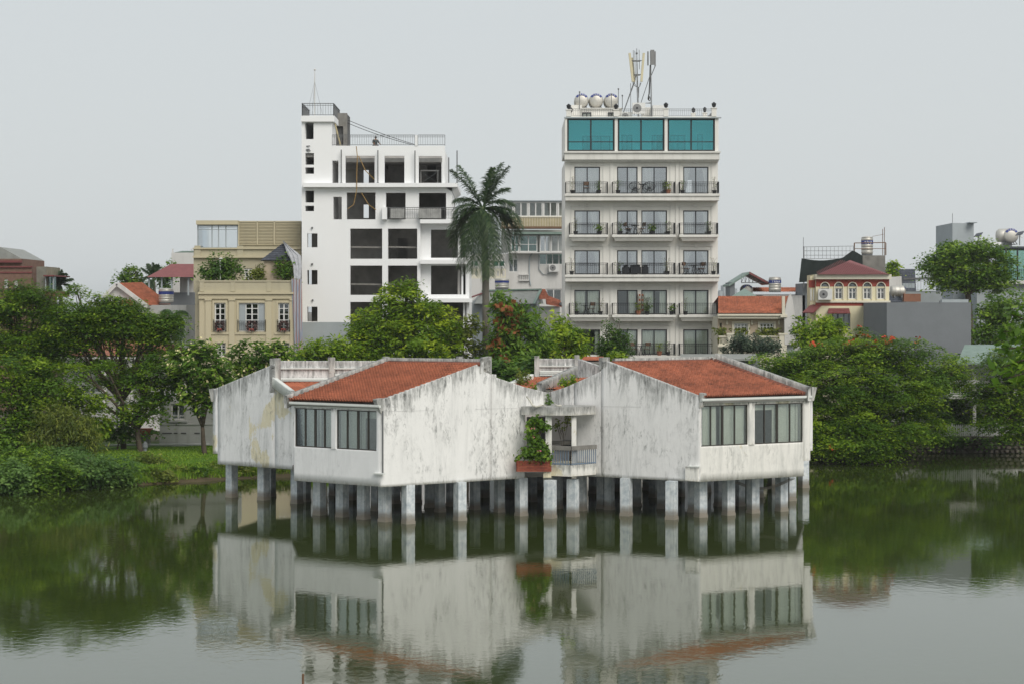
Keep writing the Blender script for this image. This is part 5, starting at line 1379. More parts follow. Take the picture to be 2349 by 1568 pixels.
m = MB(); m.box(tx(451), tx(547), td_ - .3, td_ + 5, tz(516), tz(506.6)); m.build('roof_slab', M['cream'], CV)
win(CV, tx(452), tx(546), tz(570), tz(516.2), td_, (.36, .52, .70), (.80,), fm='pale_grey', gm='glass_sky', w=.07, name='glass_screen')
m = MB(); m.box(tx(452), tx(452) + .08, td_ + .08, td_ + 4.8, tz(570), tz(516.2)); m.build('glass_screen', M['glass_sky'], CV)
m = MB(); m.box(tx(547.2), tx(690), td_ + .1, td_ + 4.8, tz(570), tz(508)); m.build('wall', M['cream_dk'], CV)
for a, b in ((547.5, 589), (590, 628), (629, 690)):
    m = MB(); z = tz(562); zt = tz(509)
    while z < zt: m.hexa([(tx(a), td_ - .02, z), (tx(b), td_ - .02, z), (tx(b), td_ + .06, z + .04), (tx(a), td_ + .06, z + .04), (tx(a), td_ - .02, z + .03), (tx(b), td_ - .02, z + .03), (tx(b), td_ + .06, z + .075), (tx(a), td_ + .06, z + .075)]); z += .105
    lv = m.build('louvre_panel', M['cream'], CV)
    m = MB(); m.box(tx(a) - .04, tx(a) + .04, td_ - .06, td_ - .025, tz(562), tz(508)); m.box(tx(a), tx(b), td_ - .06, td_ - .025, tz(509.5), tz(507.5)); m.build('panel_frame', M['cream'], lv)
# roof garden pavilion and tarpaulins
pv = thing('garden_pavilion', P(632, 644, CD + 1.8), 'small tan roof-garden pavilion with dark slate pyramid roof', 'pavilion')
pd_ = CD + 1.2
m = MB(); m.box(PX(606, pd_), PX(668, pd_), pd_, pd_ + 2.2, cz_(668), PZ(598, pd_)); m.build('wall', M['tan_wall'], pv)
e0, e1 = PX(598, pd_), PX(682, pd_); z0 = PZ(598, pd_); ap = P(649, 560, pd_ + 1.1)
tiles('roof', (e0, pd_ - .25, z0), (e1, pd_ - .25, z0), (ap.x - .05, ap.y, ap.z), (ap.x + .05, ap.y, ap.z), 18, 8, M['slate_tile'], pv, amp=.02, step=.04, sub=3)
hip(pv, [(e0, pd_ - .24, z0 - .02), (e1, pd_ - .24, z0 - .02), (e1, pd_ + 2.5, z0 - .02), (e0, pd_ + 2.5, z0 - .02)], [(ap.x, ap.y + .03, ap.z - .03)], M['slate'])
def tarp(pts, mat, label, wob=.08):
    """pts rows of 3D points"""
    rows_ = [[Vector(p) for p in r] for r in pts]; V, Q = [], []; nu, nv = 16, 6 * (len(rows_) - 1)
    for j in range(nv + 1):
        f = j / nv * (len(rows_) - 1); k = min(int(f), len(rows_) - 2); g = f - k
        for i in range(nu + 1):
            u = i / nu; p = rows_[k][0].lerp(rows_[k][1], u).lerp(rows_[k + 1][0].lerp(rows_[k + 1][1], u), g)
            V.append((p.x, p.y + wob * math.sin(u * 19 + j * .25), p.z + wob * .3 * math.sin(u * 9 + j)))
    for j in range(nv):
        for i in range(nu): a = j * (nu + 1) + i; Q.append((a, a + 1, a + nu + 2, a + nu + 1))
    return tag(np_mesh('tarpaulin', V, Q, mat, at=rows_[-1][0], smooth=True), label, 'tarpaulin')
def striped(name):
    t = NT(name); v = t.pos((1, .6, .25)); n = t.node('ShaderNodeTexWave'); n.inputs['Scale'].default_value = 1.7; n.inputs['Distortion'].default_value = 1.5; t.link(v, n.inputs['Vector'])
    cc = t.mix(t.ramp(n.outputs['Fac'], .55, .75), (.42, .44, .47), (.40, .22, .20)); cc = t.mix(t.ramp(t.noise(1, t.pos((6, 6, .5)), 3), .5, .6), cc, (.28, .33, .42))
    return t.done(t.bsdf(cc, .7))
ts = striped('striped_tarpaulin')
tarp([(P(648, 553, CD + 2), P(650, 553, CD + 2)), (P(660, 585, CD + .8), P(690, 588, CD + 1)), (P(672, 610, CD + .5), P(692, 610, CD + .6)), (P(675, 640, CD - .1), P(691, 640, CD + .2))], plain('pale_check_tarpaulin', (.50, .51, .54), .6, var=.4, scale=5), 'pale checked tarpaulin slung from the pavilion roof to the unfinished building')
tarp([(P(668, 641, CD - .2), P(692, 641, CD - .1)), (P(671, 720, CD - .25), P(693, 720, CD - .2)), (P(676, 810, CD - .25), P(694, 810, CD - .2))], ts, 'long striped tarpaulin hanging between the cream villa and the white building')
m = MB(); b = P(505, 645, CD + .6); m.tube([b, P(505, 597, CD + .6)], .05, 8); m.lathe(P(506, 596, CD + .6), [(.05, 0), (.14, .05), (.12, .12), (.02, .15)], 10); tag(m.build('garden_lamp', M['plastic_white'], at=b), 'white lamp post standing in the roof garden of the cream villa', 'lamp')

# ------------------------------------------------------------------ houses at the left
def gable_house(name, label, x0, x1, d, ze, depth, wall, cat='house'):
    t = thing(name, (PX((x0 + x1) / 2, d), d, GZ), label, cat)
    m = MB(); m.box(PX(x0, d), PX(x1, d), d, d + depth, GZ, ze); m.build('wall', wall, t); return t
# low terracotta-roofed house behind the trees
ld = 122.0
LH = thing('low_house', (PX(270, ld), ld, GZ), 'low white house with a long faded terracotta roof behind the left trees', 'house')
m = MB(); lw = [(170, 190, 832, 880), (215, 245, 835, 900), (262, 285, 905, 960), (300, 335, 840, 895), (345, 365, 840, 895)]
m.grid_wall(PX(150, ld), PX(385, ld), GZ, PZ(822, ld), [rect(*w, ld) for w in lw], ld, .25); m.build('wall', M['whitish'], LH)
for w in lw: win(LH, *rect(*w, ld), ld + .08, (.5,), (.6,), fm='alu', gm='glass_dark', w=.08)
shell(LH, PX(150, ld), PX(385, ld), ld, ld + 7, GZ, PZ(822, ld), M['whitish'])
a, b = P(140, 817, ld - 2.6), P(392, 817, ld - 2.6); c = P(165, 776, ld + 3.2); d_ = P(366, 776, ld + 3.2)
tiles('roof', a, b, c, d_, 46, 16, M['tile_pale'], LH, sub=3)
m = MB(); m.slab([Vector(p) - Vector((0, 0, .05)) for p in (a, b, d_, c)], .1); m.build('roof_deck', M['whitish'], LH)
m = MB(); m.hexa([(a.x, ld + 7.1, a.z), (b.x, ld + 7.1, a.z), (b.x, ld + 7.2, a.z), (a.x, ld + 7.2, a.z), (c.x, c.y, c.z - .06), (d_.x, c.y, c.z - .06), (d_.x, c.y + .1, c.z - .06), (c.x, c.y + .1, c.z - .06)]); m.build('rear_roof', M['red_dark'], LH)
for x in (238, 298):
    m = MB(); m.lathe(P(x, 945, ld - 2.3), [(.2, GZ - P(x, 945, ld - 2.3).z), (.2, 3.2), (.28, 3.25), (.28, 3.32)], 12); m.build('porch_column', M['whitish'], LH)
# lakeside wall with small window, left of the stilt house
gd = 108.6
GWl = thing('garden_outbuilding', (PX(430, gd), gd, GZ), 'weathered grey garden wall building with dark window beside the grass bank', 'building')
m = MB(); m.grid_wall(PX(366, gd), PX(520, gd), GZ - .1, PZ(905, gd), [rect(392, 425, 925, 962, gd)], gd, .3); m.build('wall', M['greywall'], GWl)
shell(GWl, PX(366, gd), PX(520, gd), gd, gd + 6, GZ, PZ(905, gd), M['greywall'])
win(GWl, *rect(392, 425, 925, 962, gd), gd + .08, (.5,), (.25,), fm='whitish', gm='glass_dark', w=.08)
m = MB(); m.box(PX(386, gd), PX(430, gd), gd - .12, gd - .003, PZ(967, gd), PZ(963, gd)); m.box(PX(366, gd), PX(520, gd), gd - .05, gd - .003, PZ(973, gd), PZ(970, gd)); m.build('ledge', M['greywall'], GWl)
for a, b in ((372, 394), (399, 407), (415, 427), (446, 458)):
    m = MB(); m.box(PX(a, gd), PX(b, gd), gd - .03, gd + .02, PZ(993.5, gd), PZ(991, gd)); m.build('wall_slot', M['gap_shade'], GWl)  # raised dark strip; the slot's shade is only its colour
m = MB(); bd = 108.0; 
bx0, bx1, bz0, bz1 = rect(316, 346, 982, 996, bd); m.box(bx0, bx1, bd, bd + .6, bz0, bz1); bp_ = m.build('brick_trough', M['brick'], at=((bx0 + bx1) / 2, bd, bz0)); tag(bp_, 'dark red brick trough at the foot of the left trees', 'planter')
m = MB(); m.box(bx0 + .1, bx1 - .1, bd + .1, bd + .5, GZ, bz0 - .003); m.build('base', M['concrete'], bp_)
m = MB(); m.tube([P(240, 1021, 107.2), P(300, 1019, 107.2), P(380, 1018.5, 107.3), P(480, 1018, 107.4)], .06, 6); tag(m.build('kerb_edging', M['greywall'], at=P(360, 1019, 107.3)), 'pale low edging strip along the top of the grass bank', 'edging')
# small grey garden lamp/bin on the grass
c = P(333, 1037, 104.5); m = MB(); m.lathe(c, [(.12, -.1), (.10, .2), (.16, .3), (.13, .5), (.05, .62)], 10); tag(m.build('garden_ornament', M['slate_wall'], at=c), 'small grey-blue garden ornament standing on the left grass bank', 'ornament')

od = 140.0
GH = thing('gabled_house', (PX(310, od), od, GZ), 'grey gabled house with bright orange tiled roof behind the left trees', 'house')
m = MB(); m.prism([(PX(252, od), GZ), (PX(330, od), GZ), (PX(330, od), PZ(705, od)), (PX(268, od), PZ(654, od)), (PX(240, od), PZ(682, od)), (PX(240, od), GZ)][1:] + [], od, od + .3); m.build('wall', M['whitish'], GH)
m = MB(); m.box(PX(330, od), PX(425, od), od + .4, od + 7, GZ, PZ(700, od)); m.build('wall', M['greywall'], GH)
a, b, c = P(338, 702, od - .2), P(392, 699, od + 3.5), P(270, 650, od - .2); d_ = Vector(b) + (Vector(c) - Vector(a))
tiles('roof', a, b, c, d_, 16, 20, M['tile'], GH, sub=4)
m = MB(); m.slab([Vector(p) - Vector((0, 0, .04)) for p in (a, b, d_, c)], .12); m.bar(P(339, 704, od - .3), P(268, 651, od - .3), .2, .28); m.bar(P(268, 651, od - .3), P(238, 682, od - .3), .2, .25); m.build('roof_trim', M['whitish'], GH)
a, b, c = P(330, 690, od + 4), P(380, 703, od + 6), P(345, 676, od + 6)
small = tiles('roof', P(335, 698, od + 3), P(382, 698, od + 3), P(340, 676, od + 6), P(372, 676, od + 6), 12, 10, M['tile'], GH, sub=4)
tiles('porch_roof', P(272, 703, od - 1.2), P(310, 703, od - 1.2), P(276, 688, od - .02), P(300, 688, od - .02), 10, 6, M['tile'], GH, sub=4)
standing_tank(P(381, 694, od + 1.5), .55, 1.06, 'ribbed steel water tank with blue band beside the orange gabled roof', text=False)
rd_ = 152.0
RC = thing('roof_canopy', P(390, 670, rd_), 'dull red hipped sheet canopy on thin posts above the grey wall', 'canopy')
hip(RC, [P(336, 636, rd_ - 1), P(446, 636, rd_ - 1), P(446, 636, rd_ + 3), P(345, 636, rd_ + 3)], [P(392, 606, rd_ + 1), P(446, 606, rd_ + 1)], M['red_metal'])
for x in (342, 371, 394, 432):
    m = MB(); m.bar(P(x, 678, rd_ - .6), P(x, 635, rd_ - .6), .12); m.build('post', M['pale_grey'], RC)
GB_ = thing('grey_block', (PX(415, 153), 153, GZ), 'plain grey rendered block left of the cream villa', 'building')
m = MB(); m.box(PX(388, 153), PX(444, 153), 153, 160, GZ, PZ(671, 153)); m.build('wall', M['slate_wall'], GB_)
m = MB(); m.box(PX(408, 153.1), PX(444, 153.1), 154, 160, PZ(671, 153) + .003, PZ(632, 153)); m.build('upper_wall', M['whitish'], GB_)
WBk = thing('white_block', (PX(420, 166), 166, GZ), 'plain pale block with greenish roof edge behind the red canopy', 'building')
m = MB(); m.box(PX(393, 166), PX(446, 166), 166, 172, GZ, PZ(580, 166)); m.build('wall', M['whitish'], WBk)
m = MB(); m.prism([(PX(400, 166), PZ(579.8, 166)), (PX(446, 166), PZ(579.8, 166)), (PX(446, 166), PZ(576, 166)), (PX(418, 166), PZ(576, 166))], 166, 172); m.build('roof', M['green_sheet'], WBk)
for x in (393.5, 437): m = MB(); m.box(PX(x, 166), PX(x + 2.5, 166), 166.2, 166.4, PZ(580, 166), PZ(571, 166)); m.build('roof_post', M['whitish'], WBk)
# brick building at the left edge
kd = 145.0
KB = thing('brick_building', (PX(35, kd), kd, GZ), 'brown brick building with grey metal gable roof at the far left edge', 'building')
kw = [(10, 18, 641, 662), (33, 41, 644, 662)]
m = MB(); m.grid_wall(PX(-40, kd), PX(73, kd), GZ, PZ(614, kd), [rect(*w, kd) for w in kw], kd, .3); m.build('wall', M['brickwall'], KB)
for w in kw: win(KB, *rect(*w, kd), kd + .06, (.5,), (.5,), fm='alu', gm='glass_dark', w=.06)
shell(KB, PX(-40, kd), PX(73, kd), kd, kd + 8, GZ, PZ(614, kd), M['brickwall'])
m = MB(); m.box(PX(-40, kd), PX(50, kd), kd + .1, kd + 7, PZ(614, kd) + .003, PZ(594, kd)); m.build('upper_wall', M['brickwall'], KB)
m = MB(); m.box(PX(-40, kd), PX(75, kd), kd - .15, kd - .003, PZ(614, kd), PZ(611, kd)); m.box(PX(-40, kd), PX(51, kd), kd - .2, kd + .098, PZ(603, kd), PZ(598, kd)); m.box(PX(-40, kd), PX(74, kd), kd - .06, kd - .003, PZ(627, kd), PZ(624, kd)); m.build('cornice', M['red_dark'], KB)
m = MB(); m.prism([(PX(-60, kd), PZ(597, kd)), (PX(50, kd), PZ(597, kd)), (PX(48, kd), PZ(593, kd)), (PX(0, kd), PZ(567, kd)), (PX(-60, kd), PZ(590, kd))], kd + .15, kd + 7); m.build('roof', M['grey_sheet'], KB)
m = MB(); m.box(PX(73, kd), PX(95, kd), kd + 1.5, kd + 6, PZ(680, kd), PZ(611, kd)); sh_ = m.build('sheet_shed', plain('rusty_pale_sheet', (.30, .28, .20), .7, var=.4), KB)
m = MB()
for i in range(9): x = PX(73 + i * 2.6, kd); m.box(x, x + .03, kd + 1.46, kd + 1.5, PZ(680, kd), PZ(611.5, kd))
m.build('sheet_rib', M['grey_sheet'], sh_)
m = MB(); m.box(PX(95.2, kd), PX(117, kd), kd + 1, kd + 6, PZ(680, kd), PZ(668, kd)); m.box(PX(94, kd), PX(119, kd), kd + .7, kd + 6, PZ(634, kd), PZ(631, kd)); m.build('loggia', M['red_dark'], KB)
for x in (96, 114): m = MB(); m.box(PX(x, kd), PX(x + 2, kd), kd + 1, kd + 1.1, PZ(668, kd), PZ(634, kd)); m.build('loggia_post', M['pale_grey'], KB)
m = MB(); m.box(PX(97, kd), PX(114, kd), kd + 2, kd + 2.1, PZ(668, kd), PZ(634, kd)); m.build('glass_screen', M['glass_green'], KB)

# ------------------------------------------------------------------ grey-white block between the two tall buildings
bd = 172.0
BB = thing('weathered_block', (PX(1190, bd), bd, GZ), 'weathered off-white block with glazed balconies between the two tall buildings', 'building')
bx = lambda x: PX(x, bd); bz_ = lambda y: PZ(y, bd)
m = MB(); bw = [(1236, 1296, 582, 608), (1166, 1188, 594, 625), (1251, 1288, 663, 700)]
m.grid_wall(bx(1060), bx(1298), GZ, bz_(582), [rect(*w, bd) for w in bw], bd, .3); m.build('wall', M['whitish'], BB)
for k, w in enumerate(bw): win(BB, *rect(*w, bd), bd + .06, (.28, .52, .76) if k == 0 else (.5,), fm='alu', gm='glass_green' if k == 0 else 'glass_sky', w=.08)
shell(BB, bx(1060), bx(1298), bd, bd + 8, GZ, bz_(582), M['whitish'])
rect_ = rect(1149, 1297, 464, 499, bd)
m = MB(); m.box(bx(1149), bx(1298), bd - 1.2, bd + 7, bz_(464), bz_(461.5)); m.build('roof_slab', M['pale_grey'], BB)
m = MB(); m.box(bx(1149), bx(1298), bd + 2, bd + 2.1, bz_(523), bz_(464)); m.build('wall', M['room'], BB)
for k in range(5):
    a = 1150 + k * 33.5; win(BB, bx(a - 5), bx(a + 27), bz_(499), bz_(465), bd - 1, (.5,), fm='alu', gm='glass_dark', w=.10, name='loggia_window')
    m = MB(); m.box(bx(a + 27.2), bx(a + 28.4), bd - 1.05, bd - .8, bz_(499), bz_(464)); m.build('loggia_post', M['alu'], BB)
m = MB(); m.box(bx(1149), bx(1298), bd - 1.02, bd - .9, bz_(521), bz_(500)); pl_ = m.build('balcony_panel', M['wood_lt'], BB)
m = MB()
for i in range(40): x = bx(1150 + i * 3.7); m.box(x, x + .04, bd - 1.07, bd - 1.021, bz_(521), bz_(501))
m.box(bx(1148), bx(1298), bd - 1.1, bd - .88, bz_(500.5), bz_(498.5)); m.build('batten', M['ivory'], pl_)
m = MB(); m.box(bx(1149), bx(1298), bd - 1.3, bd, bz_(526), bz_(521.5)); m.build('balcony_slab', M['wood'], BB)
m = MB(); m.box(bx(1175), bx(1298), bd - 1.6, bd + 3, bz_(539), bz_(534)); m.build('canopy_roof', M['green_sheet'], BB)
m = MB(); m.box(bx(1149), bx(1298), bd + 1.5, bd + 1.6, bz_(580), bz_(526)); m.build('wall', M['room'], BB)
for a, b, gm in ((1171, 1190, 'glass_green'), (1191, 1232, 'glass_green'), (1237, 1262, 'glass_sky'), (1263, 1296, 'glass_sky')):
    win(BB, bx(a), bx(b), bz_(579), bz_(541), bd - .9, (.5,), (.45,) if gm == 'glass_green' else (), fm='alu', gm=gm, w=.08, name='loggia_window', curts=[(.1, .9)] if a == 1191 else [], cm='green_sheet')
m = MB(); m.box(bx(1165), bx(1298), bd - 1, bd - .003, bz_(582.2), bz_(579.3)); m.build('balcony_slab', M['whitish'], BB)
# left wing with ornamental breeze-block parapet
m = MB(); m.box(bx(1058), bx(1160), bd - 1.2, bd - .003, GZ, bz_(640)); m.box(bx(1058), bx(1160), bd - 1.22, bd - 1.0, bz_(617), bz_(614)); m.build('wing_wall', M['whitish'], BB)
for k in range(8):
    a = 1062 + k * 12.4; m = MB(); m.grid_wall(bx(a), bx(a + 11.5), bz_(639.8), bz_(617.2), [rect(a + 3, a + 8.5, 622, 634, bd)], bd - 1.18, .12); m.build('breeze_block', M['ivory'], BB)
for a, b in ((1076, 1098), (1102, 1126), (1130, 1158)):
    win(BB, bx(a), bx(b), bz_(613), bz_(598), bd - .6, (.5,), fm='alu', gm='glass_green', w=.08, name='loggia_window')
m = MB(); m.box(bx(1190), bx(1213), bd - .25, bd - .003, bz_(645), bz_(642)); m.box(bx(1190), bx(1213), bd - .25, bd - .003, bz_(632), bz_(629)); 
for i in range(5): m.box(bx(1192 + i * 4.5), bx(1194 + i * 4.5), bd - .2, bd - .003, bz_(642), bz_(632))
m.build('balustrade_vent', M['whitish'], BB)
m = MB(); m.tube([P(1221, 581, bd - .1), P(1214, 590, bd - .1), P(1214, 640, bd - .1), P(1217, 655, bd - .1)], .06, 6); m.tube([P(1236, 584, bd - .1), P(1236, 618, bd - .1), P(1246, 630, bd - .1), P(1262, 628, bd - .1)], .045, 6); m.build('drain_pipe', M['pale_grey'], BB)
ac_unit(PX(1270.5, bd), bd - .55, PZ(624, bd), 'white air conditioner on the weathered block beside the hotel', .95, .7)
# grey shed with hipped roof in front, orange-tiled lean-to
fd = 158.5
FS = thing('grey_shed', (PX(1160, fd), fd, GZ), 'grey shed with dull hipped metal roof behind the reddish mango tree', 'shed')
m = MB(); m.box(PX(1082, fd), PX(1237, fd), fd, fd + 5, GZ, PZ(690, fd)); m.build('wall', M['pale_grey'], FS)
hip(FS, [P(1088, 697, fd - 1), P(1226, 697, fd - 1), P(1246, 697, fd + 5), P(1080, 697, fd + 5)], [P(1105, 668, fd + 1.5), P(1240, 666, fd + 1.5)], M['grey_sheet'])
m = MB(); m.bar(P(1104, 667, fd + 1.4), P(1242, 664, fd + 1.4), .25, .12); m.bar(P(1240, 665, fd + 1.4), P(1224, 698, fd - 1.05), .2, .12); m.build('ridge_cap', M['green_sheet'], FS)
m = MB(); m.box(PX(1217, fd), PX(1222, fd), fd - .7, fd - .55, GZ, PZ(697, fd)); m.box(PX(1230, fd), PX(1234, fd), fd - .3, fd - .15, GZ, PZ(690, fd)); m.build('post', M['pale_grey'], FS)
m = MB(); m.bar(P(1078, 683, fd - .4), P(1112, 671, fd + 1), .2, .08); m.build('flashing', M['red_dark'], FS)
OL = thing('tiled_lean_to', (PX(1260, fd), fd + .5, GZ), 'narrow grey lean-to with orange tiled roof against the hotel side', 'shed')
m = MB(); m.box(PX(1238, fd), PX(1284, fd), fd + .6, fd + 4, GZ, PZ(703, fd)); m.build('wall', M['greywall'], OL)
tiles('roof', P(1236, 688, fd), P(1262, 688, fd), P(1236, 664, fd + 2), P(1250, 664, fd + 2), 8, 8, M['tile_old'], OL, sub=4)
tiles('roof', P(1252, 700, fd + .2), P(1290, 707, fd + .6), P(1250, 676, fd + 2.4), P(1285, 690, fd + 3), 12, 8, M['tile_old'], OL, sub=4)
m = MB(); m.box(PX(1284, fd), PX(1296, fd), fd + .8, fd + 2, PZ(700, fd), PZ(694, fd)); m.build('parapet', M['slate_wall'], OL)
standing_tank(P(1151, 662, fd + 3), .60, .85, 'squat steel water tank with blue band on the grey shed roof', text=False)

# ------------------------------------------------------------------ tiled annexe right of the hotel
ad = 133.0
AX = thing('tiled_annexe', (PX(1730, ad), ad, GZ), 'tan annexe with orange tiled roof, white windows and ivory balustrade', 'building')
ax = lambda x: PX(x, ad); az = lambda y: PZ(y, ad)
aw = [(1650, 1655, 741, 770), (1683, 1715, 741, 770), (1742, 1774, 741, 770)]
m = MB(); m.grid_wall(ax(1648), ax(1803), GZ, az(729), [rect(*w, ad + 0.55) for w in aw], ad + 0.55, .25); m.build('wall', M['tan_wall'], AX)
for w in aw[1:]:
    x0, x1, z0, z1 = rect(*w, ad + 0.55); win(AX, x0, x1, z0, z1, ad + 0.6, (.25, .5, .75), (.35, .7), fm='alu', gm='glass_dark', w=.09)
    m = MB(); m.box(x0 - .14, x0, ad + 0.47, ad + 0.547, z0, z1 + .1); m.box(x1, x1 + .14, ad + 0.47, ad + 0.547, z0, z1 + .1); m.box(x0, x1, ad + 0.47, ad + 0.547, z1, z1 + .1); m.build('window_surround', M['ivory'], AX)
for x in (1714 + 10, 1667, 1786):
    m = MB(); m.lathe(P(x, 745, ad + 0.45), [(.06, 0), (.09, .1), (.05, .3)], 8); m.build('wall_lamp', M['ivory'], AX)
m = MB(); m.box(ax(1646.8), ax(1800), ad - .15, ad + 0.65, az(731), az(720)); m.build('fascia', M['ivory'], AX)
shell(AX, ax(1648), ax(1820), ad + 0.55, ad + 8, GZ, az(727), M['ivory'])
a, b = P(1646.5, 720, ad - .3), P(1800, 720, ad - .3); c, d_ = P(1646.5, 680, ad + 3.2), P(1812, 680, ad + 3.2)
tiles('roof', a, b, c, d_, 40, 18, M['tile'], AX, sub=4)
m = MB(); m.slab([Vector(p) - Vector((0, 0, .04)) for p in (a, b, d_, c)], .1); m.build('roof_deck', M['ivory'], AX)
m = MB(); m.hexa([(a.x, ad + 8.4, a.z), (b.x + .6, ad + 8.4, a.z), (b.x + .6, ad + 8.5, a.z), (a.x, ad + 8.5, a.z), (c.x, c.y, c.z - .05), (d_.x, c.y, c.z - .05), (d_.x, c.y + .1, c.z - .05), (c.x, c.y + .1, c.z - .05)]); m.build('rear_roof', M['red_dark'], AX)
# scrolled gable on its right end
m = MB(); gpts = [(1798, 790), (1822, 790), (1822, 728), (1818, 700), (1815, 684), (1811.5, 674), (1806, 683), (1801, 700), (1797, 722)]
m.prism([(PX(x, ad), PZ(y, ad)) for x, y in gpts][::-1], ad - .32, ad + .0); m.build('gable', M['whitish'], AX)
m = MB(); m.box(ax(1792), ax(1798.5), ad - .35, ad - .05, az(722), az(680)); m.box(ax(1788), ax(1803), ad - .42, ad - .33, az(728), az(722)); m.build('gable_pier', M['ivory'], AX)
m = MB(); m.box(ax(1803.2), ax(1822), ad + .02, ad + 8, GZ, az(728)); m.build('wall', M['pale_grey'], AX)
m = MB(); m.box(ax(1806), ax(1816), ad - .36, ad - .325, az(752), az(748)); m.build('ledge', M['whitish'], AX)
m = MB(); m.box(ax(1645), ax(1803), ad - .3, ad + 0.54, az(795), az(791)); m.build('terrace_floor', M['ivory'], AX)
m = MB(); n_ = 46
for i in range(n_): x = ax(1649 + i * 3.05); m.box(x, x + .045, ad - .15, ad - .08, az(791) , az(773))
m.box(ax(1647), ax(1790), ad - .2, ad - .04, az(773), az(770)); m.box(ax(1647), ax(1790), ad - .2, ad - .04, az(790.9), az(788)); m.build('balustrade', M['ivory'], AX)
for a_, b_ in ((1667, 1680), (1786, 1803)):
    m = MB(); m.box(ax(a_), ax(b_), ad - .28, ad + .05, GZ, az(768)); m.box(ax(a_) - .06, ax(b_) + .06, ad - .33, ad + .1, az(768) + .002, az(764)); m.build('pier', M['ivory'], AX)
m = MB(); m.box(ax(1647), ax(1803), ad + .0, ad + .2, GZ, az(795.2)); m.build('wall', M['ivory'], AX)
for k, x in enumerate((1656, 1700, 1752, 1772)):
    terrace_plant('terrace_plant', (PX(x, ad + .2), ad + .2, az(791)), 220, 1.15, .24, .3, 30 + k, 'leaf_olive', 'yellowish feathery plant behind the annexe balustrade, %s from the left' % ('first', 'second', 'third', 'fourth')[k], 'plants behind the annexe balustrade')
# flat shed roof below, next to the stilt house
m = MB(); sd2 = 121; m.slab([P(1560, 822, sd2 - 2), P(1735, 822, sd2 - 2), P(1735, 811, sd2 + 3), P(1560, 811, sd2 + 3)], .12)
FR = thing('flat_shed', (PX(1650, sd2), sd2, GZ), 'low shed with pale corrugated roof behind the right tiled roof', 'shed'); m.build('roof', M['grey_sheet'], FR)
m = MB(); m.box(PX(1562, sd2), PX(1735, sd2), sd2 - 1.5, sd2 + 3, GZ, PZ(824, sd2)); m.build('wall', M['slate_wall'], FR)
for k in range(2): win(FR, *rect(1690 + k * 24, 1708 + k * 24, 838, 866, sd2 - 1.7), sd2 - 1.68, (.5,), (.5,), fm='alu', gm='glass_sky', w=.07)

# things behind the annexe: steel-framed shed, green roof, tank, orange strip
vd = 165.0
SF = thing('open_roof_shed', (PX(1720, vd), vd, PZ(690, vd)), 'open steel-trussed rooftop shed with dark pitched sheet roof', 'shed')
yb = Vector((0, 5, 0))
for a, b, mt in ((P(1672, 653, vd - .3), P(1718, 624, vd - .3), 'green_sheet'), (P(1718, 624, vd - .3), P(1764, 649, vd - .3), 'red_metal')):
    m = MB(); m.slab([a, b, b + yb, a + yb], .16); m.build('roof_slope', M[mt], SF)
m = MB(); m.bar(P(1700, 649, vd), P(1762, 649, vd), .07)
for i in range(8): x = 1700 + i * 8.5; m.bar(P(x, 649, vd), P(x, 624 + abs(x - 1718) * .5, vd), .05); m.bar(P(x, 649, vd), P(x + 8, 626 + abs(x + 8 - 1718) * .5, vd), .04)
m.bar(P(1718, 625, vd), P(1763, 649, vd), .12); m.build('truss', M['grey_iron'], SF)
m = MB(); m.box(PX(1674, vd), PX(1685, vd), vd, vd + 3.5, PZ(690, vd), PZ(648, vd)); m.build('wall', M['slate_wall'], SF)
lying_tank((PX(1714, vd + .8), vd + .8, PZ(666, vd + .8)), .5, 1.5, 'dark old tank lying under the open trussed shed roof')
GR = thing('green_roof_hut', (PX(1710, 158), 158, PZ(700, 158)), 'small hut with green pyramid sheet roof behind the annexe ridge', 'hut')
hip(GR, [P(1672, 683, 158), P(1742, 683, 158), P(1742, 683, 163), P(1672, 683, 163)], [P(1707, 662, 160.5)], M['green_sheet'])
m = MB(); m.box(PX(1676, 158), PX(1738, 158), 158.3, 162.7, PZ(700, 158), PZ(684, 158)); m.build('wall', M['whitish'], GR)
standing_tank(P(1776.8, 668, 164), .53, 1.22, 'ribbed steel tank with lettered blue band beside the trussed shed')
OS = thing('ochre_roof_house', (PX(1780, 167), 167, GZ), 'pale house with low orange roof strip behind the annexe', 'house')
m = MB(); m.box(PX(1730, 167), PX(1846, 167), 167, 173, GZ, PZ(676, 167)); m.build('wall', M['whitish'], OS)
tiles('roof', P(1725, 671, 166.5), P(1846, 671, 166.5), P(1725, 660, 170), P(1846, 660, 170), 30, 8, M['tile'], OS, sub=3)
m = MB(); m.box(PX(1750, 163), PX(1846, 163), 163, 166, GZ, PZ(678, 163)); m.build('wing_wall', M['greywall'], OS)

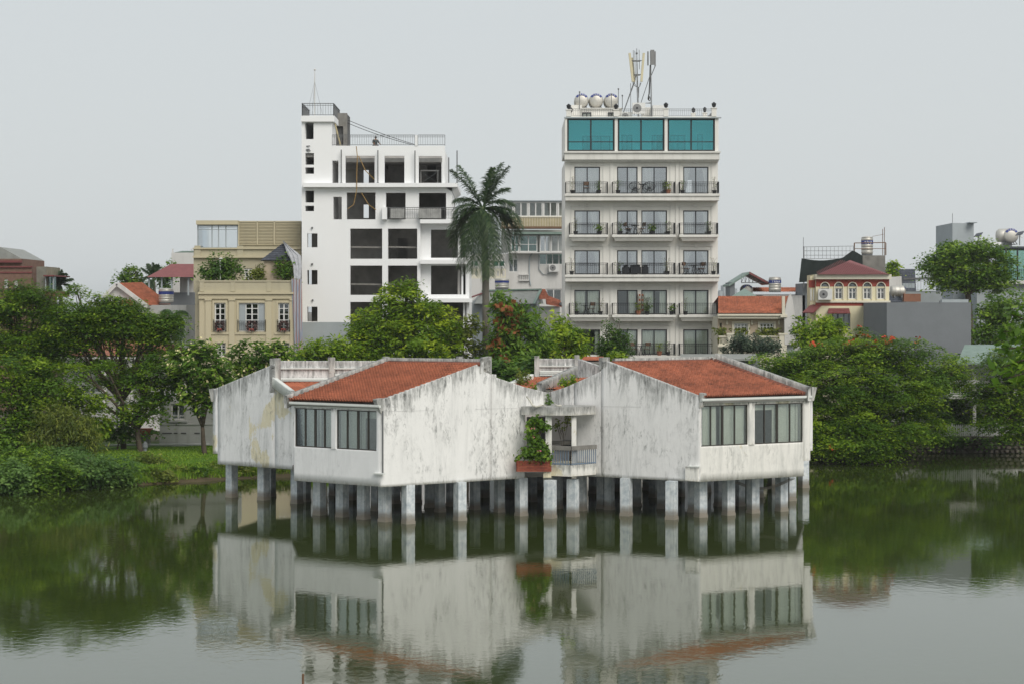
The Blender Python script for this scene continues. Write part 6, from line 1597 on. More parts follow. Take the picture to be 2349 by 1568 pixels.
# ------------------------------------------------------------------ red and cream house with arched windows
qd = 132.0
RH = thing('red_cream_house', (PX(1950, qd), qd, GZ), 'cream and red house with five arched windows and red pyramid roof', 'house')
qx = lambda x: PX(x, qd); qz = lambda y: PZ(y, qd)
AWc = [1891.4, 1923.2, 1954.7, 1988.5, 2020]
aops = [rect(x - 9, x + 9, 661, 687, qd) for x in AWc]
m = MB(); m.grid_wall(qx(1871), qx(2039), qz(692), qz(658), aops, qd, .25); m.build('wall', M['yellow_wall'], RH)
def arch_panel(x0, x1, y0, y1, arcs, r, mat):
    """wall strip with half-round notches rising from its foot"""
    m = MB(); xs_ = [PX(x0, qd)]
    top, bot = PZ(y0, qd), PZ(y1, qd); edges = [PX(x0, qd)]
    for c in arcs:
        cc = PX(c, qd); m.quad((edges[-1], qd, bot), (cc - r, qd, bot), (cc - r, qd, top), (edges[-1], qd, top)); n_ = 10
        for k in range(n_):
            a0, a1 = math.pi - math.pi * k / n_, math.pi - math.pi * (k + 1) / n_
            p0, p1 = (cc + r * math.cos(a0), bot + r * math.sin(a0)), (cc + r * math.cos(a1), bot + r * math.sin(a1))
            m.quad((p0[0], qd, p0[1]), (p1[0], qd, p1[1]), (p1[0], qd, top), (p0[0], qd, top))
            m.quad((p0[0], qd, p0[1]), (p0[0], qd + .25, p0[1]), (p1[0], qd + .25, p1[1]), (p1[0], qd, p1[1]))
        edges.append(cc + r)
    m.quad((edges[-1], qd, bot), (PX(x1, qd), qd, bot), (PX(x1, qd), qd, top), (edges[-1], qd, top)); return m.build('wall', mat, RH)
r_ = 9 / F * qd
arch_panel(1871, 2039, 641, 657.9, AWc, r_, M['red_wall'])
for k, x in enumerate(AWc):
    c = qx(x); m = MB()
    for i in range(12):
        a0, a1 = math.pi * i / 12, math.pi * (i + 1) / 12
        m.hexa([(c + rr * math.cos(a), y, qz(657.9) + rr * math.sin(a)) for y in (qd - .08, qd - .003) for rr, a in ((r_, a0), (r_ * 1.22, a0), (r_ * 1.22, a1), (r_, a1))])
    m.box(c - r_ * 1.22, c - r_, qd - .08, qd - .003, qz(687), qz(658)); m.box(c + r_, c + r_ * 1.22, qd - .08, qd - .003, qz(687), qz(658)); m.build('window_surround', M['ivory'], RH)
    fr = win(RH, c - r_, c + r_, qz(687), qz(661), qd + .08, (.5,), (.62,) if k else (.3, .62), fm='alu', gm='glass_dark', w=.07)
    m = MB(); m.prism([(c + r_ * .98 * math.cos(math.pi * i / 10), qz(660.9) + r_ * 1.1 * math.sin(math.pi * i / 10)) for i in range(11)], qd + .12, qd + .126); m.build('fanlight', M['glass_dark'], fr)
    if k in (1, 3, 4): m = MB(); m.box(c - r_ * .8, c - r_ * .15, qd + .3, qd + .32, qz(686), qz(662)); m.box(c + r_ * .2, c + r_ * .8, qd + .3, qd + .32, qz(686), qz(662)); m.build('shutter', M['wood'], fr)
m = MB(); m.box(qx(1871), qx(2039), qd, qd + .25, qz(702), qz(692) - .003); m.build('wall_band', M['red_wall'], RH)
m = MB(); m.grid_wall(qx(1871), qx(2039), GZ, qz(702) - .003, [rect(1908, 1950, 718, 756, qd)], qd, .25); m.build('wall', M['yellow_wall'], RH)
m = MB(); m.box(qx(1870), qx(2041), qd - .12, qd - .003, qz(694.5), qz(690)); m.box(qx(1868), qx(2042), qd - .35, qd + .5, qz(641), qz(630)); m.build('cornice', M['ivory'], RH)
win(RH, *rect(1908, 1950, 718, 756, qd), qd + .08, (.33, .66), fm='slate_wall', gm='glass_dark', w=.08)
tiles('awning', P(1897, 721, qd - 1.0), P(1950, 721, qd - 1.0), P(1900, 708, qd - .02), P(1947, 708, qd - .02), 16, 3, M['red_dark'], RH, sub=4)
m = MB(); m.box(qx(1860), qx(1870.8), qd + .4, qd + 1.6, GZ, qz(634)); m.build('wall', M['yellow_wall'], RH)
m = MB(); m.box(qx(1856), qx(1871), qd + .35, qd + .397, qz(660), qz(643)); m.box(qx(1856), qx(1871), qd + .3, qd + .39, qz(706), qz(702)); m.build('wall_band', M['red_wall'], RH)
for a_ in (1860, 1866): m = MB(); m.box(qx(a_), qx(a_ + 3), qd + .33, qd + .348, qz(690), qz(664)); m.build('window', M['alu'], RH)
shell(RH, qx(1871), qx(2039), qd, qd + 4, GZ, qz(630), M['yellow_wall'])
hip(RH, [P(1874, 630, qd - .6), P(2040, 630, qd - .6), P(2040, 630, qd + 7), P(1874, 630, qd + 7)], [P(1949, 597, qd + 3)], M['red_metal'])
m = MB()
for i in range(40):
    f = (i + .5) / 40; a_ = P(1874 + 166 * f, 630, qd - .6); ap = P(1949, 597, qd + 3); g = 1 - abs(f - .45) * 1.9; b_ = Vector(a_).lerp(Vector((a_.x, ap.y, ap.z)), max(g, .02)); m.bar(a_ + Vector((0, -.01, .02)), b_ + Vector((0, -.01, .02)), .03)
m.build('roof_rib', M['red_dark'], RH)
ac_unit(qx(1890), qd - .5, qz(688), 'white air conditioner under the leftmost arched window', .95, .75)
m = MB(); m.bar(P(1852, 718, qd - .6), P(1872, 700, qd + .2), .9, .06); m.build('side_awning', M['red_dark'], RH)

# netted roof frame, concrete block and tank behind it
nd = 162.0
NF = thing('netted_roof_frame', P(1900, 641, nd), 'rooftop steel cage draped with dark green netting behind the red house', 'frame')
m = MB()
for x in (1843, 1958): m.bar(P(x, 660, nd), P(x, 566, nd), .09)
for y in (567, 576, 586, 594): m.bar(P(1843, y, nd), P(1958, y - (2 if y < 570 else 0), nd), .035)
for x in range(1850, 1957, 9): m.bar(P(x, 566, nd + .02), P(x, 594, nd + .02), .022)
m.bar(P(1842, 545, nd), P(1842, 570, nd), .04); m.build('cage', M['grey_iron'], NF)
V, Q = [], []
for i in range(25):
    for j in range(7):
        u = i / 24; x = 1838 + u * 140; yt = 593 + 5 * math.sin(u * 5) - (14 * max(0, 1 - abs(u - .84) * 6)); yb = 648 - 10 * u; V.append(tuple(P(x - (6 if i == 0 else 0) * j / 6, yt + (yb - yt) * j / 6, nd - .3 + .25 * math.sin(u * 31 + j))))
for i in range(24):
    for j in range(6): a = i * 7 + j; Q.append((a, a + 1, a + 8, a + 7))
np_mesh('netting', V, Q, M['net'], NF, smooth=True)
CB = thing('concrete_stairwell', P(2001, 640, nd), 'raw concrete stairwell block carrying a steel tank behind the red roof', 'building')
m = MB(); m.box(PX(1972, nd), PX(2032, nd), nd + .4, nd + 4, GZ, PZ(586, nd)); m.build('wall', M['concrete'], CB)
m = MB(); m.box(PX(1844, nd), PX(1971, nd), nd + 1, nd + 5, GZ, PZ(650, nd)); m.build('wing_wall', M['slate_wall'], CB)
m = MB(); zb_ = PZ(586, nd)
for x in (1959, 2031): m.bar(P(x, 586, nd + .5), P(x, 558, nd + .5), .09)
m.bar(P(1959, 558, nd + .5), P(2031, 557, nd + .5), .07); m.bar(P(1959, 571, nd + .5), P(2031, 571, nd + .5), .05)
for x, y in ((2024, 526), (2028, 522)): m.tube([P(x, 586, nd + 1), P(x, y, nd + 1)], .03, 5)
m.bar(P(2000, 543, nd + 1), P(2026, 538, nd + 1), .03); m.build('railing', M['wood'], CB)
standing_tank(P(1988.2, 584, nd + 1.6), .5, 1.55, 'tall ribbed steel tank with lettered blue band on the concrete stairwell')

# ------------------------------------------------------------------ grey wall block and the roofs behind
gd2 = 125.0
GW2 = thing('grey_rendered_block', (PX(2110, gd2), gd2, GZ), 'large blank blue-grey rendered block above the flame tree', 'building')
m = MB(); p0, p1, p2 = P(1981, 700, gd2 + 5), P(2033.5, 694, gd2), P(2226.6, 690, gd2 + .8)
m.plate([(p0.x, p0.y), (p1.x, p1.y), (p2.x, p2.y), (p2.x + 1.5, p2.y + 9), (p0.x + 1.5, p0.y + 9)], GZ, PZ(694, gd2)); m.build('wall', M['slate_wall'], GW2)
m = MB(); a_, b_ = P(2160, 690, gd2 + .5), P(2221, 690, gd2 + .75); m.plate([(a_.x, a_.y + .05), (b_.x, b_.y + .05), (b_.x, b_.y + .5), (a_.x, a_.y + .5)], PZ(694, gd2) + .003, PZ(687, gd2)); m.build('parapet', M['pale_grey'], GW2)
m = MB(); m.tube([P(2155, 696, gd2 + .5), P(2155, 690, gd2 + .5)], .05, 6); m.build('pipe', M['slate_wall'], GW2)
zz_ = 170.0
SH2 = thing('slate_roof_house', (PX(2070, zz_), zz_, GZ), 'house with dark slate roof and white curved screen behind the grey block', 'house')
m = MB(); m.box(PX(2034, zz_), PX(2100, zz_), zz_ + .5, zz_ + 6, GZ, PZ(650, zz_)); m.build('wall', M['pale_grey'], SH2)
tiles('roof', P(2030, 694, zz_ - 2), P(2102, 694, zz_ - 2), P(2030, 618, zz_ + 4), P(2098, 618, zz_ + 4), 20, 14, M['slate_tile'], SH2, sub=3)
m = MB(); pts = [(2039, 636), (2067, 634), (2068, 655), (2062, 666), (2050, 670), (2039, 669)]; m.prism([(PX(x, 160), PZ(y, 160)) for x, y in pts][::-1], 160, 160.1); m.build('screen', M['whitish'], SH2)
# solar heater tank
lt = lying_tank((PX(2080, 158), 158, PZ(672, 158)), .45, 1.0, 'shiny solar water-heater tank on the roof edge behind the grey block', letters=False, rz=R(90))
lt.location = (PX(2072, 158), 158, PZ(668, 158))
m = MB(); c = P(2092, 684, 157.5); m.box(c.x - .7, c.x + .7, c.y, c.y + .6, c.z - .3, c.z + .35); tag(m.build('heater_stand', plain('rusty_metal', (.28, .13, .08), .8, var=.3), at=c), 'rusty box under the shiny solar water-heater tank', 'stand')
TD = thing('terrace_deck', (PX(2120, 168), 168, GZ), 'pale roof terrace with thin railing behind the grey block', 'building')
m = MB(); m.box(PX(2070, 168), PX(2160, 168), 168, 172, GZ, PZ(668, 168)); m.build('wall', M['pale_grey'], TD)
m = MB(); m.railing(P(2070, 668, 167.9), P(2160, 668, 167.9), 1.0, .25, .02, .04); m.bar(P(2072, 640, 167.8), P(2152, 638, 167.8), .1, .15); m.build('railing', M['grey_iron'], TD)
CT = thing('concrete_tower', (PX(2200, 175), 175, GZ), 'pale concrete stair tower rising behind the spreading tree', 'building')
m = MB(); p0, p1, p2 = P(2168, 512, 177), P(2184, 512, 174), P(2233, 512, 175); m.plate([(p0.x, p0.y), (p1.x, p1.y), (p2.x, p2.y), (p2.x, 181), (p0.x, 181)], GZ, PZ(513, 175)); m.build('wall', M['pale_grey'], CT)
m = MB(); m.box(p0.x + 1.5, p2.x + .05, 173.9, 181, PZ(513, 175) + .003, PZ(511, 175)); m.build('roof_slab', M['pale_grey'], CT)
m = MB(); m.tube([P(2184, 512, 176), P(2184, 490, 176)], .025, 5); m.build('rod', M['grey_iron'], CT)
# dark-framed roof terrace at the right edge
td2 = 170.0
RT = thing('roof_terrace_building', (PX(2310, td2), td2, GZ), 'grey building with dark steel roof terrace at the right edge', 'building')
m = MB(); m.box(PX(2240, td2), PX(2440, td2), td2, td2 + 8, GZ, PZ(652, td2)); m.build('wall', M['pale_grey'], RT)
m = MB(); m.box(PX(2236, td2), PX(2440, td2), td2 - .6, td2 + 8, PZ(651.9, td2), PZ(644, td2)); m.build('floor_slab', M['whitish'], RT)
m = MB(); m.box(PX(2300, td2), PX(2440, td2), td2 - .4, td2 + 7, PZ(570, td2), PZ(566, td2)); m.build('roof_slab', M['slate'], RT)
for x in (2304, 2330, 2356): m = MB(); m.box(PX(x, td2), PX(x + 3, td2), td2 - .3, td2 - .15, PZ(643.9, td2), PZ(570, td2)); m.build('post', M['iron'], RT)
m = MB(); m.box(PX(2306, td2), PX(2440, td2), td2 + 3, td2 + 3.1, PZ(643.9, td2), PZ(570, td2)); m.build('glass_screen', M['glass_green'], RT)
m = MB(); m.railing(P(2240, 644, td2 - .4), P(2440, 644, td2 - .4), 1.0, .18, .02, .04); m.build('railing', M['iron'], RT)
m = MB(); m.box(PX(2234, 168), PX(2296, 168), 168, 170, PZ(563, 168), PZ(556, 168)); m.build('roof_edge', M['white'], RT)
lying_tank((PX(2319, td2 + .5), td2 + .5, PZ(541, td2 + .5)), .66, 1.4, 'big steel tank with blue arc on the roof terrace at the right edge', rz=0)
m = MB(); c = P(2288, 541, td2 + 1.2); m.lathe(c, [(.02, -.2), (.45, -.1), (.62, .1), (.62, .9), (.4, 1.1), (.02, 1.2)], 24, 'x'); sp_ = m.build('water_tank', M['steel'], at=c, smooth=True); tag(sp_, 'second steel tank, lying sideways left of the lettered one', 'water tank')
m = MB(); m.box(c.x - .1, c.x + 1.2, c.y - .3, c.y + .3, PZ(566, td2) + .003, c.z - .55); m.build('cradle', M['galv'], sp_)
for k, (x, y) in enumerate(((2243, 536), (2338, 533))):
    so = thing('solar_lamp', P(x, 563, 167), '%s solar panel street lamp on the roofs at the right' % ('left', 'right')[k], 'lamp', 'solar lamps on the right roofs')
    m = MB(); m.tube([P(x, 563, 167), P(x, y + 4, 167)], .05, 6); m.build('pole', M['galv'], so)
    m = MB(); m.slab([P(x - 10, y + 7, 166.6), P(x + 6, y + 4, 166.6), P(x + 11, y - 3, 167.4), P(x - 4, y, 167.4)], .06); m.build('solar_panel', M['slate'], so)
    m = MB(); m.bar(P(x, y + 6, 167), P(x + 6, y + 12, 166), .12, .05); m.build('lamp_head', M['plastic_white'], so)
# lakeside pavilion under the right trees
ed = 119.5
EP = thing('lakeside_shed', (PX(2270, ed), ed, GZ), 'open lakeside shed with green sheet roof and white railings under the right trees', 'shed')
m = MB(); m.slab([P(2195, 830, ed - 1.5), P(2420, 836, ed - 1.5), P(2420, 790, ed + 3), P(2212, 790, ed + 3)], .12); m.build('roof', M['green_sheet'], EP)
for x in (2226, 2275, 2320): m = MB(); m.box(PX(x, ed), PX(x + 7, ed), ed - .6, ed - .4, GZ, PZ(826, ed)); m.build('post', M['whitish'], EP)
m = MB(); m.box(PX(2205, ed), PX(2420, ed), ed + 2.5, ed + 2.7, GZ, PZ(826, ed)); m.build('wall', M['greywall'], EP)
m = MB(); m.box(PX(2170, ed), PX(2420, ed), ed - 1, ed + 2.4, PZ(912, ed), PZ(904, ed)); m.build('floor_slab', M['whitish'], EP)
m = MB(); m.railing(P(2180, 904, ed - .9), P(2330, 904, ed - .9), .85, .15, .025, .05); m.build('railing', M['whitish'], EP)
m = MB(); m.box(PX(2060, ed), PX(2160, ed), ed + 2, ed + 2.3, GZ, PZ(900, ed)); m.build('garden_wall', M['greywall'], EP)
# hazy far town seen through the gap right of the hotel
for k, (x0, x1, y) in enumerate(((1650, 1658, 668), (1659, 1671, 655), (1672, 1690, 662))):
    fd_ = 1500.0; m = MB(); m.box(PX(x0, fd_), PX(x1, fd_), fd_, fd_ + 20, GZ, PZ(y, fd_)); m.box(PX(x0 + 2, fd_), PX(x1 - 3, fd_), fd_ + 4, fd_ + 12, PZ(y, fd_), PZ(y - 2, fd_))
    tag(m.build('far_tower', M['pale_grey'], at=(PX((x0 + x1) / 2, fd_), fd_, GZ)), 'hazy far-off block on the horizon right of the hotel, %s of the three' % ('leftmost', 'middle', 'rightmost')[k], 'building', 'far skyline')

# ------------------------------------------------------------------ vegetation
def unit(a): return a / (np.linalg.norm(a, axis=-1, keepdims=True) + 1e-9)
def leaf_quads(rs_, c, out, per, spread, leaf, up, asp=.42, droop=0.0, tone=None, hang=0.0):
    """per leaves around every cluster centre c (n,3)"""
    n = len(c); N = n * per
    C = np.repeat(c, per, 0); O = np.repeat(out, per, 0); sp = np.asarray(spread, dtype=float)
    g = rs_.normal(0, 1, (N, 3)); p = C + g * sp * np.repeat(rs_.uniform(.7, 1.35, n), per)[:, None]
    p[:, 2] -= (g[:, 0] ** 2 + g[:, 1] ** 2) * sp[0] * .16          # every spray arches over
    a = unit(rs_.normal(0, 1, (N, 3)) * [1, 1, .6] + O * .7 + np.array([0, 0, -droop]))
    nn = unit(rs_.normal(0, .55, (N, 3)) + np.array([0, 0, up]) + O * .5)
    b = unit(np.cross(nn, a)); a = unit(np.cross(b, nn))
    asp = asp * 1.3; l = (leaf * 1.22 * rs_.uniform(.55, 1.35, N))[:, None]
    V = np.stack([p - a * l * .5, p + b * l * asp * .5, p + a * l * .5 - np.array([0, 0, hang]) * l, p - b * l * asp * .5], 1).reshape(-1, 3)
    tb = np.repeat(rs_.rand(n) ** 1.25 if tone is None else tone, per)
    return V, np.clip(tb * .76 + rs_.rand(N) * .24, 0, 1)
def lobe_points(rs_, lobes, dens, flat=1.0, lo=.62, inner=.22, gap=.55):
    """cluster centres and outward directions over ellipsoid lobes ((x,y,z),(rx,ry,rz))"""
    cs, os_ = [], []
    for (c, r) in lobes:
        c, r = np.array(c), np.array(r)
        area = 4 * math.pi * ((r[0] * r[1]) ** 1.6 / 3 + (r[0] * r[2]) ** 1.6 / 3 + (r[1] * r[2]) ** 1.6 / 3) ** (1 / 1.6)
        n = max(6, int(area * dens)); u = unit(rs_.normal(0, 1, (n, 3)))
        bumps = 1 + .16 * np.sin(u[:, 0] * 7 + c[0]) * np.cos(u[:, 2] * 6 + c[2]) + .12 * np.sin(u[:, 1] * 9 + c[1] * 3 + u[:, 0] * 5)
        k = np.where(rs_.rand(n) < inner, rs_.uniform(.15, lo, n), rs_.uniform(lo, 1.0, n) ** .6) * bumps
        cs.append(c + u * r * k[:, None]); os_.append(unit(u / r))
    c, o = np.concatenate(cs), np.concatenate(os_)
    h = np.sin(c[:, 0] * 1.9 + 1.3) * np.sin(c[:, 2] * 2.3 + c[:, 1] * .7) + .6 * np.sin(c[:, 0] * 4.1 + c[:, 2] * 3.3 + c[:, 1] * 2.1)
    k = h > -gap if gap < 9 else h > -99                            # ragged holes through the crown
    return c[k], o[k]
def limb(mb, p, q, r0, r1, rr, bend=.12, n=5):
    p, q = Vector(p), Vector(q); L = (q - p).length; o = Vector((rr.uniform(-1, 1), rr.uniform(-1, 1), rr.uniform(-.2, .5))) * L * bend; pts, rs_ = [], []
    for i in range(n + 1):
        f = i / n; pts.append(p.lerp(q, f) + o * 4 * f * (1 - f) * .5); rs_.append(r0 + (r1 - r0) * f)
    mb.tube(pts, rs_, 7); return pts
def px_lobes(d, L, dep=.8):
    """lobes measured as (x, y, rx, ry[, extra depth]) -> metres"""
    return [(tuple(P(l[0], l[1], d + (l[4] if len(l) > 4 else 0))), (l[2] / F * d, l[2] / F * d * dep, l[3] / F * d)) for l in L]
def tree(name, label, d, bx_, lobes, mat='leaf_mid', dens=5.0, per=26, spread=(.28, .28, .14), leaf=.24, up=1.2, seed=1, trunk=.18, fork=.35, extra=None, cat='tree', asp=.42, droop=0.0, base=None, group=None, trunks=None, inner=.22, dep=.8, bark='bark', base_y=None, hang=0.0, low=False, gap=.6):
    rs_ = np.random.RandomState(seed); rr = random.Random(seed); lb = px_lobes(d, lobes, dep)
    z0 = GZ if base is None else base
    B = Vector((PX(bx_, d), d if base_y is None else base_y, z0))
    t = thing(name, B, label, cat, group)
    c, o = lobe_points(rs_, lb, dens, inner=inner, gap=gap)
    keep = c[:, 2] > (z0 + .05 if not low else .25); c, o = c[keep], o[keep]
    V, tn = leaf_quads(rs_, c, o, per, spread, leaf, up, asp, droop, hang=hang)
    np_mesh('crown', V, np.arange(len(V)).reshape(-1, 4), M[mat], t, face_attr={'tone': tn})
    if trunk:
        top = Vector(np.mean([l[0] for l in lb], 0)); F0 = B.lerp(top, fork); m = MB(); limb(m, B - Vector((0, 0, .2)), F0, trunk * 1.2, trunk * .8, rr, .06)
        m.build('trunk', M[bark], t, smooth=True)
        m = MB()
        for ce, ra in lb:
            ce = Vector(ce); e = limb(m, F0, ce, trunk * .65, trunk * .22, rr, .14)
            for k in range(4):
                u = Vector((rr.uniform(-1, 1), rr.uniform(-1, 1), rr.uniform(-.3, 1))).normalized()
                limb(m, e[2 + k % 3], ce + Vector((u.x * ra[0], u.y * ra[1], u.z * ra[2])) * .8, trunk * .25, .015, rr, .12, 4)
        m.build('limbs', M[bark], t, smooth=True)
    for e in (extra or []):
        nm, em, n_, sz, per_, sel = e
        idx = np.where(sel(c))[0]
        if len(idx) == 0: continue
        idx = rs_.choice(idx, min(n_, len(idx)), replace=False); cc = c[idx] + o[idx] * .18
        V, tn = leaf_quads(rs_, cc, o[idx], per_, (sz * .9, sz * .9, sz * .5), sz, .4, .8)
        np_mesh(nm, V, np.arange(len(V)).reshape(-1, 4), M[em], t, face_attr={'tone': tn})
    return t

# left bank, feathery trees
fern = dict(mat='leaf_fern', dens=2.0, per=115, spread=(.42, .42, .09), leaf=.155, up=1.8, asp=.38)
tree('feathery_tree', 'tall feathery tree at the left edge in front of the brick building', 108, 60, [(20, 700, 75, 42), (85, 690, 60, 34), (60, 765, 90, 55), (10, 800, 60, 60), (130, 720, 50, 34, 1), (110, 810, 70, 50), (150, 770, 50, 40), (40, 660, 40, 18)], seed=2, trunk=.24, gap=9, **fern)
tree('feathery_tree', 'feathery tree with crossing dark limbs in front of the terracotta roof', 106.5, 285, [(195, 715, 62, 36), (255, 725, 60, 34), (318, 738, 58, 34), (370, 738, 38, 26), (215, 755, 60, 28), (350, 765, 45, 26), (385, 765, 26, 24), (262, 690, 26, 14), (175, 668, 22, 16), (275, 755, 50, 22), (200, 735, 50, 30), (300, 710, 40, 26), (235, 690, 30, 20), (185, 790, 36, 26), (365, 800, 34, 24), (250, 730, 60, 40), (330, 745, 60, 36), (210, 830, 30, 22), (285, 800, 32, 16), (305, 850, 34, 28), (240, 872, 28, 22), (160, 740, 50, 40), (390, 735, 30, 26)], seed=3, trunk=.15, fork=.4, gap=9, **fern)
tree('feathery_tree', 'low leaning tree with gaps showing the white house behind', 104.5, 325, [(340, 870, 50, 50), (310, 935, 32, 28), (345, 945, 36, 44), (215, 915, 26, 22), (190, 850, 22, 18), (375, 890, 30, 40), (355, 825, 34, 22), (240, 835, 20, 10)], seed=4, trunk=.16, mat='leaf_fern', dens=2.0, per=95, spread=(.36, .36, .10), leaf=.16, up=1.5, gap=1.3)
tree('feathery_tree', 'dense dark tree mass at the left edge above the bank shrubs', 103, 40, [(30, 870, 85, 60), (110, 880, 75, 60), (40, 950, 80, 60), (130, 960, 70, 45), (185, 925, 50, 45), (20, 1000, 60, 40)], seed=5, trunk=.2, mat='leaf_fern', dens=2.0, per=95, spread=(.40, .40, .11), leaf=.165, up=1.5, gap=1.3)
tree('weeping_bush', 'yellowish weeping bush beside the grass on the left bank', 101, 150, [(150, 975, 60, 42), (190, 1000, 45, 30), (95, 1005, 45, 30), (115, 960, 40, 30)], seed=6, trunk=.08, mat='leaf_olive', dens=7, per=26, spread=(.2, .2, .22), leaf=.22, up=.4, asp=.2, droop=1.4, cat='bush')
tree('leafy_bush', 'bright leafy bush growing between the weeping bush and the grass', 103.5, 215, [(215, 985, 30, 24), (240, 970, 22, 18)], seed=7, trunk=.05, mat='leaf_bright', dens=8, per=20, spread=(.16, .16, .12), leaf=.22, cat='bush')
for k, (x, y, rx, ry, d, lb) in enumerate(((20, 1092, 64, 40, 91.6, 'waterside shrub at the lower left edge of the photo'), (105, 1084, 68, 42, 92.6, 'second waterside shrub from the left edge'), (190, 1076, 64, 42, 94, 'tall middle waterside shrub on the left bank'), (262, 1084, 50, 40, 95.2, 'rightmost big waterside shrub on the left bank'), (60, 1045, 60, 26, 97, 'low shrub behind the waterside shrubs at the left edge'), (150, 1045, 55, 24, 98, 'low shrub in front of the weeping bush'), (345, 1060, 34, 24, 100, 'scruffy shrub in the middle of the grass bank'))):
    tree('waterside_shrub', lb, d, x, [(x, y, rx, ry), (x - rx * .4, y + 10, rx * .6, ry * .7), (x + rx * .45, y + 8, rx * .55, ry * .7)], seed=20 + k, trunk=.05, mat=('leaf_shrub', 'leaf_mid', 'leaf_shrub', 'leaf_shrub', 'leaf_mid', 'leaf_shrub', 'leaf_olive')[k], dens=3.2, per=60, spread=(.26, .26, .14), leaf=.16, gap=9, base=-.05 if k < 4 else .1, cat='shrub', group='shrubs along the left shore', dep=.9)
for k, (x, rx, ry) in enumerate(((325, 22, 9), (365, 26, 8), (410, 26, 10), (450, 22, 8), (492, 26, 13), (545, 30, 17), (600, 30, 15), (650, 34, 16), (715, 30, 15))):
    d = shore(PX(x, 99)) + (1.1 if k % 2 else 1.9); y = CY + (HC - .55) / d * F
    tree('bank_shrub', 'low weedy shrub at the left water edge, %s from the left' % ('first', 'second', 'third', 'fourth', 'fifth', 'sixth', 'seventh', 'eighth', 'ninth')[k], d, x, [(x, y, rx, ry), (x + rx * .5, y + 5, rx * .6, ry * .7), (x - rx * .5, y + 5, rx * .6, ry * .6)], seed=40 + k, trunk=.03, mat='leaf_olive' if k % 3 else 'leaf_mid', dens=4, per=50, spread=(.24, .24, .12), leaf=.16, base=.1, cat='shrub', group='weedy shrubs along the water edge', gap=9)
tree('leafy_bush', 'dark bush at the foot of the leaning left tree', 105.5, 268, [(262, 985, 34, 24), (295, 990, 28, 20)], seed=91, trunk=.05, mat='leaf_deep', dens=4, per=40, spread=(.24, .24, .14), leaf=.18, cat='bush')
tree('leafy_bush', 'mid-green low bush left of the weeping bush at the left edge', 101.5, 40, [(30, 1010, 50, 26), (75, 1020, 36, 20)], seed=92, trunk=.05, mat='leaf_mid', dens=3, per=50, spread=(.26, .26, .14), leaf=.18, cat='bush')
# frangipani trees with pale flowers
fr_ex = [('blossoms', 'flower_cream', 130, .09, 5, lambda c: c[:, 1] < 1e9)]
def front_of(d): return lambda c: c[:, 1] < d
tree('frangipani_tree', 'round frangipani tree with cream flowers left of the stilt house', 104, 470, [(455, 835, 68, 50), (430, 880, 48, 40), (490, 880, 45, 45), (480, 925, 38, 38), (420, 820, 34, 26)], seed=8, trunk=.13, mat='leaf_mid', dens=6, per=22, spread=(.2, .2, .14), leaf=.30, asp=.3, extra=[('blossoms', 'flower_cream', 120, .10, 5, front_of(104))])
tree('frangipani_tree', 'wide frangipani tree with cream flowers behind the left gable', 107, 600, [(570, 825, 48, 42), (615, 825, 60, 40), (660, 835, 36, 28), (560, 860, 40, 34), (610, 870, 60, 36)], seed=9, trunk=.13, mat='leaf_mid', dens=6, per=22, spread=(.2, .2, .14), leaf=.30, asp=.3, extra=[('blossoms', 'flower_cream', 150, .10, 5, front_of(107))])
# behind the stilt house
brt = dict(mat='leaf_bright', dens=2.1, per=66, spread=(.38, .38, .15), leaf=.23, up=1.2, asp=.36, gap=1.0)
tree('bright_tree', 'low bright green tree in front of the white building corner', 118, 745, [(735, 805, 48, 26), (785, 800, 34, 26), (705, 815, 26, 18), (765, 835, 60, 24)], seed=10, trunk=.14, **brt)
tree('bright_tree', 'large bright green tree hiding the foot of the unfinished building', 120, 930, [(925, 700, 58, 50), (870, 745, 62, 42), (980, 735, 62, 44), (915, 780, 110, 50), (1010, 785, 50, 36), (835, 800, 45, 30), (930, 665, 26, 24), (900, 830, 120, 30)], seed=11, trunk=.24, **brt)
tree('small_tree', 'thin yellowish tree just left of the palm trunk', 121, 1072, [(1070, 745, 34, 34), (1060, 790, 40, 30), (1085, 810, 26, 30)], seed=12, trunk=.12, mat='leaf_olive', dens=3.6, per=20, spread=(.26, .26, .16), leaf=.25)
tree('mango_tree', 'mango tree with rusty new leaves right of the palm trunk', 119, 1180, [(1165, 705, 42, 38), (1195, 735, 45, 45), (1160, 770, 40, 48), (1215, 790, 46, 40), (1180, 830, 60, 36), (1140, 830, 26, 30)], seed=13, trunk=.2, mat='leaf_mid', dens=5.5, per=22, spread=(.24, .24, .18), leaf=.32, up=.7, asp=.26, droop=.7,
     extra=[('new_leaves', 'leaf_red', 26, .26, 16, lambda c: (c[:, 1] < 119) & (c[:, 0] < PX(1190, 119)))])
tree('mango_tree', 'round green mango tree at the lower left corner of the hotel', 121, 1295, [(1285, 765, 42, 40), (1318, 785, 34, 34), (1260, 790, 34, 34), (1290, 815, 55, 26)], seed=14, trunk=.18, mat='leaf_bright', dens=5.5, per=22, spread=(.22, .22, .18), leaf=.28, up=.8, asp=.28, droop=.5)
tree('small_leaved_tree', 'small-leaved dark green tree in front of the lowest hotel balconies', 126, 1408, [(1408, 755, 24, 22), (1400, 785, 32, 26), (1425, 780, 24, 28), (1385, 805, 32, 18), (1415, 812, 36, 16)], seed=15, trunk=.1, mat='leaf_deep', dens=9, per=26, spread=(.16, .16, .16), leaf=.13)
tree('clipped_bush', 'small bright bush poking above the right tiled roof', 108, 1408, [(1408, 818, 26, 14)], seed=16, trunk=.05, mat='leaf_bright', dens=14, per=20, spread=(.14, .14, .1), leaf=.16, cat='bush')
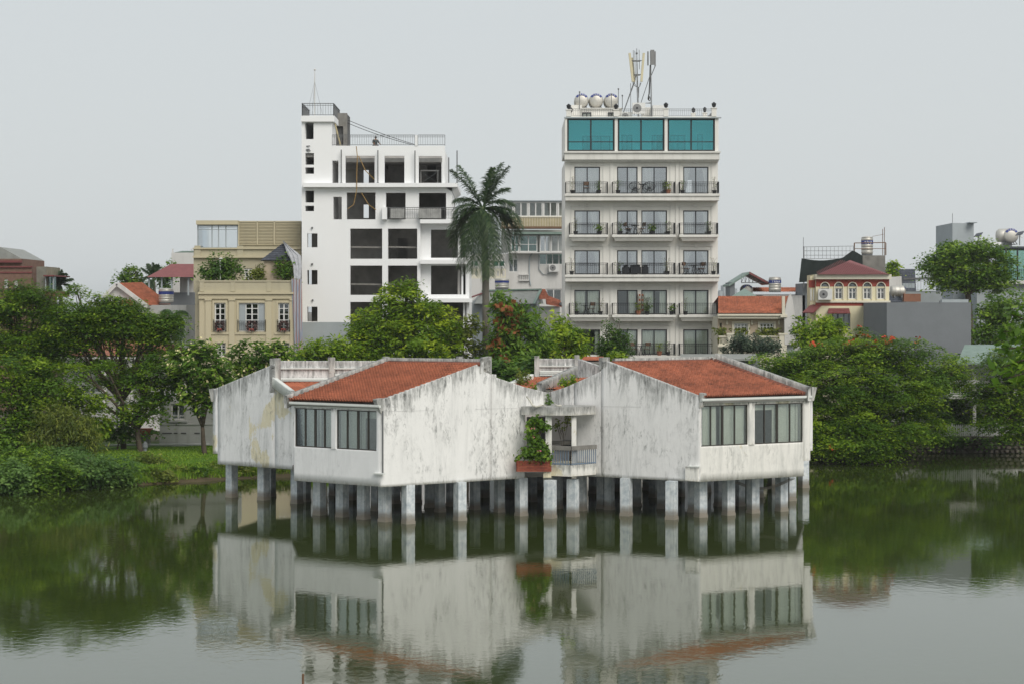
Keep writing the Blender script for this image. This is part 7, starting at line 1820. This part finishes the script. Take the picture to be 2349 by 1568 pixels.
# fill of greenery right behind the stilt house
tree('dark_tree', 'dark green tree behind the valley of the stilt house roofs', 112, 1170, [(1160, 860, 60, 40), (1215, 850, 50, 36), (1120, 850, 40, 30)], seed=17, trunk=.15, mat='leaf_deep', dens=5, per=22, spread=(.26, .26, .18), leaf=.28)
# right side
tree('flame_tree', 'broad flame tree with scarlet blossoms spreading over the water at right', 114, 1960, [(1960, 800, 105, 42), (1890, 830, 100, 45), (2050, 810, 100, 42), (1800, 830, 75, 32), (2130, 850, 75, 48), (1930, 890, 130, 60, -2), (2060, 890, 110, 60, -2), (1830, 900, 80, 60, 1), (1900, 965, 90, 60, -3), (2000, 970, 120, 60, -3), (1960, 1008, 90, 34, -4.5), (1890, 1005, 60, 36, -4.5), (2040, 1000, 70, 34, -4), (1985, 1030, 60, 18, -5), (2110, 940, 75, 55, -1), (2120, 985, 50, 26, -2), (2190, 850, 40, 50, 1)], seed=18, trunk=.3, fork=.3, mat='leaf_fern', dens=1.9, per=110, spread=(.46, .46, .08), leaf=.155, up=2.0, asp=.38, dep=.7, gap=9, low=True,
     extra=[('blossoms', 'flower_red', 20, .13, 14, lambda c: (c[:, 2] > PZ(800, 114)) & (c[:, 1] < 115) & (c[:, 0] > PX(1850, 114)) & (c[:, 0] < PX(2130, 114))), ('scattered_blossoms', 'flower_red', 2, .13, 9, lambda c: (c[:, 1] < 112))])
tree('longan_tree', 'light green round tree in front of the red and cream house', 121, 1880, [(1860, 755, 42, 26), (1905, 752, 38, 24), (1880, 785, 62, 26)], seed=19, trunk=.15, mat='leaf_bright', dens=6, per=22, spread=(.2, .2, .18), leaf=.24, droop=.5, up=.8, asp=.3)
tree('bluish_shrub', 'bluish small-leaved shrub below the annexe balustrade', 128, 1725, [(1725, 785, 52, 20), (1700, 800, 36, 16), (1755, 795, 36, 18)], seed=50, trunk=.06, mat='leaf_blue', dens=8, per=26, spread=(.18, .18, .12), leaf=.15, cat='shrub')
tree('dark_bush', 'dark bush between the tiled roof and the flame tree', 119, 1760, [(1740, 880, 60, 36), (1790, 860, 60, 40), (1800, 940, 60, 60)], seed=51, trunk=.1, mat='leaf_deep', dens=5, per=24, spread=(.3, .3, .12), leaf=.22, up=1.5, cat='bush')
tree('spreading_tree', 'tall spreading tree with bare twin trunks standing above the grey block', 160, 2212, [(2195, 575, 55, 30), (2250, 585, 55, 34), (2155, 600, 40, 28), (2290, 610, 40, 36), (2215, 622, 75, 34), (2265, 650, 45, 28), (2175, 640, 36, 22)], seed=52, trunk=.3, fork=.8, mat='leaf_mid', dens=1.5, per=80, spread=(.55, .55, .14), leaf=.24, up=1.4, gap=1.0)
tree('leafy_tree', 'mixed green tree right of the grey block', 145, 2260, [(2265, 720, 42, 34), (2310, 700, 50, 36), (2250, 765, 34, 30), (2320, 760, 60, 40)], seed=53, trunk=.16, mat='leaf_mid', dens=1.6, per=66, spread=(.42, .42, .14), leaf=.23)
tree('feathery_tree', 'feathery tree leaning in at the right edge over the picket fence', 113.5, 2345, [(2310, 830, 60, 40), (2290, 895, 60, 42), (2345, 880, 50, 70), (2275, 955, 50, 32), (2335, 965, 55, 45), (2300, 1005, 30, 26), (2370, 800, 50, 60), (2260, 900, 34, 26)], seed=54, trunk=.22, mat='leaf_fern', dens=2.0, per=100, spread=(.42, .42, .09), leaf=.165, up=1.7, asp=.36, gap=9)
tree('dark_tree', 'very dark tree beside the green-roofed lakeside shed', 121, 2190, [(2180, 860, 45, 45), (2165, 930, 50, 50), (2215, 960, 45, 36)], seed=55, trunk=.14, mat='leaf_deep', dens=5, per=24, spread=(.28, .28, .14), leaf=.22)
tree('creeper', 'creeper trailing over the stone wall below the picket fence', 116.7, 2150, [(2140, 1008, 45, 16), (2195, 1010, 34, 12), (2250, 1012, 20, 8)], seed=56, trunk=.03, mat='leaf_deep', dens=8, per=20, spread=(.2, .15, .12), leaf=.18, cat='creeper', base=.2, dep=.25)
tree('small_tree', 'small green treetop behind the red pyramid roof', 172, 2051, [(2051, 610, 16, 10), (2045, 625, 10, 14)], seed=57, trunk=.1, mat='leaf_bright', dens=6, per=20, leaf=.25)
# left background
tree('slender_tree', 'light green treetop behind the orange gabled roof', 160, 300, [(300, 628, 24, 24), (290, 648, 26, 20), (312, 655, 22, 18)], seed=58, trunk=.14, mat='leaf_mid', dens=5, per=22, leaf=.24)
tree('small_tree', 'dark treetop beside the red canopy posts', 163, 385, [(385, 615, 22, 18), (375, 640, 22, 22)], seed=59, trunk=.12, mat='leaf_deep', dens=5, per=22, leaf=.24)
# roof garden shrubs on the cream villa
for k, (x, y, rx, ry, lb) in enumerate(((503, 612, 48, 30, 'big round shrub in the roof garden of the cream villa'), (588, 618, 14, 22, 'narrow shrub left of the roof-garden pavilion'), (655, 612, 26, 24, 'shrub draped over the roof-garden pavilion'))):
    tree('roof_shrub', lb, CD + 1.0, x, [(x, y, rx, ry), (x - rx * .3, y + 12, rx * .7, ry * .6), (x + rx * .35, y + 10, rx * .6, ry * .7)], seed=60 + k, trunk=.06, mat=('leaf_deep', 'leaf_olive', 'leaf_mid')[k], dens=6, per=24, spread=(.2, .2, .16), leaf=.2, base=PZ(668, CD), cat='shrub', dep=.5)
# plants growing on the derelict roofs and balcony
for k, (x, y, rx, ry, d, mt, lb) in enumerate(((1197, 866, 17, 17, 86.6, 'leaf_olive', 'olive sapling sprouting on the left of the middle roofs'), (1303, 876, 22, 15, 84.0, 'leaf_bright', 'yellow-green weeds growing in the valley gutter at right'), (1262, 888, 18, 10, 83.2, 'leaf_olive', 'low weeds in the middle of the valley gutter'), (1225, 889, 9, 6, 83.8, 'leaf_bright', 'small weeds on the left rake of the valley'), (1257, 918, 8, 11, 82.4, 'leaf_deep', 'dark weeds growing on the balcony canopy'))):
    tree('roof_weed', lb, d, x, [(x, y, rx, ry)], seed=70 + k, trunk=.012, mat=mt, dens=26, per=14, spread=(.07, .07, .09), leaf=.10, up=.4, base=PZ(y + ry, d), cat='weed', group='weeds on the derelict roof', dep=.7)
tree('planter_vine', 'leafy vine overflowing the brick planter and climbing the balcony column', 80.9, 1228, [(1234, 985, 22, 24), (1240, 1010, 24, 26), (1228, 1040, 30, 18), (1225, 970, 16, 14), (1245, 1062, 12, 18), (1205, 1046, 18, 10), (1252, 1030, 14, 24)], seed=80, trunk=.02, mat='leaf_mid', dens=30, per=14, spread=(.09, .09, .09), leaf=.13, up=.6, droop=.3, base=PZ(1056, 80.9), base_y=81.1, cat='plant', dep=.55, asp=.6, extra=[('blossoms', 'flower_pink', 8, .06, 4, lambda c: c[:, 1] < 81)])
tree('hanging_vine', 'thin vine hanging in the balcony opening between the columns', 82.0, 1290, [(1281, 975, 8, 14), (1292, 985, 10, 6), (1301, 958, 5, 14)], seed=81, trunk=.012, mat='leaf_olive', dens=22, per=10, spread=(.08, .08, .08), leaf=.12, base=PZ(1060, 82), cat='plant', dep=.5)
# foreground spray of large leaves at the right edge, close to the camera
nb = thing('overhanging_branch', (PX(2420, 30), 30, 0), 'close dark leafy branch reaching in from the right edge', 'branch')
rs_ = np.random.RandomState(90); rr = random.Random(90); m = MB(); cs, os_ = [], []
for (x0, y0, x1, y1, dd_) in ((2440, 800, 2296, 842, 30), (2440, 790, 2290, 800, 31), (2440, 770, 2300, 760, 30), (2440, 760, 2318, 722, 31), (2440, 830, 2312, 866, 29.5), (2440, 960, 2338, 1045, 30), (2440, 800, 2330, 830, 32)):
    pts = limb(m, P(x0, y0, dd_), P(x1, y1, dd_), .03, .006, rr, .08, 8)
    for i in range(2, 9):
        for k in range(2): cs.append(tuple(pts[i])); os_.append(tuple((pts[8] - pts[0]).normalized()))
    if y1 > 1000: cs, os_ = cs[:-8], os_[:-8]
m.tube([Vector((PX(2440, 30), 30, -.5)), P(2440, 900, 30), P(2440, 760, 30)], [.09, .07, .04], 8); m.build('branch_wood', M['bark'], nb, smooth=True)
V, tn = leaf_quads(rs_, np.array(cs), np.array(os_), 5, (.07, .07, .07), .15, .8, .42, .25)
np_mesh('crown', V, np.arange(len(V)).reshape(-1, 4), M['leaf_mid'], nb, face_attr={'tone': tn})

# ------------------------------------------------------------------ palms
def palm(d, bx_, by, cx0, cy0, fronds, label, L0=2.6, seed=0, trunk_r=.26, base=None, leaflets=46):
    rs_ = np.random.RandomState(seed); c = P(cx0, cy0, d); B = Vector((PX(bx_, d), d, GZ if base is None else base))
    t = thing('palm_tree', B, label, 'palm tree')
    if trunk_r:
        m = MB(); n_ = 26; pts, rs2 = [], []
        for i in range(n_ + 1): f = i / n_; p = B.lerp(c - Vector((0, 0, .25)), f); p.x += math.sin(f * 2.2) * .12; pts.append(p); rs2.append(trunk_r * (1.0 - .22 * f) * (1.015 if i % 2 else .985) * (1.0 if f < .82 else 1 - (f - .82) * 1.6))
        m.tube(pts, rs2, 12); m.build('trunk', M['palm_bark'], t, smooth=True)
        m = MB(); m.tube([c - Vector((0, 0, 1.5)), c - Vector((0, 0, .8)), c + Vector((0, 0, .1))], [trunk_r * .7, trunk_r * .62, trunk_r * .3], 10); m.build('crownshaft', plain('green_crownshaft_%d' % seed, (.10, .13, .06), .6), t, smooth=True)
    for k, (tx_, ty_, dy, arch) in enumerate(fronds):
        e = P(tx_, ty_, d); e.y += dy; V = []; n_ = 14; pts = []
        k_ = .5 if e.z > c.z else .80; mid = Vector((c.x + (e.x - c.x) * k_, c.y + (e.y - c.y) * k_, (c.z + e.z) / 2 + arch * .75))
        for i in range(n_ + 1): f = i / n_; pts.append(c * (1 - f) ** 2 + mid * 2 * f * (1 - f) + e * f * f)
        m = MB(); m.tube(pts, [.045 * (1 - .85 * i / n_) for i in range(n_ + 1)], 5); fo = m.build('frond', M['leaf_palm'], t)
        a = fo.data.attributes.new('tone', 'FLOAT', 'FACE'); a.data.foreach_set('value', [.55] * len(fo.data.polygons))
        tn = []
        for j in range(leaflets):
            f = .12 + .88 * j / (leaflets - 1); i = min(int(f * n_), n_ - 1); g = f * n_ - i; p = pts[i].lerp(pts[i + 1], g); tg = (pts[i + 1] - pts[i]).normalized()
            sd_ = tg.cross(Vector((0, 0, 1)));  sd_ = sd_.normalized() if sd_.length > .05 else Vector((1, 0, 0))
            up_ = sd_.cross(tg)
            ln = .85 * math.sin(math.pi * (.12 + .80 * f)) ** .7 * L0 / 2.6
            for s_ in (-1, 1, -.75, .75):
                v = (sd_ * s_ + tg * .55 + up_ * rs_.uniform(-.15, .45)).normalized(); l = ln * rs_.uniform(.8, 1.12); w = tg * .024
                q1 = p + v * l * .5 - Vector((0, 0, .06 * l)); q2 = p + v * l - Vector((0, 0, .38 * l))
                V += [p - w, p + w, q1 + w, q1 - w, q1 - w, q1 + w, q2 + w * .2, q2 - w * .2]; tt = rs_.rand(); tn += [tt, tt]
        np_mesh('leaflets', [tuple(v) for v in V], np.arange(len(V)).reshape(-1, 4), M['leaf_palm'], fo, face_attr={'tone': tn})
    return t
palm(122, 1114, 815, 1107, 478, [(1036, 392, -.4, .55), (1052, 380, .6, .4), (1166, 384, -.2, .5), (1150, 374, .6, .3), (1130, 388, -.5, .2), (1164, 432, .5, .7), (1030, 540, -.6, 1.5), (1040, 590, .6, 1.7), (1052, 612, -.6, 1.6), (1198, 525, -.6, 1.4), (1190, 565, .7, 1.7), (1172, 605, -.6, 1.7), (1150, 625, .4, 1.5), (1088, 628, -1.2, 1.1), (1114, 640, -1.3, 1.1), (1138, 600, -1.3, 1.3), (1068, 590, -1.2, 1.5), (1055, 520, 1.0, 1.0), (1165, 510, 1.0, .9), (1042, 462, .3, .9), (1034, 565, .9, 1.7), (1196, 548, .9, 1.6), (1060, 630, .5, 1.5), (1126, 632, -1.2, 1.2), (1178, 470, -.4, .9), (1078, 620, -1.0, 1.3), (1040, 500, -.5, 1.2), (1182, 590, .2, 1.7)], 'tall palm with drooping fronds between the two tall buildings', 2.8, 1)
palm(150, 138, 700, 138, 655, [(112, 632, 0, .2), (128, 622, .3, .2), (150, 628, -.3, .2), (165, 640, 0, .3), (120, 660, -.3, .6), (160, 665, .3, .6), (142, 620, 0, .1), (135, 680, -.5, .6)], 'small palm behind the left feathery trees beside the brick building', 1.8, 2, .14)
palm(158, 352, 690, 352, 640, [(325, 615, 0, .2), (338, 606, .3, .2), (362, 608, -.3, .2), (378, 622, 0, .3), (330, 645, -.3, .6), (376, 650, .3, .6), (350, 604, 0, .1), (345, 668, -.5, .6)], 'small palm between the light treetop and the red canopy', 1.8, 3, .14)
palm(116, 398, 760, 398, 722, [(372, 735, 0, .6), (385, 765, .3, .7), (412, 745, -.3, .5), (420, 770, 0, .7), (380, 790, -.3, .8), (425, 720, .3, .4), (375, 715, 0, .3), (415, 790, -.5, .8)], 'small palm with drooping dark fronds at the right edge of the left trees', 1.9, 4, .10)

# ------------------------------------------------------------------ humid air
t = NT('humid_haze'); t.n.remove(t.out); t.out = t.node('ShaderNodeOutputMaterial')
pv_ = t.node('ShaderNodeVolumePrincipled'); pv_.inputs['Color'].default_value = (.93, .96, .98, 1); pv_.inputs['Density'].default_value = HAZE; pv_.inputs['Anisotropy'].default_value = .2
t.link(pv_.outputs[0], t.out.inputs['Volume'])
m = MB(); m.box(-1000, 1000, -320, 3200, -2.3, 33.0)
tag(m.build('haze', t.m), 'thin humid haze hanging over the pond and town', 'haze', kind='stuff')
